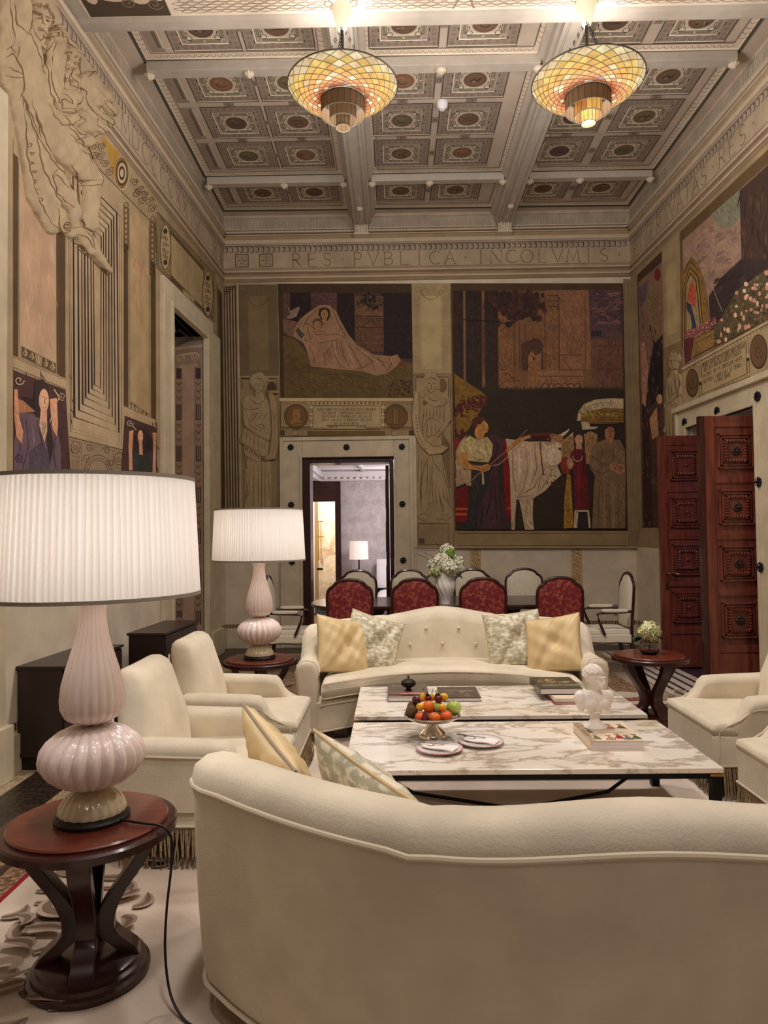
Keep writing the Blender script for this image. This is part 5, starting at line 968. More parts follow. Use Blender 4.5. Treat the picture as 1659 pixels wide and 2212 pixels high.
paint_creases(RS_, idn, [[(1450, 778), (1455, 780), (1458, 779)], [(1461, 777), (1464, 779), (1467, 777)], [(1459, 780), (1458, 788)], [(1455, 793), (1462, 793)], [(1447, 770), (1452, 760), (1466, 760), (1470, 772)], [(1449, 790), (1456, 800), (1466, 796)], [(1470, 800), (1474, 830), (1470, 856), (1450, 874)], [(1462, 806), (1466, 846), (1452, 862)], [(1446, 815), (1442, 850), (1446, 880)], [(1450, 830), (1452, 860)], [(1458, 830), (1458, 856)], [(1446, 890), (1444, 990)], [(1452, 886), (1454, 995)], [(1460, 880), (1460, 995)], [(1466, 870), (1470, 990)], [(1474, 880), (1476, 980)]], (92, 70, 48), 2.5, 1.3).build('painted_crease', parent=rr_)

# ================================================================== DOORS
bolt = pmat('iron_rosette', (30, 32, 36), .45, metal=.4)
def rosette(p, n, r, parent=None):
    m = MB(); u = V((0, 0, 1)).cross(n).normalized(); w = V((0, 0, 1))
    M = Matrix((u.to_4d(), w.to_4d(), n.to_4d(), V((0, 0, 0, 1)))).transposed(); M[0][3], M[1][3], M[2][3] = p; M[3] = (0, 0, 0, 1)
    M = Matrix(((u.x, w.x, n.x, p.x), (u.y, w.y, n.y, p.y), (u.z, w.z, n.z, p.z), (0, 0, 0, 1)))
    m.lathe([(r*.9, 0), (r*.85, .012), (r*.3, .016), (r*.28, .03), (.002, .034)], 24, M=M)
    for k in range(8):
        a = 2*pi*k/8; m.sphere((r*.72*cos(a), r*.72*sin(a), .012), (r*.34, r*.34, .012), 8, M=M)
    return m.build('rosette', bolt, parent)
d1 = empty('door_1', (0, 0, 0)); struct(d1)
m = MB()
xo0, xo1 = Fpx(606, 1100).x, Fpx(893, 1100).x; zo = Fpx(750, 944).z
def ff(x0, x1, z1, w, t, wt=None):
    wt = wt or w; m.box((x0-w, 9.5-t, 0), (x0, 9.5, z1+wt)); m.box((x1, 9.5-t, 0), (x1+w, 9.5, z1+wt)); m.box((x0, 9.5-t, z1), (x1, 9.5, z1+wt))
ff(fx0, fx1, fzt, fx0-xo0, .04, zo-fzt); ff(xo0+.05, xo1-.05, zo-.05, .05, .065); ff(fx0, fx1, fzt, .035, .058)
m.build('door_frame', stone2, d1, smooth=False, bevel=.006)
for x, y in ((629, 967), (749, 967), (868, 966), (630, 1091), (869, 1089), (632, 1213), (871, 1210)): rosette(Fpx(x, y)+V((0, -.04, 0)), nF, .042, d1)
m = MB(); e = .004
m.box((fx0+e, 9.5, 0), (fx0+.10, 9.84, fzt-e)); m.box((fx1-.06, 9.5, 0), (fx1-e, 9.84, fzt-e)); m.box((fx0+.1, 9.52, fzt-.07), (fx1-.06, 9.84, fzt-e))
m.build('jamb_lining', mahogd, d1, smooth=False, bevel=.004)
m = MB(); m.box((fx1-.115, 9.74, .01), (fx1-.07, 10.4, fzt-.09))
lf = m.build('door_leaf', mahogd, d1, smooth=False, bevel=.004)
m = MB()
for z0, z1 in ((1.86, 2.26), (1.24, 1.66), (.62, 1.04)): m.box((fx1-.122, 9.86, z0), (fx1-.116, 10.26, z1))
m.build('leaf_panel', pmat('leaf_inset', (120, 104, 100), .2), lf, smooth=False)

d2 = empty('door_2', (0, 0, 0)); struct(d2)
m = MB(); wf = .24
wallbox(m, RW, dR, nR, s_d0-wf, s_d0, 0, dz+wf, 0, .045); wallbox(m, RW, dR, nR, s_d1, s_d1+wf+.1, 0, dz+wf, 0, .045); wallbox(m, RW, dR, nR, s_d0, s_d1, dz, dz+wf, 0, .045)
wallbox(m, RW, dR, nR, s_d0-.04, s_d0, 0, dz+.04, 0, .065); wallbox(m, RW, dR, nR, s_d1, s_d1+.04, 0, dz+.04, 0, .065); wallbox(m, RW, dR, nR, s_d0, s_d1, dz, dz+.04, 0, .065)
wallbox(m, RW, dR, nR, s_d0-wf-.03, s_d1+wf+.1, dz+wf-.04, dz+wf+.02, 0, .09); wallbox(m, RW, dR, nR, s_d0-wf, s_d0-wf+.04, 0, dz+wf, 0, .07)
m.build('door_frame', stone2, d2, smooth=False, bevel=.006)
for x, y in ((1489, 912), (1560, 888), (1649, 856), (1651, 1041), (1655, 1225)): rosette(Rpx(x, y)+nR*.045, nR, .045, d2)
def leaf(x0, x1, y, H, boss, nm_rot=0):
    W_ = x1-x0; root = MB(); root.box((x0, y, .012), (x1, y+.05, H)); 
    f = y  # camera-side face
    def strip(a, b, c, d, t): root.box((a, f-t, c), (b, f, d))
    strip(x0, x0+.085, .012, H, .012); strip(x1-.085, x1, .012, H, .012)
    n = 4; z0 = .42; ph = (H-.06-z0)/n; orn = MB(); bos = MB()
    strip(x0+.085, x1-.085, .02, z0-.06, .008)
    for k in range(n):
        a, b = z0+k*ph, z0+(k+1)*ph; xa, xb = x0+.085, x1-.085
        strip(xa, xb, a-.045, a+.02, .010); strip(xa, xb, b-.045, b, .012)
        cx, cz, r = (x0+x1)/2, (a+b)/2-.01, min((xb-xa)/2, ph/2)-.03
        for rr, t in ((r, .022), (r*.84, .016), (r*.72, .010)):
            w = .018
            root.box((cx-rr, f-t, cz-rr), (cx-rr+w, f, cz+rr)); root.box((cx+rr-w, f-t, cz-rr), (cx+rr, f, cz+rr)); root.box((cx-rr, f-t, cz-rr), (cx+rr, f, cz-rr+w)); root.box((cx-rr, f-t, cz+rr-w), (cx+rr, f, cz+rr))
        q = r*.56; root.box((cx-q, f-.016, cz-q), (cx+q, f-.0, cz+q))
        for i in range(7):
            o_ = -q+q*2*(i+.5)/7
            for s_ in (-1, 1):
                orn.sphere((cx+o_, f-.022, cz+s_*q), (.014, .014, .018), 8); orn.sphere((cx+s_*q, f-.022, cz+o_), (.018, .014, .014), 8)
        if boss == 'knob': bos.sphere((cx, f-.026, cz), (.016, .016, .016), 12)
        else:
            for i in range(8):
                an = 2*pi*i/8; bos.sphere((cx+.028*cos(an), f-.024, cz+.028*sin(an)), (.018, .01, .018), 8)
            bos.sphere((cx, f-.034, cz), (.016, .014, .016), 10)
    o = root.build('door_leaf', doorw, d2, smooth=False, bevel=.003)
    orn.build('egg_moulding', pmat('carved_mahogany', (104, 46, 32), .3, coat=.3), o); bos.build('boss', doorw if boss == 'knob' else pmat('dark_rosette', (58, 40, 36), .4, metal=.3), o)
    return o
yA, yB = 7.79, 6.60
la = leaf((1423-850)/F*yA, (1534-850)/F*yA, yA, 2.53, 'knob')
m = MB(); hx = (1434-850)/F*yA; m.tube([(hx, yA-.012, 1.03), (hx, yA-.06, 1.03), (hx+.05, yA-.065, 1.045), (hx+.11, yA-.06, 1.02)], .009, 8); m.box((hx-.016, yA-.022, .86), (hx+.016, yA-.012, .94))
m.build('handle', brass, la)
lb = leaf((1522-850)/F*yB, (1652-850)/F*yB, yB, 2.55, 'rose')
m = MB(); m.box(((1511-850)/F*yB, yB-.006, .012), ((1521-850)/F*yB, yB+.05, 2.55)); m.build('leaf_edge', mahogd, lb, smooth=False)

# ================================================================== CEILING: painted coffers, beams, brackets
GCl = 1.5
CB = (164, 150, 136); CO = (128, 114, 102); CW = (206, 194, 178); CD = (62, 56, 48)
P = Paint(lambda x, y: V((x, y, 5.82)), V((0, 0, -1)), GCl)
P.rect(-2.6, -2.6, 3.7, 9.5, CB); P.up()
bays = [(-2.22, -.52, (-1.60, -.95)), (-.24, 1.40, (.20, .92)), (1.66, 3.17, (2.02, 2.72))]
bays[1] = (-.24, 1.40, (.14, .83)); bays[2] = (1.66, 3.17, (1.93, 2.66))
rows = [(5.2, 6.32, (5.93,)), (6.46, 8.42, (6.68, 7.33, 7.98)), (8.56, 9.32, (8.86,))]
hx_, hy_ = .305, .285
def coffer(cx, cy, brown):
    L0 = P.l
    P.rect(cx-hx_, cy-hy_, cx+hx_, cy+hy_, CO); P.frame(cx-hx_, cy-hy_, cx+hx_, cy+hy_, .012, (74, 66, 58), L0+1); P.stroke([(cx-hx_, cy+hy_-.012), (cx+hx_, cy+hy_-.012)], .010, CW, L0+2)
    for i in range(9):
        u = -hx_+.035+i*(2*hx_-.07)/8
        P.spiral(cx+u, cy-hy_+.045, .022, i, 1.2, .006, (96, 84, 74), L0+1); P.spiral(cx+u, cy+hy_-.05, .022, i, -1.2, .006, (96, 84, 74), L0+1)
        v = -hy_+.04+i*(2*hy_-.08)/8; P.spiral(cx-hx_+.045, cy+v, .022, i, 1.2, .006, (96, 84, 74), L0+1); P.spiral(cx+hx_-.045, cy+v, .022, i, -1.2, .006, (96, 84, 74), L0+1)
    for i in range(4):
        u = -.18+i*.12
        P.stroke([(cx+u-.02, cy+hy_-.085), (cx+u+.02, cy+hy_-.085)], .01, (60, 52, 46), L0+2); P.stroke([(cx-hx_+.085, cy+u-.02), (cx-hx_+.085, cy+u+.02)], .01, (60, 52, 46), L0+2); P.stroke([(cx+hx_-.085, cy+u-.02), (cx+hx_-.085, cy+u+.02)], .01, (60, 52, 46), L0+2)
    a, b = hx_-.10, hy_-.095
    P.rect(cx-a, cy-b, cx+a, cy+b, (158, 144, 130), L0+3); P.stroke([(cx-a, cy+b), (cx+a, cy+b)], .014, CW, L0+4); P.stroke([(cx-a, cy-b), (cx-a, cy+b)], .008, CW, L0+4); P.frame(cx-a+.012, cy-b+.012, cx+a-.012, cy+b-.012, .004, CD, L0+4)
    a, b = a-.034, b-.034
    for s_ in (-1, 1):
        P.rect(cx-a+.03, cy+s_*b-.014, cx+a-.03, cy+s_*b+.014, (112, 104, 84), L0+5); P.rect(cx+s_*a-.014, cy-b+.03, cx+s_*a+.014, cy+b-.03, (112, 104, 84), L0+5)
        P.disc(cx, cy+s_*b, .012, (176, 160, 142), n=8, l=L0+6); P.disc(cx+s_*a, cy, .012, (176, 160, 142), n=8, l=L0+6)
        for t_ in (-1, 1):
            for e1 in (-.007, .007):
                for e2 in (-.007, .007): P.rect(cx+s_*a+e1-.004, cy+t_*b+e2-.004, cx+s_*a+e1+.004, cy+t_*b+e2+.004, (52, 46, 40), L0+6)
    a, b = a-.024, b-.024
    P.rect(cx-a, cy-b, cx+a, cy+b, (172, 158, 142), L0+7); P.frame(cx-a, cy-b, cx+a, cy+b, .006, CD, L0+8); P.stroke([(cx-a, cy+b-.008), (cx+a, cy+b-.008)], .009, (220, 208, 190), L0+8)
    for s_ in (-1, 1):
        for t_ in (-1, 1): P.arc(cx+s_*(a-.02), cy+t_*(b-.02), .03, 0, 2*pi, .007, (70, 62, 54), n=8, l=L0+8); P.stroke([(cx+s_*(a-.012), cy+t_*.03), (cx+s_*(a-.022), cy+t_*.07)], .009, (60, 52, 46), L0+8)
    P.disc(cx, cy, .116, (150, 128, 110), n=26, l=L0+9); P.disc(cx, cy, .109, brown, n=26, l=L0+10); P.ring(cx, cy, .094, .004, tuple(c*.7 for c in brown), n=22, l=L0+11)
    k = random.randint(0, 3); dk = tuple(c*.66 for c in brown); lt = tuple(min(255, c*1.25) for c in brown)
    if k == 0: P.frame(cx-.05, cy-.03, cx+.05, cy+.03, .007, dk, L0+11); P.frame(cx-.03, cy-.015, cx+.03, cy+.015, .005, dk, L0+11)
    elif k == 1: P.arc(cx, cy, .045, .4, 3.4, .014, dk, l=L0+11); P.arc(cx-.02, cy-.02, .03, 3.4, 6.6, .012, lt, l=L0+11)
    elif k == 2:
        for i in range(9): P.disc(cx+random.uniform(-.06, .06), cy+random.uniform(-.06, .06), random.uniform(.008, .02), random.choice([dk, lt]), n=7, l=L0+11)
    else: P.stroke([(cx-.05, cy+.03), (cx-.01, cy-.01), (cx+.02, cy+.02), (cx+.055, cy-.03)], .02, dk, L0+11); P.disc(cx-.01, cy+.03, .02, lt, n=8, l=L0+12)
for (xa, xb, cxs) in bays:
    for (ya, yb, cys) in rows:
        first = xa < -2
        # border of leaf moulding with white fillet and dark painted gap
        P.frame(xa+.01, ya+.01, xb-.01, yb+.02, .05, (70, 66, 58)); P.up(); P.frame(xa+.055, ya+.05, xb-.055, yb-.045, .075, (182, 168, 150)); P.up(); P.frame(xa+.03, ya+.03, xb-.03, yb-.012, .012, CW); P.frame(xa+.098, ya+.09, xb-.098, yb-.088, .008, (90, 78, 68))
        n = int((xb-xa-.2)/.062)
        for i in range(n):
            x = xa+.11+i*.062+.02; P.arc(x+.02, yb-.062, .024, pi, 2*pi, .005, (96, 84, 74), ry=-.03)
        n = int((yb-ya-.2)/.062)
        for i in range(n):
            y = ya+.11+i*.062+.02
            for x, r in ((xa+.056, .026), (xb-.056, -.026)): P.arc(x, y+.02, .03, 0, pi, .005, (96, 84, 74), ry=.024)
        for cy in cys:
            for cx in cxs: coffer(cx, cy, random.choice([(98, 76, 60), (90, 72, 56), (112, 82, 62), (84, 66, 56), (94, 84, 62)]))
            if first: 
                P.rect(xa+.11, cy-hy_, xa+.24, cy+hy_, CO); P.stroke([(xa+.20, cy-hy_+.03), (xa+.20, cy+hy_-.06)], .03, (92, 82, 68), P.l+1); P.stroke([(xa+.235, cy-hy_+.02), (xa+.235, cy+hy_-.05), (xa+.3, cy+hy_-.05)], .008, CW, P.l+2)
            xm = (cxs[0]+cxs[1])/2; P.rect(xm-.035, cy-.045, xm+.035, cy+.045, (122, 108, 96), P.l+1); P.frame(xm-.014, cy-.014, xm+.014, cy+.014, .006, CD, P.l+2)
        for c1, c2 in zip(cys, cys[1:]):
            for cx in cxs: P.rect(cx-.05, (c1+c2)/2-.03, cx+.05, (c1+c2)/2+.03, (122, 108, 96), P.l+1); P.frame(cx-.014, (c1+c2)/2-.014, cx+.014, (c1+c2)/2+.014, .006, (74, 66, 58), P.l+2)
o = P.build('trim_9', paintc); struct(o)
# cross ribs with small lion-mask bosses, long beams, deep transverse beam, end brackets
m = MB(); rib = pmat('ceiling_rib', (186, 176, 164), .8, noise=.08)
ribs = [(6.33, 6.45), (8.44, 8.54)]
for ya, yb in ribs:
    for xa, xb, _ in bays: m.box((xa+.02, ya, 5.73), (xb-.02, yb, 5.82))
struct(m.build('trim_10', rib, smooth=False, bevel=.004))
m = MB()
for x0, x1 in ((-.51, -.25), (1.40, 1.65)):
    def sec(y, x0=x0, x1=x1): return [(x0-.05, y, 5.82), (x0-.05, y, 5.79), (x0, y, 5.76), (x0+.005, y, 5.68), (x0+.03, y, 5.655), (x0+.035, y, 5.60), (x0+.06, y, 5.60), (x0+.062, y, 5.612), (x0+.085, y, 5.612), (x0+.087, y, 5.60), (x1-.087, y, 5.60), (x1-.085, y, 5.612), (x1-.062, y, 5.612), (x1-.06, y, 5.60), (x1-.035, y, 5.60), (x1-.03, y, 5.655), (x1-.005, y, 5.68), (x1, y, 5.76), (x1+.05, y, 5.79), (x1+.05, y, 5.82)]
    m.loft([sec(5.56), sec(9.46)])
struct(m.build('trim_11', rib, smooth=False))
m = MB()
sx = [(4.62, 5.84), (4.62, 5.56), (4.66, 5.53), (4.70, 5.53), (4.71, 5.50), (4.78, 5.50), (4.80, 5.485), (4.86, 5.485), (4.86, 5.50), (5.30+.06, 5.50), (5.36+.03, 5.485), (5.45, 5.485), (5.455, 5.50), (5.50, 5.50), (5.505, 5.52), (5.55, 5.53), (5.57, 5.56), (5.57, 5.84)]
m.loft([[(-2.47, y, z) for y, z in sx], [(3.42, y, z) for y, z in sx]])
beam = struct(m.build('trim_12', rib, smooth=False))
P = Paint(lambda x, y: V((x, y, 5.4995)), V((0, 0, -1)), 1.5); P.rect(-2.3, 4.88, 3.3, 5.35, (190, 178, 162)); P.up()
y = 4.90; r = 0
while y < 5.33:
    x = -1.62+(r % 2)*.05
    while x < 3.0:
        if abs(x+.35) > .14 and abs(x-1.505) > .14: P.stroke([(x, y), (x+.03, y-.013), (x+.07, y-.013), (x+.1, y), (x+.07, y+.013), (x+.03, y+.013), (x, y)], .004, (132, 114, 98))
        x += .1
    y += .027; r += 1
P.rect(-2.28, 4.9, -1.66, 5.34, (66, 56, 44)); P.rect(2.95, 4.9, 3.28, 5.34, (120, 104, 88)); P.up()
for (x, y, a, b) in ((-2.2, 5.12, .05, .09), (-2.02, 5.12, .13, .07), (-1.84, 5.1, .1, .12), (-1.7, 5.12, .05, .07), (3.08, 5.1, .1, .1)): P.disc(x, y, a, (176, 160, 140), ry=b, n=14)
P.up()
for x, y in ((-2.1, 5.05), (-1.95, 5.2), (-1.8, 5.02), (-1.75, 5.22), (3.0, 5.2), (3.15, 5.0), (.58, 5.12)): P.spiral(x, y, .06, x*7, 1.5, .01, (110, 94, 78))
P.stroke([(.5, 4.9), (.58, 5.12), (.5, 5.33)], .014, (120, 104, 88)); P.stroke([(.66, 4.9), (.58, 5.12), (.66, 5.33)], .014, (120, 104, 88)); P.ring(.58, 5.12, .03, .01, (96, 80, 64))
for x0 in (-.35, 1.505):
    for k in range(12):
        a = 2*pi*k/12; P.disc(x0+.11*cos(a), 5.2+.11*sin(a), .034, (170, 152, 132), n=8); 
    P.up()
    for k in range(12):
        a = 2*pi*k/12; P.ring(x0+.11*cos(a), 5.2+.11*sin(a), .03, .007, (92, 76, 62), n=8)
struct(P.build('trim_13', paintc))
# brackets where the beams meet the far wall, bosses along the ribs: separate carved pieces
crv = pmat('carved_plaster', (214, 200, 180), .7)
def mask_boss(m, c, r): 
    m.sphere(c, (r, r, r*.7), 12); 
    for k in range(8): m.sphere((c[0]+r*.85*cos(k*pi/4), c[1]+r*.85*sin(k*pi/4), c[2]+r*.1), (r*.36,)*3, 8)
    m.sphere((c[0], c[1]-r*.2, c[2]-r*.65), (r*.3, r*.5, r*.3), 8); m.sphere((c[0]-r*.35, c[1]+r*.3, c[2]-r*.55), r*.18, 6); m.sphere((c[0]+r*.35, c[1]+r*.3, c[2]-r*.55), r*.18, 6)
first = None; bl = {('-', 0): 0}
ypos = ['nearer', 'farther']; nmb = 0
for ri, (ya, yb) in enumerate(ribs):
    for bi, (xa, xb, cxs) in enumerate(bays):
        for ci, x in enumerate((xa+.03, (cxs[0]+cxs[1])/2, xb-.03)):
            if first is None:
                mm = MB(); mask_boss(mm, (0, 0, 0), .042); first = mm.build('ceiling_boss', crv); o = first
            else: o = first.copy(); COL.objects.link(o)
            o.location = (x, (ya+yb)/2, 5.715)
            tag(o, 'carved lion-mask boss at the %s of the %s ceiling rib in the %s bay' % (('left end', 'middle', 'right end')[ci], ('near', 'far')[ri], ('left', 'centre', 'right')[bi]), 'boss', 'lion-mask bosses on the ceiling ribs')
fb = None
for i, x in enumerate((-.38, 1.525)):
    if fb is None:
        fb = empty('beam_bracket', (0, 0, 0)); mm = MB()
        mm.box((-.085, -.12, -.11), (.085, 0, .10)); mm.box((-.10, -.14, .085), (.10, 0, .11)); mm.box((-.10, -.135, -.13), (.10, 0, -.105))
        for k in (-1, 0, 1): mm.sphere((k*.045, -.12, -.02), (.018, .025, .085), 10)
        for k in (-1, 1): mm.tube([(k*.078, -.125, .08), (k*.086, -.13, 0), (k*.078, -.13, -.06), (k*.066, -.125, -.10)], .012, 8)
        mm.build('scroll_block', crv, fb); mm = MB(); mask_boss(mm, (0, 0, 0), .06); bo = mm.build('mask', crv, fb); bo.location = (0, -.15, .14); bo.rotation_euler = (-.6, 0, 0); b = fb
        mm = MB(); mm.sphere((0, -.62, -.015), (.045, .045, .03), 10); mm.tube([(0, -.3, -.004), (.015, -.45, -.004), (-.01, -.6, -.004), (.02, -.75, -.004), (0, -.9, -.004)], .012, 6); mm.build('pendant_ornament', crv, fb)
    else: b = copy_tree(fb)
    b.location = (x, 9.49, 5.61); tag(b, 'carved scroll bracket with lion mask under the %s long ceiling beam' % ('left', 'right')[i], 'bracket', 'beam brackets')
sd = MB(); sd.lathe([(.055, 0), (.058, -.02), (.05, -.05), (.03, -.062), (.028, -.075), (.002, -.078)], 24)
one('smoke_detector', sd, pmat('white_plastic', (236, 236, 240), .4), 'round white smoke detector on the middle bay of the ceiling', 'smoke detector', (.54, 7.04, 5.818))
# ================================================================== BEDROOM AND BATHROOM BEYOND THE FAR DOOR
wp = pmat('lilac_wallpaper', (206, 198, 200), .8, noise=.12, nscale=9)
m = MB(); m.box((-.96, 12.8, .62), (2.2, 12.9, 2.44)); m.box((-.96, 12.8, 0), (2.2, 12.9, .62)); m.box((2.1, 9.9, 0), (2.2, 12.9, 2.8))
struct(m.build('wall_bedroom', wp, smooth=False))
P = Paint(lambda x, y: V((x, 12.795, y)), V((0, -1, 0)), 1.0)
for i in range(7):
    for j in range(6):
        x = -.85+i*.3+(j % 2)*.15; z = .85+j*.3; P.spiral(x-.06, z, .06, 0, 1.4, .008, (190, 180, 182)); P.spiral(x+.06, z, .06, pi, -1.4, .008, (190, 180, 182)); P.stroke([(x, z-.1), (x, z+.14)], .006, (192, 182, 184))
struct(P.build('trim_14'))
m = MB(); m.box((-2.0, 9.9, 2.62), (2.2, 12.9, 2.7)); m.box((-2.0, 12.55, 2.44), (2.2, 12.8, 2.62)); m.box((-1.95, 9.9, 2.44), (-1.3, 12.8, 2.62)); m.box((-1.3, 12.5, 2.5), (2.2, 12.56, 2.60)); m.box((-1.3, 9.9, 2.5), (-1.24, 12.5, 2.60)); m.box((-.55, 9.9, 2.58), (-.5, 12.5, 2.62)); m.box((-1.3, 11.9, 2.58), (2.2, 11.95, 2.62))
for i in range(30): m.box((-1.2+i*.11, 12.47, 2.46), (-1.15+i*.11, 12.52, 2.5))
struct(m.build('ceiling_bedroom', pmat('white_ceiling', (226, 220, 222), .8), smooth=False))
m = MB(); m.box((-2.1, 9.9, 0), (-1.9, 15, 2.7)); m.box((-1.9, 14.9, 0), (-.4, 15, 2.7)); m.box((-.5, 12.9, 0), (-.4, 15, 2.7)); m.box((-2, 12.9, 2.62), (-.4, 15, 2.7)); m.box((-2.1, 12.75, 0), (-1.5, 12.9, 2.44)); m.box((-1.75, 13.4, 0), (-1.52, 13.7, 2.7))
struct(m.build('wall_bathroom', pmat('bath_wall', (230, 216, 196), .5), smooth=False))
d3 = struct(empty('door_3'))
m = MB(); m.box((-1.04, 12.72, 0), (-.94, 12.82, 2.44)); m.box((-1.60, 12.72, 2.08), (-1.04, 12.82, 2.44)); m.box((-1.00, 12.70, 0), (-.97, 12.72, 2.4)); m.box((-1.58, 12.70, 2.14), (-1.06, 12.72, 2.2)); m.box((-1.58, 12.70, 2.34), (-1.02, 12.72, 2.38))
m.build('door_frame', mahogd, d3, smooth=False)
m = MB(); m.box((-.96, 12.74, 0), (2.1, 12.8, .70)); m.box((-.96, 12.72, .66), (2.1, 12.8, .70)); m.box((-.96, 12.725, .5), (2.1, 12.8, .53)); struct(m.build('baseboard_bedroom', mahogd, smooth=False))
onyx = marble_mat('onyx', (224, 204, 176), (244, 236, 222), 3.4, .08, .3, .3, (176, 142, 112), strength=.9, squash=(1, 1, 1.2))
m = MB(); m.box((-1.52, 14.4, .02), (-.9, 14.44, 2.3)); one('marble_panel', m, onyx, 'bookmatched honey onyx panel in the bright bathroom beyond the bedroom', 'marble panel', smooth=False)
o = empty('shower_rail', (-1.42, 13.45, 0)); m = MB(); m.tube([(0, 0, 1.0), (0, 0, 1.75)], .012); m.tube([(.05, 0, .95), (.05, 0, 1.72)], .009); m.tube([(-.03, 0, 1.45), (.1, 0, 1.45)], .009); m.tube([(-.03, 0, 1.74), (.09, 0, 1.74)], .009); m.build('rail', brass, o)
m = MB(); m.lathe([(.018, .9), (.026, 1.0), (.03, 1.1), (.02, 1.16)], 14, ctr=(.08, 0, 0)); m.build('hand_shower', porcelain, o); m = MB(); m.box((-.03, -.01, .82), (.08, .02, .86)); m.build('tap', blackm, o)
tag(o, 'brass shower rail with white hand shower beside the onyx panel', 'shower rail')
o = empty('bedside_lamp', (-.60, 12.3, 0)); bsh = pmat('bedside_shade', (236, 222, 218), .8, emis=.35, emc=(255, 236, 225))
m = MB(); m.lathe([(.165, 1.06), (.155, 1.37)], 28, caps=False); m.build('lamp_shade', bsh, o); m = MB(); m.lathe([(.05, .70), (.05, .71), (.012, .73), (.012, 1.08)], 12); m.lathe([(.03, .8), (.012, .86)], 10); m.build('stem', blackm, o)
tag(o, 'table lamp with square white shade on dark stem in the bedroom', 'lamp')
m = MB(); m.box((-.86, 12.05, 0), (-.36, 12.7, .70)); one('nightstand', m, mahogd, 'dark wooden nightstand under the bedroom lamp', 'nightstand', smooth=False)
o = empty('bed', (.62, 11.6, 0)); lin_ = pmat('white_linen', (236, 234, 240), .9, noise=.06, nscale=5)
m = MB(); m.cush(lambda u, v, s, e: (.9*u, -.2+1.0*v, .34+s*.22*e), 20, 20, 8); m.build('duvet', lin_, o); m = MB(); m.cush(lambda u, v, s, e: (-.66+.27*u, .92+s*.09*e+.10*v, .80+.25*v), 12, 12, 4); m.build('pillow', lin_, o); m = MB(); m.box((-.92, 1.05, .0), (.92, 1.12, 1.0)); m.box((-.85, -1.1, 0), (.85, .95, .14)); m.build('bed_frame', mahogd, o, smooth=False)
tag(o, 'bed with white duvet and upright white pillow seen through the far door', 'bed')
m = MB(); m.box((-.42, 12.775, .92-.35), (-.34, 12.80, .99-.35)); m.box((-.33, 12.73, .57), (-.25, 12.74, .63))

# ================================================================== RUG
rugm = pmat('cream_rug', (210, 192, 176), .95, noise=.18, nscale=2.2, bump=.25, bscale=60)
o = empty('area_rug', (0, 0, 0)); m = MB(); m.box((-1.62, -1.2, 0), (2.91, 6.30, .012)); m.build('pile', rugm, o, smooth=False)
m = MB(); b_ = .022
m.box((-1.645, -1.2, 0), (-1.62, 6.325, .013)); m.box((2.91, -1.2, 0), (2.935, 6.325, .013)); m.box((-1.62, 6.30, 0), (2.91, 6.325, .013)); m.build('border_edge', pmat('crimson_edge', (140, 20, 34), .9), o, smooth=False)
P = Paint(lambda x, y: V((x, y, .0128)), V((0, 0, 1)), 1.0); sc = (156, 136, 120); sd_ = (112, 92, 78)
def scrollset(ox, oy, ux, uy, k):
    def f(u, v): return (ox+ux[0]*u+uy[0]*v, oy+ux[1]*u+uy[1]*v)
    def S_(c, r, a0, t, w, col): 
        n = int(16*abs(t))+4; P.stroke([f(c[0]+r*(1-.8*i/n)*cos(a0+2*pi*t*i/n), c[1]+r*(1-.8*i/n)*sin(a0+2*pi*t*i/n)) for i in range(n+1)], [w*(.6+.9*sin(pi*i/n)) for i in range(n+1)], col)
    S_((.22, .20), .155, -1.2, 1.0, .05, (172, 152, 136)); P.up(); S_((.22, .20), .15, -1.2, 1.0, .026, sd_)
    S_((.36, .52), .11, 2.0, -1.1, .036, (172, 152, 136)); P.up(); S_((.36, .52), .105, 2.0, -1.1, .02, sd_)
    S_((.16, .72), .09, .5, 1.1, .03, sc); S_((.40, .86), .07, 3.5, 1.0, .024, sd_)
    for a, b in (((.12, .42), (.28, .46)), ((.3, .34), (.44, .3)), ((.08, .52), (.2, .6)), ((.26, .64), (.42, .7)), ((.5, .38), (.52, .5)), ((.12, .9), (.26, .84)), ((.5, .12), (.42, .22)), ((.46, .74), (.52, .88)), ((.05, .3), (.1, .4)), ((.3, .95), (.44, 1.0))):
        for ww, cc in ((.05, sc), (.022, sd_)):
            q_ = []; 
            for i in range(9):
                t = i/8; q_.append(f(a[0]+(b[0]-a[0])*t+.03*sin(pi*t), a[1]+(b[1]-a[1])*t-.02*sin(pi*t)))
            P.stroke(q_, [ww*(.12+sin(pi*min(1, i/8*.9+.1))**.8) for i in range(9)], cc); P.up()
random.seed(3)
for i in range(7): scrollset(-1.60, .62+i*.95, (1.08, 0), (0, .95), i)
for i in range(7): scrollset(-1.55, 1.12+i*.95, (.9, .12), (.1, -.8), i)
for i in range(4): scrollset(-1.0+i*1.02, 6.29, (0, -1), (1, 0), i)
for i in range(6): scrollset(2.90, .35+i*1.02, (-1, 0), (0, 1), i)
P.build('scroll_pattern', pmat('rug_pattern', (150, 130, 112), .95, attr=True, bump=.2, bscale=60), o)
tag(o, 'cream area rug with brown scroll border and thin crimson edge under the seating', 'rug')

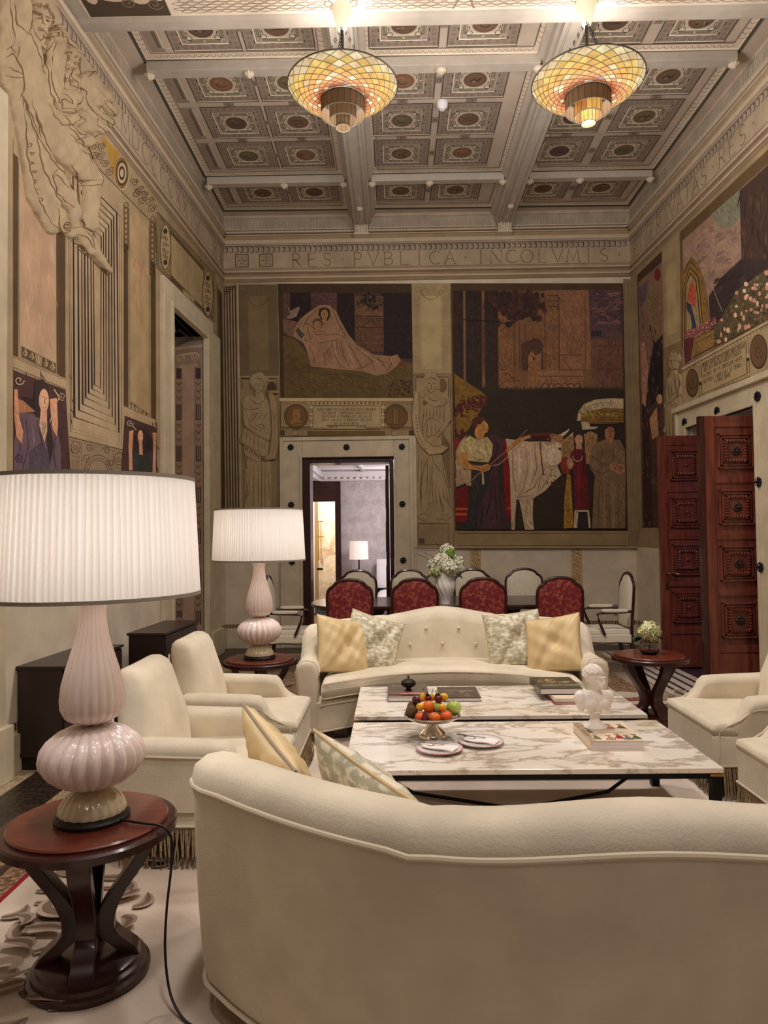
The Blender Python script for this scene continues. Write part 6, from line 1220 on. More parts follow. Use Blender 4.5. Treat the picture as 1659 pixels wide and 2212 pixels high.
# ================================================================== SOFAS
def yo(x): return .52*min(1, abs(x)/1.05)**2
def seatf(x): return .75+.40*min(1, abs(x)/.95)**2
def make_sofa(tuft=True):
    root = empty('curved_sofa')
    path = [(-1.12, 1.10), (-1.125, .98), (-1.125, .86), (-1.125, .78), (-1.12, .72), (-1.118, .66), (-1.113, .62), (-1.095, .575), (-1.065, .54)]
    path += [(x, yo(x)) for x in [-1.0+.05*i for i in range(41)]]; path += [(-a, b) for a, b in path[:9][::-1]]
    rings = []; pipe = []; n = len(path)
    for i, p in enumerate(path):
        a = path[max(0, i-1)]; b = path[min(n-1, i+1)]; t = V((b[0]-a[0], b[1]-a[1], 0)).normalized(); nn = V((-t.y, t.x, 0)); q = V((p[0], p[1], 0))
        x, y = p
        if abs(x) > 1.05: w = sm((.80-y)/.16); h = .60+.20*w; th = .15+.03*w
        else: h = .81+.012*(1-abs(x)/1.05)+.05*(cos(min(1, abs(x)/.52)*pi)*.5+.5) - .008*math.exp(-((abs(x)-.50)/.03)**2); th = .18; w = 1
        wi = th+.05*w
        prof = [(.03, .085), (.012, .16), (0, .35), (-.012, h-.14), (-.018, h-.085), (-.008, h-.035), (.025, h-.008), (.07, h), (.115, h-.012), (th-.01, h-.045), (th+.005, h-.10), (wi-.015, .46), (wi, .30), (wi, .085)]
        rings.append([q+nn*a_+V((0, 0, z_)) for a_, z_ in prof]); pipe.append(q+nn*-.016+V((0, 0, h-.085)))
    def endcap(r, dy):
        c = V((0, 0, 0)); 
        for v in r: c += v
        c /= len(r); out = []
        for k, (s, d) in enumerate(((.985, .018), (.94, .034), (.85, .045), (.6, .05))): out.append([V((c.x+(v.x-c.x)*s, v.y+d, c.z+(v.z-c.z)*(1-(1-s)*.5))) for v in r])
        return out
    e0 = endcap(rings[0], 1); e1 = endcap(rings[-1], 1)
    m = MB(); m.loft(e0[::-1]+rings+e1); m.build('back_and_arms', velvet, root, ang=60)
    m = MB(); m.tube(pipe, .0085, 8); fr_ = rings[0]; 
    for r, s in ((e0[0], 1), (e1[0], 1)): m.tube([v+V((0, .002, 0)) for v in r[1:13]], .007, 8)
    bt = [r[0]+V((0, 0, .01)) for r in rings]; m.tube([p+(p-V((0, .8, p.z))).normalized()*.012 for p in bt], .007, 6)
    m.tube([(x, seatf(x)-.005, .10) for x in [-.97+.097*i for i in range(21)]], .007, 6); m.tube([(x, seatf(x)+.0, .285) for x in [-.96+.096*i for i in range(21)]], .006, 6)
    m.build('piping', velvetd, root)
    m = MB(); rs = []
    for i in range(25):
        x = -.99+1.98*i/24; f = seatf(x); bk = yo(x)+.12; rs.append([(x, f-.02, .09), (x, f-.012, .20), (x, f-.004, .30), (x, f-.03, .315), (x, bk, .315), (x, bk, .09)])
    m.loft(rs); m.build('base', velvet, root, ang=50)
    m = MB()
    def pos(u, v, s, e):
        x = .95*u; b = yo(x)+.20; f = seatf(x)+.022; yy = b+(f-b)*(v*.5+.5); return (x, yy, .385+s*(.068+.012*(1-u*u))*e+(.012*(1-v*v) if s > 0 else 0))
    m.cush(pos, 40, 14, 7); cu_ = m.build('seat_cushion', velvet, root, ang=70)
    m = MB()
    for z in (.437, .334): m.tube([(.94*u, seatf(.95*u)+.0215-.012*abs(u)**20, z+.006*(1-u*u)*(1 if z > .4 else 0)) for u in [-1+i/15 for i in range(31)]], .0055, 6)
    m.build('cushion_piping', velvetd, cu_)
    if tuft:
        for k, (xs, z) in enumerate((((-.42, -.14, .14, .42), .70), ((-.28, 0, .28), .575))):
            for x in xs: m = MB(); m.sphere((x, yo(x)+.198+(.70-z)*.13, z), (.015, .012, .015), 10); m.build('tufting_button', velvetd, root)
    for x, y in ((-.82, .92), (.82, .92), (-.8, .42), (.8, .42)): m = MB(); m.box((x-.05, y-.05, .012), (x+.05, y+.05, .095)); m.build('foot', mahogd, root, smooth=False)
    return root
s1 = make_sofa(); s1.location = (.40, 6.22, 0); s1.scale = (.975, 1, 1); s1.rotation_euler = (0, 0, pi)
tag(s1, 'cream velvet curved sofa with buttoned back facing the camera, behind the coffee tables', 'sofa', 'pair of curved sofas')
s2 = copy_tree(s1); s2.location = (.585, 1.615, 0); s2.scale = (1.10, 1.12, 1); s2.rotation_euler = (0, 0, 0)
tag(s2, 'cream velvet curved sofa seen from behind, filling the lower right foreground', 'sofa')

# throw pillows
def make_pillow(name, mat, pm, w=.222, t=.08):
    root = empty(name); m = MB()
    def pos(u, v, s, e):
        th = t*((1-u*u)*(1-v*v))**.40*(1-.42*math.exp(-((u-.25)**2+(v+.05)**2)*7)-.3*math.exp(-((u-.1-.7*v)**2)*30)*(s < 0)); wr = .008*sin(9*u+4*v+s)*sin(6*v-3*u)+.004*sin(19*u-11*v)
        return (w*u*(1-.07*(1-v*v)), s*(th+wr*e), w*v*(1-.07*(1-u*u)))
    m.cush(pos, 40, 40, 2); m.build('cover', mat, root, ang=80)
    pts = []
    for a, b in (((-1, -1), (1, -1)), ((1, -1), (1, 1)), ((1, 1), (-1, 1)), ((-1, 1), (-1, -1))):
        for i in range(10):
            u = a[0]+(b[0]-a[0])*i/10; v = a[1]+(b[1]-a[1])*i/10; pts.append((w*u*(1-.07*(1-v*v))*1.005, 0, w*v*(1-.07*(1-u*u))*1.005))
    m = MB(); m.tube(pts, .0055, 6, closed=True); m.build('piping', pm, root)
    return root
dam = pmat('damask_silver', (176, 170, 146), .45, c2=(222, 212, 186), nscale=26, detail=6, sheen=.2, stretch=(1, 1, 1.6), ramp=(.47, .55)); 
def putp(o, loc, rot, lab, grp): o.location = loc; o.rotation_euler = rot; tag(o, lab, 'cushion', grp)
g0 = make_pillow('throw_pillow', gold, goldp); a0 = make_pillow('throw_pillow', dam, gold)
putp(g0, (-.40, 5.46, .645), (-.42, .22, .55), 'gold satin cushion at the left end of the far sofa', 'gold satin cushions')
g1 = copy_tree(g0); putp(g1, (1.20, 5.44, .645), (-.42, -.20, -.55), 'gold satin cushion at the right end of the far sofa', 'gold satin cushions')
putp(a0, (-.17, 5.63, .64), (-.40, .32, .22), 'silvery damask cushion beside the left gold cushion on the far sofa', 'damask cushions')
a1 = copy_tree(a0); putp(a1, (.94, 5.66, .65), (-.36, -.12, -.12), 'silvery damask cushion beside the right gold cushion on the far sofa', 'damask cushions')
g2 = copy_tree(g0); putp(g2, (-.37, 2.42, .655), (.42, .26, -1.0), 'gold satin cushion with grey piping leaning in the near sofa corner', 'gold satin cushions')
a2 = copy_tree(a0); putp(a2, (-.06, 2.14, .655), (.46, .24, -.80), 'silvery damask cushion with beige piping resting in the near sofa', 'damask cushions')

# ================================================================== ARMCHAIRS
def make_armchair():
    root = empty('armchair')      # front faces +x, centred on y
    m = MB()
    def rr(x, w, z0, z1, r=.03): return [(x, -w, z0), (x, -w, z1-r), (x, -w+r*.3, z1-r*.3), (x, -w+r, z1), (x, w-r, z1), (x, w-r*.3, z1-r*.3), (x, w, z1-r), (x, w, z0)]
    m.loft([rr(-.34, .325, .19, .36), rr(.20, .335, .19, .37), rr(.32, .335, .19, .375), rr(.336, .325, .2, .365)]); m.build('base', velvet, root, ang=45)
    m = MB(); m.cush(lambda u, v, s, e: (.035+.305*u, .335*v, .39+s*(.035+.012*(1-u*u))*e), 18, 18, 9); m.build('seat', velvet, root, ang=70)
    for sy in (-1, 1):
        m = MB(); rs = []
        for x, zt, w in ((-.40, .50, .05), (-.385, .555, .062), (-.30, .585, .066), (-.1, .578, .066), (.06, .572, .066), (.115, .566, .066), (.14, .545, .064), (.155, .515, .058), (.175, .48, .05), (.21, .445, .042), (.25, .42, .03), (.29, .405, .02)):
            yc = sy*.295; ring = []
            for k in range(9):
                a = pi*k/8; rad = w if x < .16 else w
                ring.append((x, yc+rad*cos(a), zt-.05+.05*sin(a)))
            ring += [(x, yc-w*.82, zt-.09 if zt > .46 else .36), (x, yc-w*.75, .26), (x, yc+w*.75, .26), (x, yc+w*.82, zt-.09 if zt > .46 else .36)]
            rs.append(ring)
        m.loft(rs); arm = m.build('arm', velvet, root, ang=55)
        m = MB(); yy = sy*(.295+.058); m.tube([(-.43, sy*.235, .80), (-.425, sy*.26, .74), (-.405, sy*.295, .64), (-.36, sy*.335, .56), (-.28, sy*.356, .515), (-.1, sy*.356, .508), (.1, sy*.354, .503), (.14, sy*.352, .49), (.19, sy*.342, .445), (.26, sy*.33, .41), (.30, sy*.33, .385), (.305, sy*.336, .2)], .006, 6); m.build('piping', velvetd, arm)
    m = MB(); rs = []
    for z, xc, w, t in ((.24, -.27, .33, .10), (.42, -.285, .33, .105), (.52, -.30, .325, .105), (.58, -.31, .305, .105), (.64, -.322, .28, .105), (.70, -.335, .262, .10), (.76, -.348, .25, .095), (.81, -.358, .242, .088), (.845, -.366, .232, .075), (.865, -.372, .205, .05), (.872, -.374, .15, .02)):
        rs.append([(xc+t*(abs(cos(a))**.6)*(1 if cos(a) > 0 else -1), w*(abs(sin(a))**.5)*(1 if sin(a) > 0 else -1), z+.012*(sin(a)**2 if z > .8 else 0)) for a in [2*pi*k/28 for k in range(28)]])
    m.loft(rs); m.build('backrest', velvet, root, ang=60)
    m = MB(); e = [(-.345, -.33), (.336, -.338), (.336, .338), (-.345, .33)]; m.tube([(x, y, .195) for x, y in e], .007, 6, closed=True); m.build('skirt_piping', velvetd, root)
    m = MB(); rnd = random.Random(5); m.box((-.34, -.325, .165), (.326, .325, .193))
    for (a, b) in zip(e, e[1:]+e[:1]):
        L = sqrt((a[0]-b[0])**2+(a[1]-b[1])**2); n = int(L/.0105)
        for i in range(n):
            t = (i+rnd.random()*.5)/n; x = a[0]+(b[0]-a[0])*t; y = a[1]+(b[1]-a[1])*t; dx, dy = rnd.uniform(-.014, .014), rnd.uniform(-.014, .014); ox = .012*(1 if x > .3 else (-1 if x < -.3 else 0)); oy = .012*(1 if y > .3 else (-1 if y < -.3 else 0))
            m.tube([(x*.985, y*.985, .185), (x*.985+dx*.3+ox*.5, y*.985+dy*.3+oy*.5, .13), (x*.985+dx+ox, y*.985+dy+oy, .07), (x*.985+dx*.7+ox*1.2, y*.985+dy*.7+oy*1.2, .016+rnd.random()*.012)], .0042, 5)
    fo = m.build('fringe', fringem, root); fo['kind'] = 'stuff'
    for x, y in ((.27, .26), (.27, -.26), (-.28, .26), (-.28, -.26)): m = MB(); m.box((x-.02, y-.02, .012), (x+.02, y+.02, .19)); m.build('leg', mahogd, root, smooth=False)
    return root
c0 = make_armchair(); c0.location = (-.885, 3.56, 0); tag(c0, 'cream velvet armchair with bullion fringe nearest the big table lamp, left side', 'armchair', 'fringed armchairs')
for x, y, r, lab in ((-.905, 4.46, 0, 'cream velvet armchair on the left side, next to the far sofa'), (2.09, 4.33, pi, 'cream velvet armchair on the right side, nearer the flower table'), (2.10, 3.42, pi, 'cream velvet armchair cut by the right edge of the photo')):
    c = copy_tree(c0); c.location = (x, y, 0); c.rotation_euler = (0, 0, r); tag(c, lab, 'armchair')

# ================================================================== COFFEE TABLES
cal = marble_mat('calacatta', (240, 232, 222), (150, 128, 104), 2.0, .05, .18, .5, (226, 214, 196), coat=.2, strength=.75, squash=(1, 1.9, 1))
def make_ctable():
    root = empty('coffee_table'); m = MB(); m.box((-.895, -.43, .355), (.895, .43, .38)); m.build('marble_top', cal, root, smooth=False, bevel=.003)
    m = MB(); 
    for y in (-.40, .40): m.box((-.87, y-.012, .325), (.87, y+.012, .354))
    for x in (-.86, .86): m.box((x-.012, -.4, .325), (x+.012, .4, .354))
    m.tube([(-.86, -.395, .172), (-.55, -.25, .03), (.55, .25, .03), (.86, .395, .172)], .010, 8); m.tube([(-.86, .395, .172), (-.55, .25, .03), (.55, -.25, .03), (.86, -.395, .172)], .010, 8)
    m.build('frame', blackm, root, smooth=False)
    for x in (-.865, .865):
        for y in (-.40, .40):
            m = MB(); m.box((x-.022, y-.022, .012), (x+.022, y+.022, .34)); l = m.build('leg', blackm, root, smooth=False)
            m = MB(); m.box((x-.034, y-.03, .340), (x+.034, y+.03, .352)); m.box((x-.032, y-.03, .165), (x+.032, y+.03, .178)); m.build('bracket', brass, l, smooth=False)
    return root
t1 = make_ctable(); t1.location = (.645, 3.835, 0); tag(t1, 'long veined marble coffee table with black metal legs, nearer the camera', 'coffee table', 'marble coffee tables')
t2 = copy_tree(t1); t2.location = (.640, 4.825, 0); t2.scale = (1, .99, 1); tag(t2, 'long veined marble coffee table in front of the far sofa', 'coffee table')

# ================================================================== ROUND SIDE TABLES
def make_stable(top, name='side_table'):
    root = empty(name); m = MB(); m.lathe([(.27, .485), (.288, .49), (.29, .515), (.283, .522), (.262, .523)], 56); m.build('rim', mahogd, root)
    m = MB(); m.lathe([(.258, .515), (.260, .530), (.255, .535), (.002, .535)], 56); m.build('tabletop', top, root)
    for k in range(4):
        a = 2*pi*k/4; m = MB(); rs = []
        for t in [i/18 for i in range(19)]:
            z = .487-.415*t
            r = .150*(1-sm(t/.74))+.052+(.085*sm((t-.76)/.24) if t > .76 else 0); w = .036-.004*sm(t/.6)+.006*sm((t-.7)/.3); th = .024+.006*sm((t-.4)/.3)
            c = V((r*cos(a), r*sin(a), z)); u = V((cos(a), sin(a), 0)); v = V((-sin(a), cos(a), 0)); rs.append([c+u*th+v*w, c-u*th+v*w, c-u*th-v*w, c+u*th-v*w])
        m.loft(rs); m.build('leg', mahogd, root, ang=35, bevel=.003)
    m = MB(); m.lathe([(.197, .012), (.200, .02), (.198, .035), (.186, .042), (.183, .056), (.170, .062), (.166, .074), (.150, .080), (.002, .080)], 48); m.build('base', mahogd, root)
    return root
st1 = make_stable(mahog); st1.location = (-1.055, 2.464, 0); st1.rotation_euler = (0, 0, .25); tag(st1, 'round mahogany side table under the big lamp in the left foreground', 'side table', 'round mahogany side tables')
st2 = copy_tree(st1); st2.location = (-1.055, 5.605, 0); tag(st2, 'round mahogany side table under the farther table lamp', 'side table')
st3 = copy_tree(st1); st3.location = (1.99, 5.62, 0); tag(st3, 'round mahogany side table with flowers, right of the far sofa', 'side table')

# ================================================================== GLASS TABLE LAMPS
def glassmat():
    mt = bpy.data.materials.new('opal_pink_glass'); mt.use_nodes = True; b = mt.node_tree.nodes['Principled BSDF']; b.inputs['Base Color'].default_value = lin((232, 214, 208))+(1,); b.inputs['Roughness'].default_value = .08; b.inputs['Coat Weight'].default_value = .6; b.inputs['Subsurface Weight'].default_value = .25; b.inputs['Subsurface Radius'].default_value = (.03, .02, .018); return mt
og = glassmat()
shm = bpy.data.materials.new('pleated_silk'); shm.use_nodes = True; nt = shm.node_tree; nt.nodes.remove(nt.nodes['Principled BSDF'])
df = nt.nodes.new('ShaderNodeBsdfDiffuse'); tr = nt.nodes.new('ShaderNodeBsdfTranslucent'); mx = nt.nodes.new('ShaderNodeMixShader'); df.inputs[0].default_value = lin((236, 226, 210))+(1,); tr.inputs[0].default_value = lin((196, 190, 186))+(1,); mx.inputs[0].default_value = .5
nt.links.new(df.outputs[0], mx.inputs[1]); nt.links.new(tr.outputs[0], mx.inputs[2]); nt.links.new(mx.outputs[0], nt.nodes['Material Output'].inputs[0])
def make_lamp():
    root = empty('table_lamp')
    m = MB(); m.lathe([(.118, 0), (.120, .012), (.112, .02), (.110, .028)], 48); m.build('base_disc', bronze, root)
    m = MB(); m.lathe([(.106, .024), (.107, .034), (.10, .052), (.085, .078), (.066, .097), (.052, .108)], 144, rib=.04, ribn=22); m.build('glass_foot', pmat('amber_glass', (206, 190, 158), .08, coat=.6), root, ang=80)
    m = MB(); m.lathe([(.045, .104), (.070, .112), (.105, .130), (.138, .158), (.157, .190), (.161, .214), (.156, .240), (.137, .270), (.108, .295), (.072, .312), (.038, .320)], 220, rib=.10, ribn=22); m.build('glass_globe', og, root, ang=80)
    m = MB(); m.lathe([(.03, .318), (.03, .328)], 24); m.lathe([(.028, .70), (.01, .71), (.008, .80), (.012, .93), (.002, .95)], 16); m.build('spacer', brass, root)
    m = MB(); m.lathe([(.034, .326), (.060, .332), (.084, .348), (.098, .38), (.1005, .41), (.096, .455), (.083, .51), (.067, .565), (.052, .62), (.043, .675), (.041, .715), (.046, .733), (.05, .738), (.038, .738)], 176, rib=.055, ribn=22); m.build('glass_bottle', og, root, ang=80)
    m = MB(); m.open = True; N = 110; rings = []
    rnd = random.Random(2); ph = [rnd.uniform(-.25, .25) for _ in range(N)]
    for i in range(9):
        t = i/8; r = .342-.018*t; z = .768+.392*t; rings.append([])
        for j in range(N*4):
            k = j % 4; q = j//4; a = 2*pi*(q+(0, .42+ph[q]*.3, .5+ph[q]*.3, .62+ph[q]*.3)[k])/N+.004*sin(q*1.7+t*2.2); rr = r+(.0, .0065, .0012, -.003)[k]; rings[-1].append((rr*cos(a), rr*sin(a), z))
    m.loft(rings, cap=False); sh = m.build('lamp_shade', shm, root, ang=50)
    for r, z in ((.346, .766), (.328, 1.162)):
        m = MB(); m.lathe([(r-.004, z-.006), (r+.004, z-.006), (r+.004, z+.006), (r-.004, z+.006), (r-.004, z-.006)], 72, caps=False); m.build('trim_band', pmat('taupe_trim', (150, 140, 128), .8), sh)
    return root
l1 = make_lamp(); l1.location = (-1.045, 2.464, .535); l1.scale = (1.04, 1.04, 1); tag(l1, 'tall pink ribbed glass lamp with pleated shade in the left foreground', 'table lamp', 'ribbed glass table lamps')
l2 = copy_tree(l1); l2.location = (-1.06, 5.605, .535); tag(l2, 'ribbed glass lamp with pleated shade beside the far sofa', 'table lamp')
m = MB(); m.tube(smooth([(-.93, 2.42, .546), (-.86, 2.40, .543), (-.79, 2.385, .541), (-.757, 2.378, .525), (-.742, 2.375, .48), (-.745, 2.37, .40), (-.756, 2.36, .28), (-.752, 2.33, .16), (-.72, 2.28, .06), (-.66, 2.22, .02), (-.60, 2.18, .018)]), .0042, 8)
one('lamp_cable', m, cable, 'black cable running from the big lamp over the table edge to the floor', 'cable')
# ================================================================== CABINETS
def cabinet(x0, y0, x1, y1, h, lab, doors=2):
    root = empty('low_cabinet', ((x0+x1)/2, (y0+y1)/2, 0)); cx, cy = (x0+x1)/2, (y0+y1)/2; ang = -.04
    root.rotation_euler = (0, 0, -ang*-1 if False else -.04)
    hw, hl = (x1-x0)/2, (y1-y0)/2
    m = MB(); m.box((-hw, -hl, h-.02), (hw, hl, h)); m.build('top', espresso, root, smooth=False, bevel=.003)
    m = MB(); m.box((-hw+.012, -hl+.012, .09), (hw-.02, hl-.012, h-.02)); m.box((-hw+.005, -hl+.005, .09), (hw-.012, hl-.005, .11)); m.build('body', espresso, root, smooth=False)
    m = MB(); m.box((-hw+.02, -hl+.03, .0), (hw-.05, hl-.03, .09)); m.build('plinth', pmat('plinth_black', (26, 20, 20), .5), root, smooth=False)
    n = doors
    for k in range(n):
        a = -hl+.02+(2*hl-.04)*k/n; b = -hl+.02+(2*hl-.04)*(k+1)/n; m = MB(); m.box((hw-.02, a+.004, .115), (hw-.004, b-.004, h-.03)); d = m.build('door', espresso, root, smooth=False, bevel=.002)
        m = MB(); m.sphere((hw+.004, b-.03 if k % 2 == 0 else a+.03, h*.6), .009, 8); m.build('knob', bronze, d)
    tag(root, lab, 'cabinet', 'low dark cabinets along the left wall')
cabinet(-2.425, 4.58, -2.105, 5.50, .67, 'low espresso wood cabinet behind the big lamp, nearer along the left wall')
cabinet(-2.10, 5.62, -1.79, 6.45, .735, 'slightly taller espresso cabinet by the window niche on the left wall')

# ================================================================== DINING TABLE AND CHAIRS
root = empty('dining_table', (.56, 7.92, 0)); m = MB()
def race(L, Wd, n=14): return [(L+Wd*cos(a)*.55, Wd*sin(a)) for a in [-pi/2+pi*i/n for i in range(n+1)]]+[(-L+Wd*cos(a)*.55, Wd*sin(a)) for a in [pi/2+pi*i/n for i in range(n+1)]]
m.prism(race(1.18, .54), .722, .75); m.prism(race(1.16, .52), .70, .722); m.build('tabletop', mahogd, root, smooth=False, bevel=.004)
for x in (-.75, .75):
    m = MB(); m.lathe([(.09, .06), (.07, .15), (.05, .25), (.075, .4), (.06, .6), (.12, .70)], 20, ctr=(x, 0, 0)); m.box((x-.06, -.38, 0), (x+.06, .38, .06)); m.box((x-.22, -.05, 0), (x+.22, .05, .06)); m.build('pedestal', mahogd, root)
tag(root, 'long dark mahogany dining table with rounded ends behind the far sofa', 'dining table')
damr = pmat('red_damask', (110, 26, 34), .6, c2=(150, 74, 56), nscale=34, detail=4, ramp=(.48, .60))
def outline(s=0, z0=.46):
    w = .225-s
    R_ = [(w*.95, z0), (w*.98, .66), (w, .84), (w*.99, .90-s*.4), (w*.945, .938-s*.6), (w*.86, .962-s*.8), (w*.77, .974-s), (w*.71, .984-s), (w*.63, 1.008-s), (w*.48, 1.028-s), (w*.30, 1.040-s), (w*.1, 1.045-s)]
    return R_+[(-x, z) for x, z in R_[::-1]]
def make_dchair(arms=False, both_cream=False):
    root = empty('dining_chair')      # front +y, back at y=-.22
    def by(z): return -.205-.07*(z-.45)
    m = MB(); m.tube([(x, by(z), z) for x, z in outline()], .0155, 8); m.tube([(-.19, by(.47), .47), (.19, by(.47), .47)], .014, 8); m.build('back_frame', castm, root)
    for sgn, mt, nm in ((1, cream_linen, 'backrest'), (-1, cream_linen if both_cream else damr, 'back_panel')):
        m = MB(); o_ = outline(.012, .475); c = (0, .74)
        rs = []
        for k, t in enumerate((1, .93, .8, .5, .02)):
            rs.append([(c[0]+(x-c[0])*t, by(c[1]+(z-c[1])*t)+sgn*(.004+(.042 if sgn > 0 else .018)*(1-t**4)), c[1]+(z-c[1])*t) for x, z in o_])
        m.loft(rs, closed=True, cap=False); m.build(nm, mt, root)
    m = MB(); m.cush(lambda u, v, s, e: (.235*u*(1-.05*(1-v)), .03+.235*v, .435+s*.045*e), 14, 14, 6); m.build('seat', cream_linen, root)
    m = MB(); m.loft([[(x, y, z) for x, y, z in ((-.23, -.2, .33+.0), (-.235, .262, .345), (.235, .262, .345), (.23, -.2, .33))], [(-.23, -.2, .42), (-.235, .262, .42), (.235, .262, .42), (.23, -.2, .42)]]); m.build('seat_rail', cream_linen, root, smooth=False, bevel=.008)
    m = MB(); pts = [(-.235, .265, .34), (-.15, .268, .325), (0, .27, .35), (.15, .268, .325), (.235, .265, .34)]; m.tube(pts, .007, 6)
    for s in (-1, 1): m.tube([(s*.238, .262, .34), (s*.24, .1, .325), (s*.24, -.05, .34), (s*.236, -.2, .33)], .007, 6)
    m.build('rail_moulding', castm, root)
    for x, y in ((-.21, .24), (.21, .24), (-.20, -.21), (.20, -.21)):
        m = MB(); f = 1 if y > 0 else -1; rs = []
        for z, d, w in ((.36, 0, .024), (.25, .01, .021), (.12, .008 if f > 0 else .03, .016), (.0, .012 if f > 0 else .06, .014)):
            cx, cy = x+(.004 if x > 0 else -.004), y+f*d; rs.append([(cx-w, cy-w, z), (cx+w, cy-w, z), (cx+w, cy+w, z), (cx-w, cy+w, z)])
        m.loft(rs); m.build('leg', castm, root, smooth=False, bevel=.003)
    for x in (-.2, .2): m = MB(); m.box((x-.018, -.225, .36), (x+.018, -.19, .50)); m.build('back_post', castm, root, smooth=False)
    if arms:
        for s in (-1, 1):
            m = MB(); m.tube([(s*.22, -.215, .66), (s*.25, -.10, .655), (s*.262, .1, .65), (s*.262, .16, .64), (s*.255, .14, .56), (s*.24, .08, .42)], .015, 8); a = m.build('arm', castm, root)
            m = MB(); m.cush(lambda u, v, q, e, s=s: (s*.255+.026*u, -.02+.135*v, .672+q*.018*e), 8, 12, 4); m.build('arm_pad', cream_linen, a)
    return root
dc = make_dchair(); spots = [(754, 7.07), (893, 7.07), (1042, 7.07), (1206, 7.07)]
nm_ = ['leftmost', 'second from left', 'third from left', 'rightmost']
for i, (px_, Y) in enumerate(spots):
    c = dc if i == 0 else copy_tree(dc); x = (px_-850)/F*Y; c.location = (x, Y+.24, 0); c.rotation_euler = (0, 0, (.0, .03, -.02, .0)[i])
    tag(c, '%s dining chair with red damask back showing behind the sofa' % nm_[i], 'chair', 'near row of dining chairs')
for i, px_ in enumerate((772, 882, 1020, 1129)):
    Y = 8.77; c = copy_tree(dc); c.location = ((px_-850)/F*Y, Y-.24, 0); c.rotation_euler = (0, 0, pi+(.0, -.02, .03, 0)[i])
    tag(c, '%s cream-fronted chair across the dining table, by the far wall' % nm_[i], 'chair', 'far row of dining chairs')
ac = make_dchair(True, True); ac.name = 'dining_armchair'; ac.location = (2.26, 7.70, 0); ac.rotation_euler = (0, 0, pi/2); tag(ac, 'cream upholstered carver armchair at the right end of the dining table', 'chair', 'carver armchairs')
ac2 = copy_tree(ac); ac2.location = (-1.14, 7.85, 0); ac2.rotation_euler = (0, 0, -pi/2); tag(ac2, 'cream upholstered carver armchair at the left end, half hidden by the far lamp', 'chair', 'carver armchairs')

# ================================================================== FLOWERS
def floret_ball(m, c, r, n, cols, rnd):
    m.sphere(c, r*.86, 14, col=cols[-1])
    for i in range(n):
        z = 1-2*(i+.5)/n; a = i*2.39996; q = sqrt(1-z*z); d = V((q*cos(a), q*sin(a), z)); p = V(c)+d*r*rnd.uniform(.93, 1.04)
        u = d.cross(V((.3, .2, 1))).normalized(); w = d.cross(u); s = r*.19*rnd.uniform(.8, 1.3); d = (d+V((rnd.uniform(-.5, .5), rnd.uniform(-.5, .5), rnd.uniform(-.5, .5)))).normalized(); u = d.cross(V((.3, .2, 1))).normalized(); w = d.cross(u); col = rnd.choice(cols[:-1]); ph = rnd.random()
        for k in range(4):
            b = ph+k*pi/2; t = u*cos(b)+w*sin(b); v = u*-sin(b)+w*cos(b)
            m.add([p, p+t*s*.6+v*s*.45+d*s*.15, p+t*s*1.15+d*s*.1, p+t*s*.6-v*s*.45+d*s*.15], [(0, 1, 2, 3)], col)
petal = pmat('petals', (230, 225, 200), .7, attr=True, sss=0)
WC = [lin((236, 230, 212)), lin((226, 220, 196)), lin((242, 238, 226)), lin((150, 160, 96))]; GC_ = [lin((150, 176, 62)), lin((120, 152, 48)), lin((170, 190, 90)), lin((84, 110, 40))]; PC = [lin((206, 206, 150)), lin((222, 222, 172)), lin((186, 192, 124)), lin((110, 130, 60))]
def leafm(m, p, d, L, w): 
    d = V(d).normalized(); u = d.cross(V((0, 0, 1))).normalized()*w; p = V(p); m.add([p, p+d*L*.35+u+V((0, 0, .01)), p+d*L*.75+u*.7, p+d*L+V((0, 0, -.02)), p+d*L*.75-u*.7, p+d*L*.35-u+V((0, 0, .01)), p+d*L*.5+V((0, 0, -.008))], [(0, 1, 6), (1, 2, 6), (2, 3, 6), (3, 4, 6), (4, 5, 6), (5, 0, 6)])
vx = (960-850)/F*7.56
o = empty('flower_vase', (vx, 7.56, .75)); m = MB(); rings = []
for i in range(19):
    t = i/18; z = .325*t; r = (.052+.056*sm(t/.62) if t < .62 else .108-.006*(t-.62)/.38); rings.append([])
    for j in range(72):
        a = 2*pi*j/72; tw = a+1.1*t; rr = r*(1+.035*cos(tw*12)); rings[-1].append((rr*cos(a), rr*sin(a), z))
m.loft(rings); m.build('vase', porcelain, o, ang=80); tag(o, 'tall white fluted vase on the dining table holding hydrangeas', 'vase')
rnd = random.Random(4); o2 = empty('hydrangea_bouquet', (vx, 7.56, 1.07)); 
for c, r, n, cl in (((-.03, -.05, .12), .095, 130, WC), ((.045, -.09, .065), .088, 120, WC), ((-.125, -.02, .10), .062, 80, WC), ((-.105, -.07, .02), .062, 90, PC), ((.02, .02, .235), .075, 100, WC), ((.05, -.05, .215), .052, 90, GC_), ((.145, .0, .11), .066, 90, WC), ((.155, -.03, .05), .05, 70, WC), ((.09, .06, .15), .06, 60, WC)):
    m = MB(); floret_ball(m, c, r, n, cl, rnd); m.build('hydrangea_head', petal, o2)
m = MB()
for p, d in (((.1, -.05, .0), (.6, -.5, -.3)), ((.05, 0, .16), (.2, -.6, -.4)), ((.09, -.04, .02), (1, -.2, .1)), ((-.14, -.05, -.01), (-.8, -.5, -.5))): leafm(m, p, d, .1, .035)
m.build('leaf', greenleaf, o2, smooth=False)
m = MB()
for e in ((-.32, .25, .2), (-.12, .1, .36), (-.05, .1, .30), (-.22, 0, .22)): m.tube([(0, 0, 0), (e[0]*.4, e[1]*.4, e[2]*.62), (e[0]*.7, e[1]*.7, e[2]*.9), e], .0022, 5)
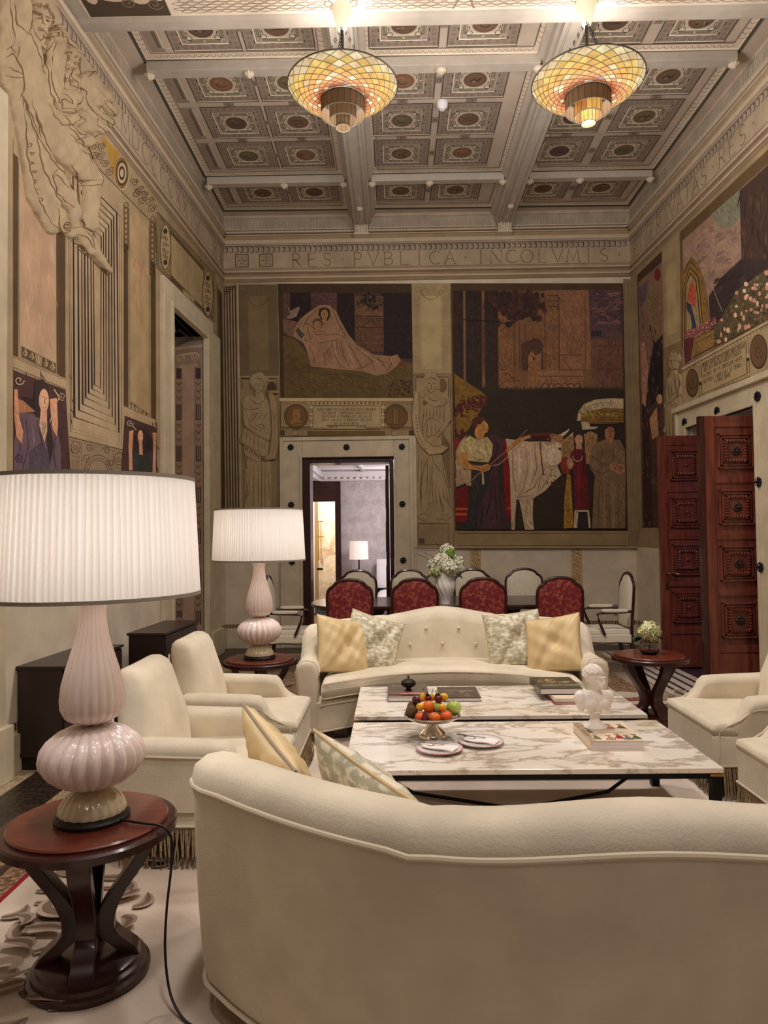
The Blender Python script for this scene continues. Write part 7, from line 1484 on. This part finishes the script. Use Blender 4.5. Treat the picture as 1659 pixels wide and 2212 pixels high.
m.build('twig', bronze, o2); tag(o2, 'bouquet of white and green hydrangeas with bare twigs on the dining table', 'bouquet')
gl = pmat('cut_glass', (245, 245, 240), .03, trans=1, ior=1.4)
o = empty('glass_vase', (1.99, 5.63, .535)); m = MB(); m.lathe([(.045, 0), (.06, .008), (.076, .03), (.076, .06), (.068, .085), (.064, .095), (.060, .095), (.064, .082), (.071, .06), (.071, .03), (.055, .014), (.002, .012)], 90, rib=.045, ribn=30); m.build('vase', gl, o, ang=70); tag(o, 'small ribbed glass vase on the round side table at right', 'vase')
o = empty('hydrangea_posy', (1.99, 5.63, .63)); m = MB(); floret_ball(m, (.005, 0, .075), .083, 130, [PC[1], PC[0], lin((226, 226, 178)), PC[3]], rnd); m.build('hydrangea_head', petal, o); m = MB()
for d in ((-1, -.2, .1), (-1, -.5, -.25), (-.8, .3, -.3), (1, -.2, .1)): leafm(m, (-.05 if d[0] < 0 else .06, 0, .03), d, .095 if d[0] < 0 else .05, .03)
m.build('leaf', greenleaf, o, smooth=False); m = MB(); m.tube([(0, 0, -.075), (0, 0, .03)], .006, 6); m.build('stem', pmat('stem_green', (90, 120, 50), .5), o); tag(o, 'single pale green hydrangea with dark leaves in the small glass vase', 'flowers')

# ================================================================== BOOKS
paper = pmat('page_edges', (222, 212, 208), .8, noise=.1, nscale=4, stretch=(1, 1, 90))
def book(loc, w, d, h, cov, lab, rz=0, spine='x', band=None, lift=0):
    root = empty('book', loc, rz); m = MB(); t = .0035
    m.box((-w/2, -d/2, 0), (w/2, d/2, t)); m.box((-w/2, -d/2, h-t), (w/2, d/2, h)); m.box((-w/2, -d/2, 0), (-w/2+t, d/2, h)); m.build('cover', cov, root, smooth=False, bevel=.0012)
    m = MB(); m.box((-w/2+t, -d/2+.004, t), (w/2-.005, d/2-.004, h-t)); m.build('pages', paper, root, smooth=False)
    tag(root, lab, 'book'); return root
dk_ = pmat('book_dark', (52, 42, 40), .3, coat=.3); bk2 = pmat('book_brown', (66, 52, 42), .3, coat=.3); bkc = pmat('book_cream', (226, 206, 180), .5); bkr = pmat('book_red_edge', (160, 70, 64), .5); bkblk = pmat('book_black', (40, 42, 38), .3, coat=.3)
def art(b, w, d, h, fn):
    P = Paint(lambda x, y: V((x, y, h)), V((0, 0, 1)), 1.0); fn(P, w, d); o = P.build('cover_art', pmat('cover_print', (200, 200, 200), .35, attr=True), b); return o
b = book((.085, 4.95, .38), .275, .36, .042, dk_, 'dark art book under the small bronze jar on the far coffee table')
m = MB(); m.box((-.134, -.1815, .029), (.137, -.1795, .031)); m.build('ribbon_line', bkr, b, smooth=False)
def f1(P, w, d):
    P.poly([(w*.5-.01+.13*(cos(a)-1), -.1+.06*sin(a)) for a in [2*pi*i/20 for i in range(20)]], (120, 70, 60)); P.up(); P.poly([(.03+.09*cos(a), -.12+.02*sin(a)) for a in [2*pi*i/20 for i in range(20)]], (196, 140, 118)); P.up(); text(P, 'PVRO', lambda u, v: (-.10+u, .10+v), .028, .003, (190, 180, 170), serif=False)
art(b, .275, .36, .042, f1)
b = book((.432, 4.93, .38), .275, .34, .026, bk2, 'brown-covered art book lying right of the fruit on the far coffee table')
def f2(P, w, d):
    P.rect(-w/2+.01, -d/2+.01, w/2-.01, d/2-.01, (72, 58, 48)); P.up()
    for i in range(16): P.disc(random.uniform(-.11, .12), random.uniform(-.15, .02), random.uniform(.008, .03), random.choice([(150, 106, 90), (104, 60, 54), (96, 84, 60), (60, 44, 40)]), n=9)
    P.up(); text(P, 'CARAVAGGIO', lambda u, v: (-.085+u, .03+v), .02, .0024, (196, 184, 160), serif=False)
P_ = art(b, .275, .34, .026, f2)
b = book((1.165, 4.85, .38), .27, .37, .016, bkr, 'red-edged slim book at the bottom of the stack on the far coffee table', -.02)
b = book((1.165, 4.85, .397), .275, .37, .022, bkc, 'cream book with orange line in the middle of the stack on the far coffee table', .02)
b = book((1.10, 4.95, .42), .285, .37, .042, bkblk, 'large dark art book on top of the stack on the far coffee table', 0)
def f3(P, w, d):
    P.rect(-w/2+.008, -d/2+.008, w/2-.008, d/2-.008, (48, 46, 38)); P.up()
    for i in range(34): P.disc(random.uniform(-.10, .12), random.uniform(-.02, .12), random.uniform(.008, .026), random.choice([(150, 112, 74), (110, 80, 56), (180, 146, 104), (84, 50, 40), (60, 66, 56)]), n=9)
    P.up(); text(P, 'CARAVAGGIO', lambda u, v: (-.10+u, -.10+v), .028, .004, (206, 214, 190), serif=False)
art(b, .285, .37, .042, f3)
bb = book((1.13, 3.86, .38), .275, .345, .05, bkc, 'thick cream illustrated book under the white bust on the near coffee table')
def f4(P, w, d):
    for cx, cy, c in ((-.09, -.12, (92, 104, 66)), (-.02, -.13, (176, 140, 112)), (.03, -.11, (168, 48, 56)), (.07, -.13, (110, 116, 110)), (.115, -.12, (84, 96, 60)), (.04, .08, (180, 120, 110)), (.1, .08, (92, 92, 60)), (-.11, .1, (60, 60, 48)), (-.1, 0, (110, 90, 60))):
        P.poly([(cx-.022, cy-.03), (cx+.02, cy-.032), (cx+.012, cy+.02), (cx, cy+.03), (cx-.012, cy+.02)], c); P.disc(cx, cy+.04, .009, (196, 150, 120), n=8); P.stroke([(cx-.014, cy+.05), (cx+.014, cy+.052)], .006, (60, 44, 36)); P.stroke([(cx-.018, cy), (cx-.03, cy-.03)], .004, (60, 44, 36))
    P.up(); text(P, 'COMPANION', lambda u, v: (-.04+u, -.035+v), .014, .0018, (176, 140, 96), serif=False)
    P.rect(-w/2+.004, -d/2, -w/2+.03, d/2, (200, 176, 140)); P.up()
    for i in range(9): P.stroke([(-w/2+.006, -.16+i*.037), (-w/2+.022, -.145+i*.037), (-w/2+.01, -.13+i*.037)], .006, (70, 62, 46))
art(bb, .275, .345, .05, f4)

# ================================================================== BUST
root = empty('bust', (1.085, 3.93, .43)); root.scale = (1.0, 1.0, 1.0)
m = MB(); m.lathe([(.060, 0), (.063, .006), (.060, .014), (.046, .022), (.034, .032), (.026, .046), (.024, .062), (.027, .072), (.038, .080), (.040, .088), (.034, .094)], 32); m.build('socle', plaster, root)
m = MB()
def cap(a, b, ra, rb, n=7, sc=(1, 1, 1)):
    for i in range(n+1):
        t = i/n; m.sphere(tuple(a[k]+(b[k]-a[k])*t for k in range(3)), tuple((ra+(rb-ra)*t)*sc[k] for k in range(3)), 14)
cap((-.045, 0, .155), (.045, 0, .150), .052, .052, 6, (1, .78, 1)); m.sphere((0, .0, .118), (.055, .038, .045), 14); m.sphere((-.038, -.03, .135), (.036, .02, .03), 12); m.sphere((.036, -.03, .132), (.036, .02, .03), 12)
m.sphere((-.085, 0, .165), (.036, .034, .042), 14); m.sphere((-.080, 0, .14), (.028, .03, .05), 12); m.sphere((.080, 0, .160), (.034, .032, .040), 14); m.sphere((.074, 0, .13), (.026, .028, .045), 12)
cap((0, .008, .185), (.004, .0, .235), .031, .027, 5)
m.sphere((-.006, .002, .288), (.049, .055, .048), 18); cap((.004, -.014, .262), (.012, -.030, .240), .037, .023, 4); m.sphere((.020, -.048, .230), (.013, .011, .010), 10); m.sphere((.024, -.060, .250), (.0065, .011, .014), 10); m.sphere((.023, -.054, .262), (.006, .009, .014), 8); m.sphere((.019, -.048, .278), (.027, .012, .008), 10); m.sphere((-.044, .0, .262), (.007, .011, .015), 8); m.sphere((.022, -.054, .240), (.011, .006, .0045), 8)
bd = m.build('torso_and_head', plaster, root)
rm_ = bd.modifiers.new('fuse', 'REMESH'); rm_.mode = 'VOXEL'; rm_.voxel_size = .0028; rm_.use_smooth_shade = True; sm_ = bd.modifiers.new('smooth', 'SMOOTH'); sm_.factor = .5; sm_.iterations = 5
m = MB(); rnd = random.Random(8)
for i in range(150):
    z = 1-1.2*(i+.5)/150; a = i*2.39996; q = sqrt(max(0, 1-z*z)); d = V((q*cos(a), q*sin(a), z))
    if d.y < -.45 and d.z < .28: continue
    p = V((-.006, .002, .288))+V((d.x*.050, d.y*.056, d.z*.049)); m.sphere(tuple(p), rnd.uniform(.0075, .0105), 8)
m.build('hair_curls', plaster, root)
root.rotation_euler = (0, 0, .25); tag(root, 'white plaster bust of a curly-haired man looking down, standing on a book', 'bust')

# bronze jar on dark book
root = empty('bronze_jar', (.09, 4.93, .422)); m = MB(); m.lathe([(.024, 0), (.026, .004), (.014, .010), (.018, .018), (.038, .030), (.047, .045), (.048, .056)], 32); m.build('bowl', bronze, root)
m = MB(); m.lathe([(.050, .056), (.050, .061), (.036, .070), (.014, .078), (.006, .083), (.005, .088)], 32); m.sphere((0, 0, .094), .008, 10); m.build('lid', bronze, root)
m = MB()
for k in range(6): a = k*pi/3; m.tube([(.040*cos(a), .040*sin(a), .03), (.049*cos(a), .049*sin(a), .044), (.049*cos(a+.3), .049*sin(a+.3), .054)], .0028, 6)
m.build('openwork', bronze, root); tag(root, 'small dark bronze lidded jar standing on the dark art book', 'jar')

# ================================================================== SILVER FRUIT STAND
cxs_, cys_ = .200, 3.93
root = empty('fruit_stand', (cxs_, cys_, .38)); m = MB()
m.lathe([(.072, 0), (.075, .004), (.075, .02), (.070, .026), (.072, .032), (.058, .044), (.036, .062), (.020, .082), (.015, .094), (.018, .098)], 40); m.build('foot', silver, root)
m = MB(); m.lathe([(.016, .094), (.07, .095), (.11, .102), (.14, .114), (.152, .128), (.155, .130), (.152, .133), (.138, .120), (.108, .108), (.07, .102), (.002, .101)], 60, rib=.01, ribn=24); m.build('dish', silver, root, ang=70); tag(root, 'silver footed dish holding fruit on the near coffee table', 'fruit stand')
org = pmat('orange_peel', (226, 108, 34), .4, noise=.08, bump=.25, bscale=260); mand = pmat('mandarin_peel', (222, 92, 40), .4, bump=.2, bscale=260); kiwi = pmat('kiwi_skin', (104, 78, 50), .9, noise=.2, nscale=60, bump=.4, bscale=300); green = pmat('green_apple', (150, 184, 66), .2, c2=(186, 206, 110), nscale=10, coat=.3); yel = pmat('yellow_plum', (236, 184, 44), .3, c2=(226, 156, 40), nscale=9); plum = pmat('plum_skin', (92, 30, 50), .3); fig = pmat('dark_strawberry', (110, 14, 34), .35, bump=.4, bscale=160); stemm = pmat('fruit_stem', (70, 44, 28), .7)
zb = .38+.103
fr_list = [  # kind, px, py, depth offset, radius, shape, material, label
 ('kiwi', -.118, -.02, .042, (.032, .030, .040), kiwi, 'brown kiwi at the left rim of the silver dish'), ('kiwi', -.105, .05, .050, (.032, .030, .036), kiwi, 'brown kiwi behind, at the left of the silver dish'),
 ('orange', -.070, -.085, .030, .029, mand, 'mandarin half hidden behind the fig at the front left of the dish'), ('orange', .008, -.095, .028, .034, org, 'orange at the front centre of the silver dish'), ('orange', .072, -.078, .031, .034, mand, 'red-orange mandarin at the front right of the silver dish'),
 ('orange', -.022, -.035, .076, .034, org, 'large orange on top of the fruit pile'), ('apple', .118, -.01, .062, .042, green, 'green apple at the right of the silver dish'), ('apple', .028, .01, .060, .036, green, 'green apple in the middle of the pile, behind the oranges'),
 ('plum', -.066, -.04, .076, .024, yel, 'yellow plum left of the top orange'), ('plum', .052, -.055, .076, .022, yel, 'yellow plum with a dark spot between the green apples'), ('plum', -.082, .04, .096, .027, plum, 'dark purple plum at the back left of the pile'), ('plum', .066, .03, .112, .025, yel, 'yellow plum on top at the right of the pile'), ('pear', -.050, .03, .108, .020, yel, 'small yellow pear with long stem on the pile'), ('pear', .002, .04, .106, .018, yel, 'small yellow pear in the middle of the back of the pile'),
 ('strawberry', -.020, .02, .108, .020, fig, 'dark strawberry left of the middle on top of the pile'), ('strawberry', .034, .0, .110, .024, fig, 'large dark strawberry on top right of the pile'), ('fig', -.044, -.112, .034, .020, fig, 'dark red fig standing at the front of the dish')]
for kind, dx, dy, dz_, r, mt, lab in fr_list:
    o = empty(dict(kiwi='kiwi', orange='orange', apple='green_apple', plum='plum', pear='pear', strawberry='strawberry', fig='fig')[kind], (cxs_+dx, cys_+dy, zb+dz_)); m = MB(); rr = r if not isinstance(r, tuple) else r[0]
    if kind == 'kiwi': m.sphere((0, 0, 0), r, 18); m.build('fruit', mt, o); m = MB(); m.sphere((0, 0, r[2]*.97), .004, 6); m.build('stem_end', stemm, o)
    elif kind in ('orange', 'plum'): m.lathe([(.003, -r*.93), (r*.45, -r*.86), (r*.82, -r*.5), (r, 0), (r*.86, r*.5), (r*.5, r*.82), (r*.2, r*.88), (.003, r*.82)], 24); m.build('fruit', mt, o, ang=80); m = MB(); m.sphere((0, 0, r*.84), (.003, .003, .0025), 6); m.build('stem_end', stemm, o)
    elif kind == 'apple': m.lathe([(.003, -r*.8), (r*.4, -r*.88), (r*.8, -r*.5), (r, .05*r), (r*.9, r*.5), (r*.55, r*.82), (r*.25, r*.84), (.003, r*.66)], 28); m.build('fruit', mt, o, ang=80); m = MB(); m.tube([(0, 0, r*.62), (.004, 0, r*1.05)], .0016, 5); m.build('stem', stemm, o)
    elif kind == 'pear': m.lathe([(.003, -r), (r*.7, -r*.8), (r, -r*.1), (r*.8, r*.6), (r*.45, r*1.2), (.004, r*1.5)], 20); m.build('fruit', mt, o, ang=80); m = MB(); m.tube([(0, 0, r*1.4), (.003, 0, r*2.1), (.008, 0, r*2.9)], .0015, 5); m.build('stem', stemm, o)
    else:
        m.lathe([(.003, -r*1.2), (r*.6, -r*.8), (r*.95, 0), (r*.9, r*.5), (r*.4, r*.85), (.003, r*.8)] if kind == 'strawberry' else [(.003, -r), (r*.8, -r*.8), (r, -r*.1), (r*.75, r*.7), (r*.4, r*1.5), (.004, r*2.2)], 20); m.build('fruit', mt, o, ang=80)
        m = MB()
        if kind == 'strawberry':
            for k in range(7): a = k*.9; leafm(m, (0, 0, r*.78), (cos(a), sin(a), .15), r*.8, r*.2)
            m.tube([(0, 0, r*.8), (-.006, 0, r*1.9)], .0016, 5); m.build('calyx', greenleaf, o, smooth=False)
        else: m.tube([(0, 0, r*2.1), (0, 0, r*2.4)], .002, 5); m.build('stem', stemm, o)
    o.rotation_euler = (random.uniform(-.2, .2), random.uniform(-.25, .25), random.uniform(0, 6)) if kind not in ('pear',) else (0, 0, 0)
    tag(o, lab, 'fruit')

# ================================================================== PLATES WITH NAPKINS AND FORKS
pw = pmat('plate_white', (228, 222, 222), .12, coat=.5); pr_ = pmat('plate_pink_rim', (176, 96, 92), .3); nap = pmat('napkin_white', (238, 228, 222), .9, bump=.1, bscale=120); steel = pmat('cutlery_steel', (190, 188, 184), .2, metal=1)
pl0 = empty('plate'); m = MB(); m.lathe([(.055, 0), (.058, .003), (.075, .004), (.121, .015), (.121, .018), (.076, .008), (.002, .006)], 48); m.build('dish', pw, pl0)
m = MB(); m.lathe([(.119, .0165), (.1215, .016), (.1215, .0185), (.119, .019)], 60, caps=False); 
for k in range(64): a = 2*pi*k/64; m.sphere((.111*cos(a), .111*sin(a), .0165), (.0022, .0022, .001), 6)
m.build('rim_pattern', pr_, pl0)
np0 = empty('napkin'); m = MB()
def npos(u, v, s, e): x = .088*u+.004*v; y = .034*v*(1+.18*u); return (x, y, .004+s*.004*e+.002*sin(4*u)+.0015*sin(9*v+u))
m.cush(npos, 22, 10, 8); m.build('folded_cloth', nap, np0); m = MB(); m.cush(lambda u, v, s, e: (-.07+.032*u, .012+.026*v, .011+s*.003*e), 8, 8, 6); m.build('flap', nap, np0)
fk0 = empty('fork'); m = MB(); m.box((-.02, -.004, 0), (.08, .004, .003)); m.build('handle', steel, fk0, smooth=False, bevel=.001); m = MB(); m.box((-.045, -.010, 0), (-.02, .010, .002))
for k in range(4): m.box((-.075, -.010+k*.006, 0), (-.045, -.0075+k*.006, .002))
m.build('tines', steel, fk0, smooth=False)
for i, (x, y, lab) in enumerate(((.222, 3.70, ('left', 'just below the fruit stand')), (.449, 3.815, ('right', 'to the right of the fruit stand')))):
    p = pl0 if i == 0 else copy_tree(pl0); q = np0 if i == 0 else copy_tree(np0); k = fk0 if i == 0 else copy_tree(fk0)
    p.location = (x, y, .381); tag(p, 'white china plate with pink rim, %s' % lab[1], 'plate', 'china plates'); q.location = (x+.003, y-.002, .397); q.rotation_euler = (0, 0, -.42); tag(q, 'white folded napkin on the %s plate' % lab[0], 'napkin', 'folded napkins')
    k.location = (x-.050, y+.030, .413); k.rotation_euler = (0, .06, -.30); tag(k, 'steel fork tucked in the napkin on the %s plate' % lab[0], 'fork', 'forks')

# small black socket by the right corner
m = MB(); m.box((-.05, -.012, -.05), (.05, 0, .05)); one('wall_socket', m, blackm, 'small black wall socket left of the open red door', 'socket', (2.92, 9.46, .47), smooth=False)

# ================================================================== STAINED-GLASS CHANDELIERS
def stained(name, strength):
    mt = bpy.data.materials.new(name); mt.use_nodes = True; nt = mt.node_tree; b = nt.nodes['Principled BSDF']; a = nt.nodes.new('ShaderNodeAttribute'); a.attribute_name = 'Col'
    n = nt.nodes.new('ShaderNodeTexNoise'); n.inputs['Scale'].default_value = 14; n.inputs['Detail'].default_value = 5; tc = nt.nodes.new('ShaderNodeTexCoord'); nt.links.new(tc.outputs['Object'], n.inputs['Vector'])
    cr = nt.nodes.new('ShaderNodeValToRGB'); cr.color_ramp.elements[0].position = .35; cr.color_ramp.elements[0].color = (.62, .5, .36, 1); cr.color_ramp.elements[1].position = .62; nt.links.new(n.outputs[0], cr.inputs[0])
    mx = nt.nodes.new('ShaderNodeMix'); mx.data_type = 'RGBA'; mx.blend_type = 'MULTIPLY'; mx.inputs[0].default_value = .8; nt.links.new(a.outputs['Color'], mx.inputs[6]); nt.links.new(cr.outputs[0], mx.inputs[7])
    b.inputs['Base Color'].default_value = (.16, .10, .05, 1); nt.links.new(mx.outputs[2], b.inputs['Emission Color']); b.inputs['Emission Strength'].default_value = strength; b.inputs['Roughness'].default_value = .7; b.inputs['Specular IOR Level'].default_value = .15; return mt
sg = stained('stained_glass_lit', .60); sgd = stained('stained_glass_unlit', .07); sgm = stained('stained_glass_bright', 1.1); lead = pmat('lead_came', (78, 66, 50), .5, metal=.3)
def bowlp(t): # t 0 rim ..1 drum: radius, z
    return (.415-.245*t, .0-.085*sin(t*pi/2)-.018*sin(pi*t)+.02*(1-t)**6)
def make_chandelier(lit):
    root = empty('chandelier'); m = MB()
    m.lathe([(.082, .0), (.078, -.02), (.055, -.10), (.034, -.17), (.03, -.18)], 32, ctr=(0, 0, .63)); m.build('canopy', pmat('canopy_cream', (220, 208, 184), .5), root)
    m = MB(); m.tube([(0, 0, .46), (0, 0, -.02)], .012, 8)
    for k in range(3):
        a = 2*pi*k/3+.5
        for i in range(9):
            t = i/9; p = V((.03*cos(a)+(.30*cos(a))*t, .03*sin(a)+(.30*sin(a))*t, .45-.42*t)); m.tube([p+V((0, 0, .018)), p+V((.008, .004, 0)), p+V((0, 0, -.022)), p-V((.008, .004, 0))], .0035, 5, closed=True)
    m.build('chain', bronze, root)
    m = MB(); N = 20; R = 6; rnd = random.Random(11+lit)
    ring = [(255, 236, 190), (250, 214, 120), (246, 196, 88), (240, 170, 70), (226, 120, 56), (206, 92, 48)]; pal = [lin(c) for c in ring]
    def pt(a, t): r, z = bowlp(t); return (r*cos(a), r*sin(a), z)
    for i in range(N):
        for k in range(-1, 2*R):
            c = pal[min(5, max(0, (k+1)//2))]; q = rnd.uniform(.8, 1.15); col = tuple(min(1, v*q) for v in c)
            if rnd.random() < .16: col = lin((255, 238, 200))
            if i == 15 and k == 2*R-3: col = lin((150, 140, 190))
            da = 2*pi/N; a0 = da*(i+(k % 2)*.5); t0, t1, t2 = k/(2*R), (k+1)/(2*R), (k+2)/(2*R)
            quad = [pt(a0, max(0, t0)), pt(a0+da/2, max(0, t1)), pt(a0, min(1, t2)), pt(a0-da/2, max(0, t1))]; m.add(quad, [(0, 1, 2, 3)], col)
    m.open = True; bw = m.build('glass_bowl', sg, root, smooth=False)
    m = MB()
    for i in range(N):
        for s in (-1, 1): m.tube([V(pt(2*pi*i/N+s*2*pi/N*R*t, t))*1.002 for t in [j/18 for j in range(19)]], .0021, 5)
    m.tube([pt(2*pi*j/60, 0) for j in range(60)], .006, 6, closed=True); m.build('leading', lead, bw)
    def drum(r, z0, z1, mat, cols, n, nm):
        m = MB(); m.open = True
        for j in range(n):
            a, b = 2*pi*j/n, 2*pi*(j+1)/n; m.add([(r*cos(a), r*sin(a), z0), (r*cos(b), r*sin(b), z0), (r*cos(b), r*sin(b), z1), (r*cos(a), r*sin(a), z1)], [(0, 1, 2, 3)], lin(rnd.choice(cols)))
        o = m.build(nm, mat, root, smooth=False); m = MB()
        for z in (z0, z1): m.tube([(r*cos(2*pi*j/40), r*sin(2*pi*j/40), z) for j in range(40)], .004, 5, closed=True)
        for j in range(n): m.tube([(r*cos(2*pi*j/n), r*sin(2*pi*j/n), z0), (r*cos(2*pi*j/n), r*sin(2*pi*j/n), z1)], .002, 4)
        m.build('leading', lead, o); return o
    tz = [(140, 110, 70), (120, 96, 66), (160, 118, 80), (110, 92, 66)]; am = [(236, 150, 50), (206, 110, 34), (246, 190, 90), (170, 110, 40)]; yl = [(255, 230, 150), (250, 210, 110)]
    drum(.165, -.20, -.09, sgd, tz, 22, 'outer_drum')
    drum(.100, -.245, -.12, sg if lit else sgd, am if lit else tz, 16, 'middle_drum')
    drum(.052, -.30, -.20, sgm if lit else sgd, yl if lit else tz, 10, 'inner_drum')
    if lit:
        m = MB(); m.sphere((0, 0, -.28), (.046, .046, .012), 16); m.build('lens', pmat('lit_lens', (255, 240, 210), .3, emis=3, emc=(255, 236, 200)), root)
    return root
ch = [make_chandelier(0), make_chandelier(1)]
for o, x, lab in ((ch[0], -.345, 'stained glass chandelier with unlit drums, left'), (ch[1], 1.505, 'stained glass chandelier with glowing amber drums, right')):
    o.location = (x, 5.3, 4.87); tag(o, lab, 'chandelier', 'stained glass chandeliers')
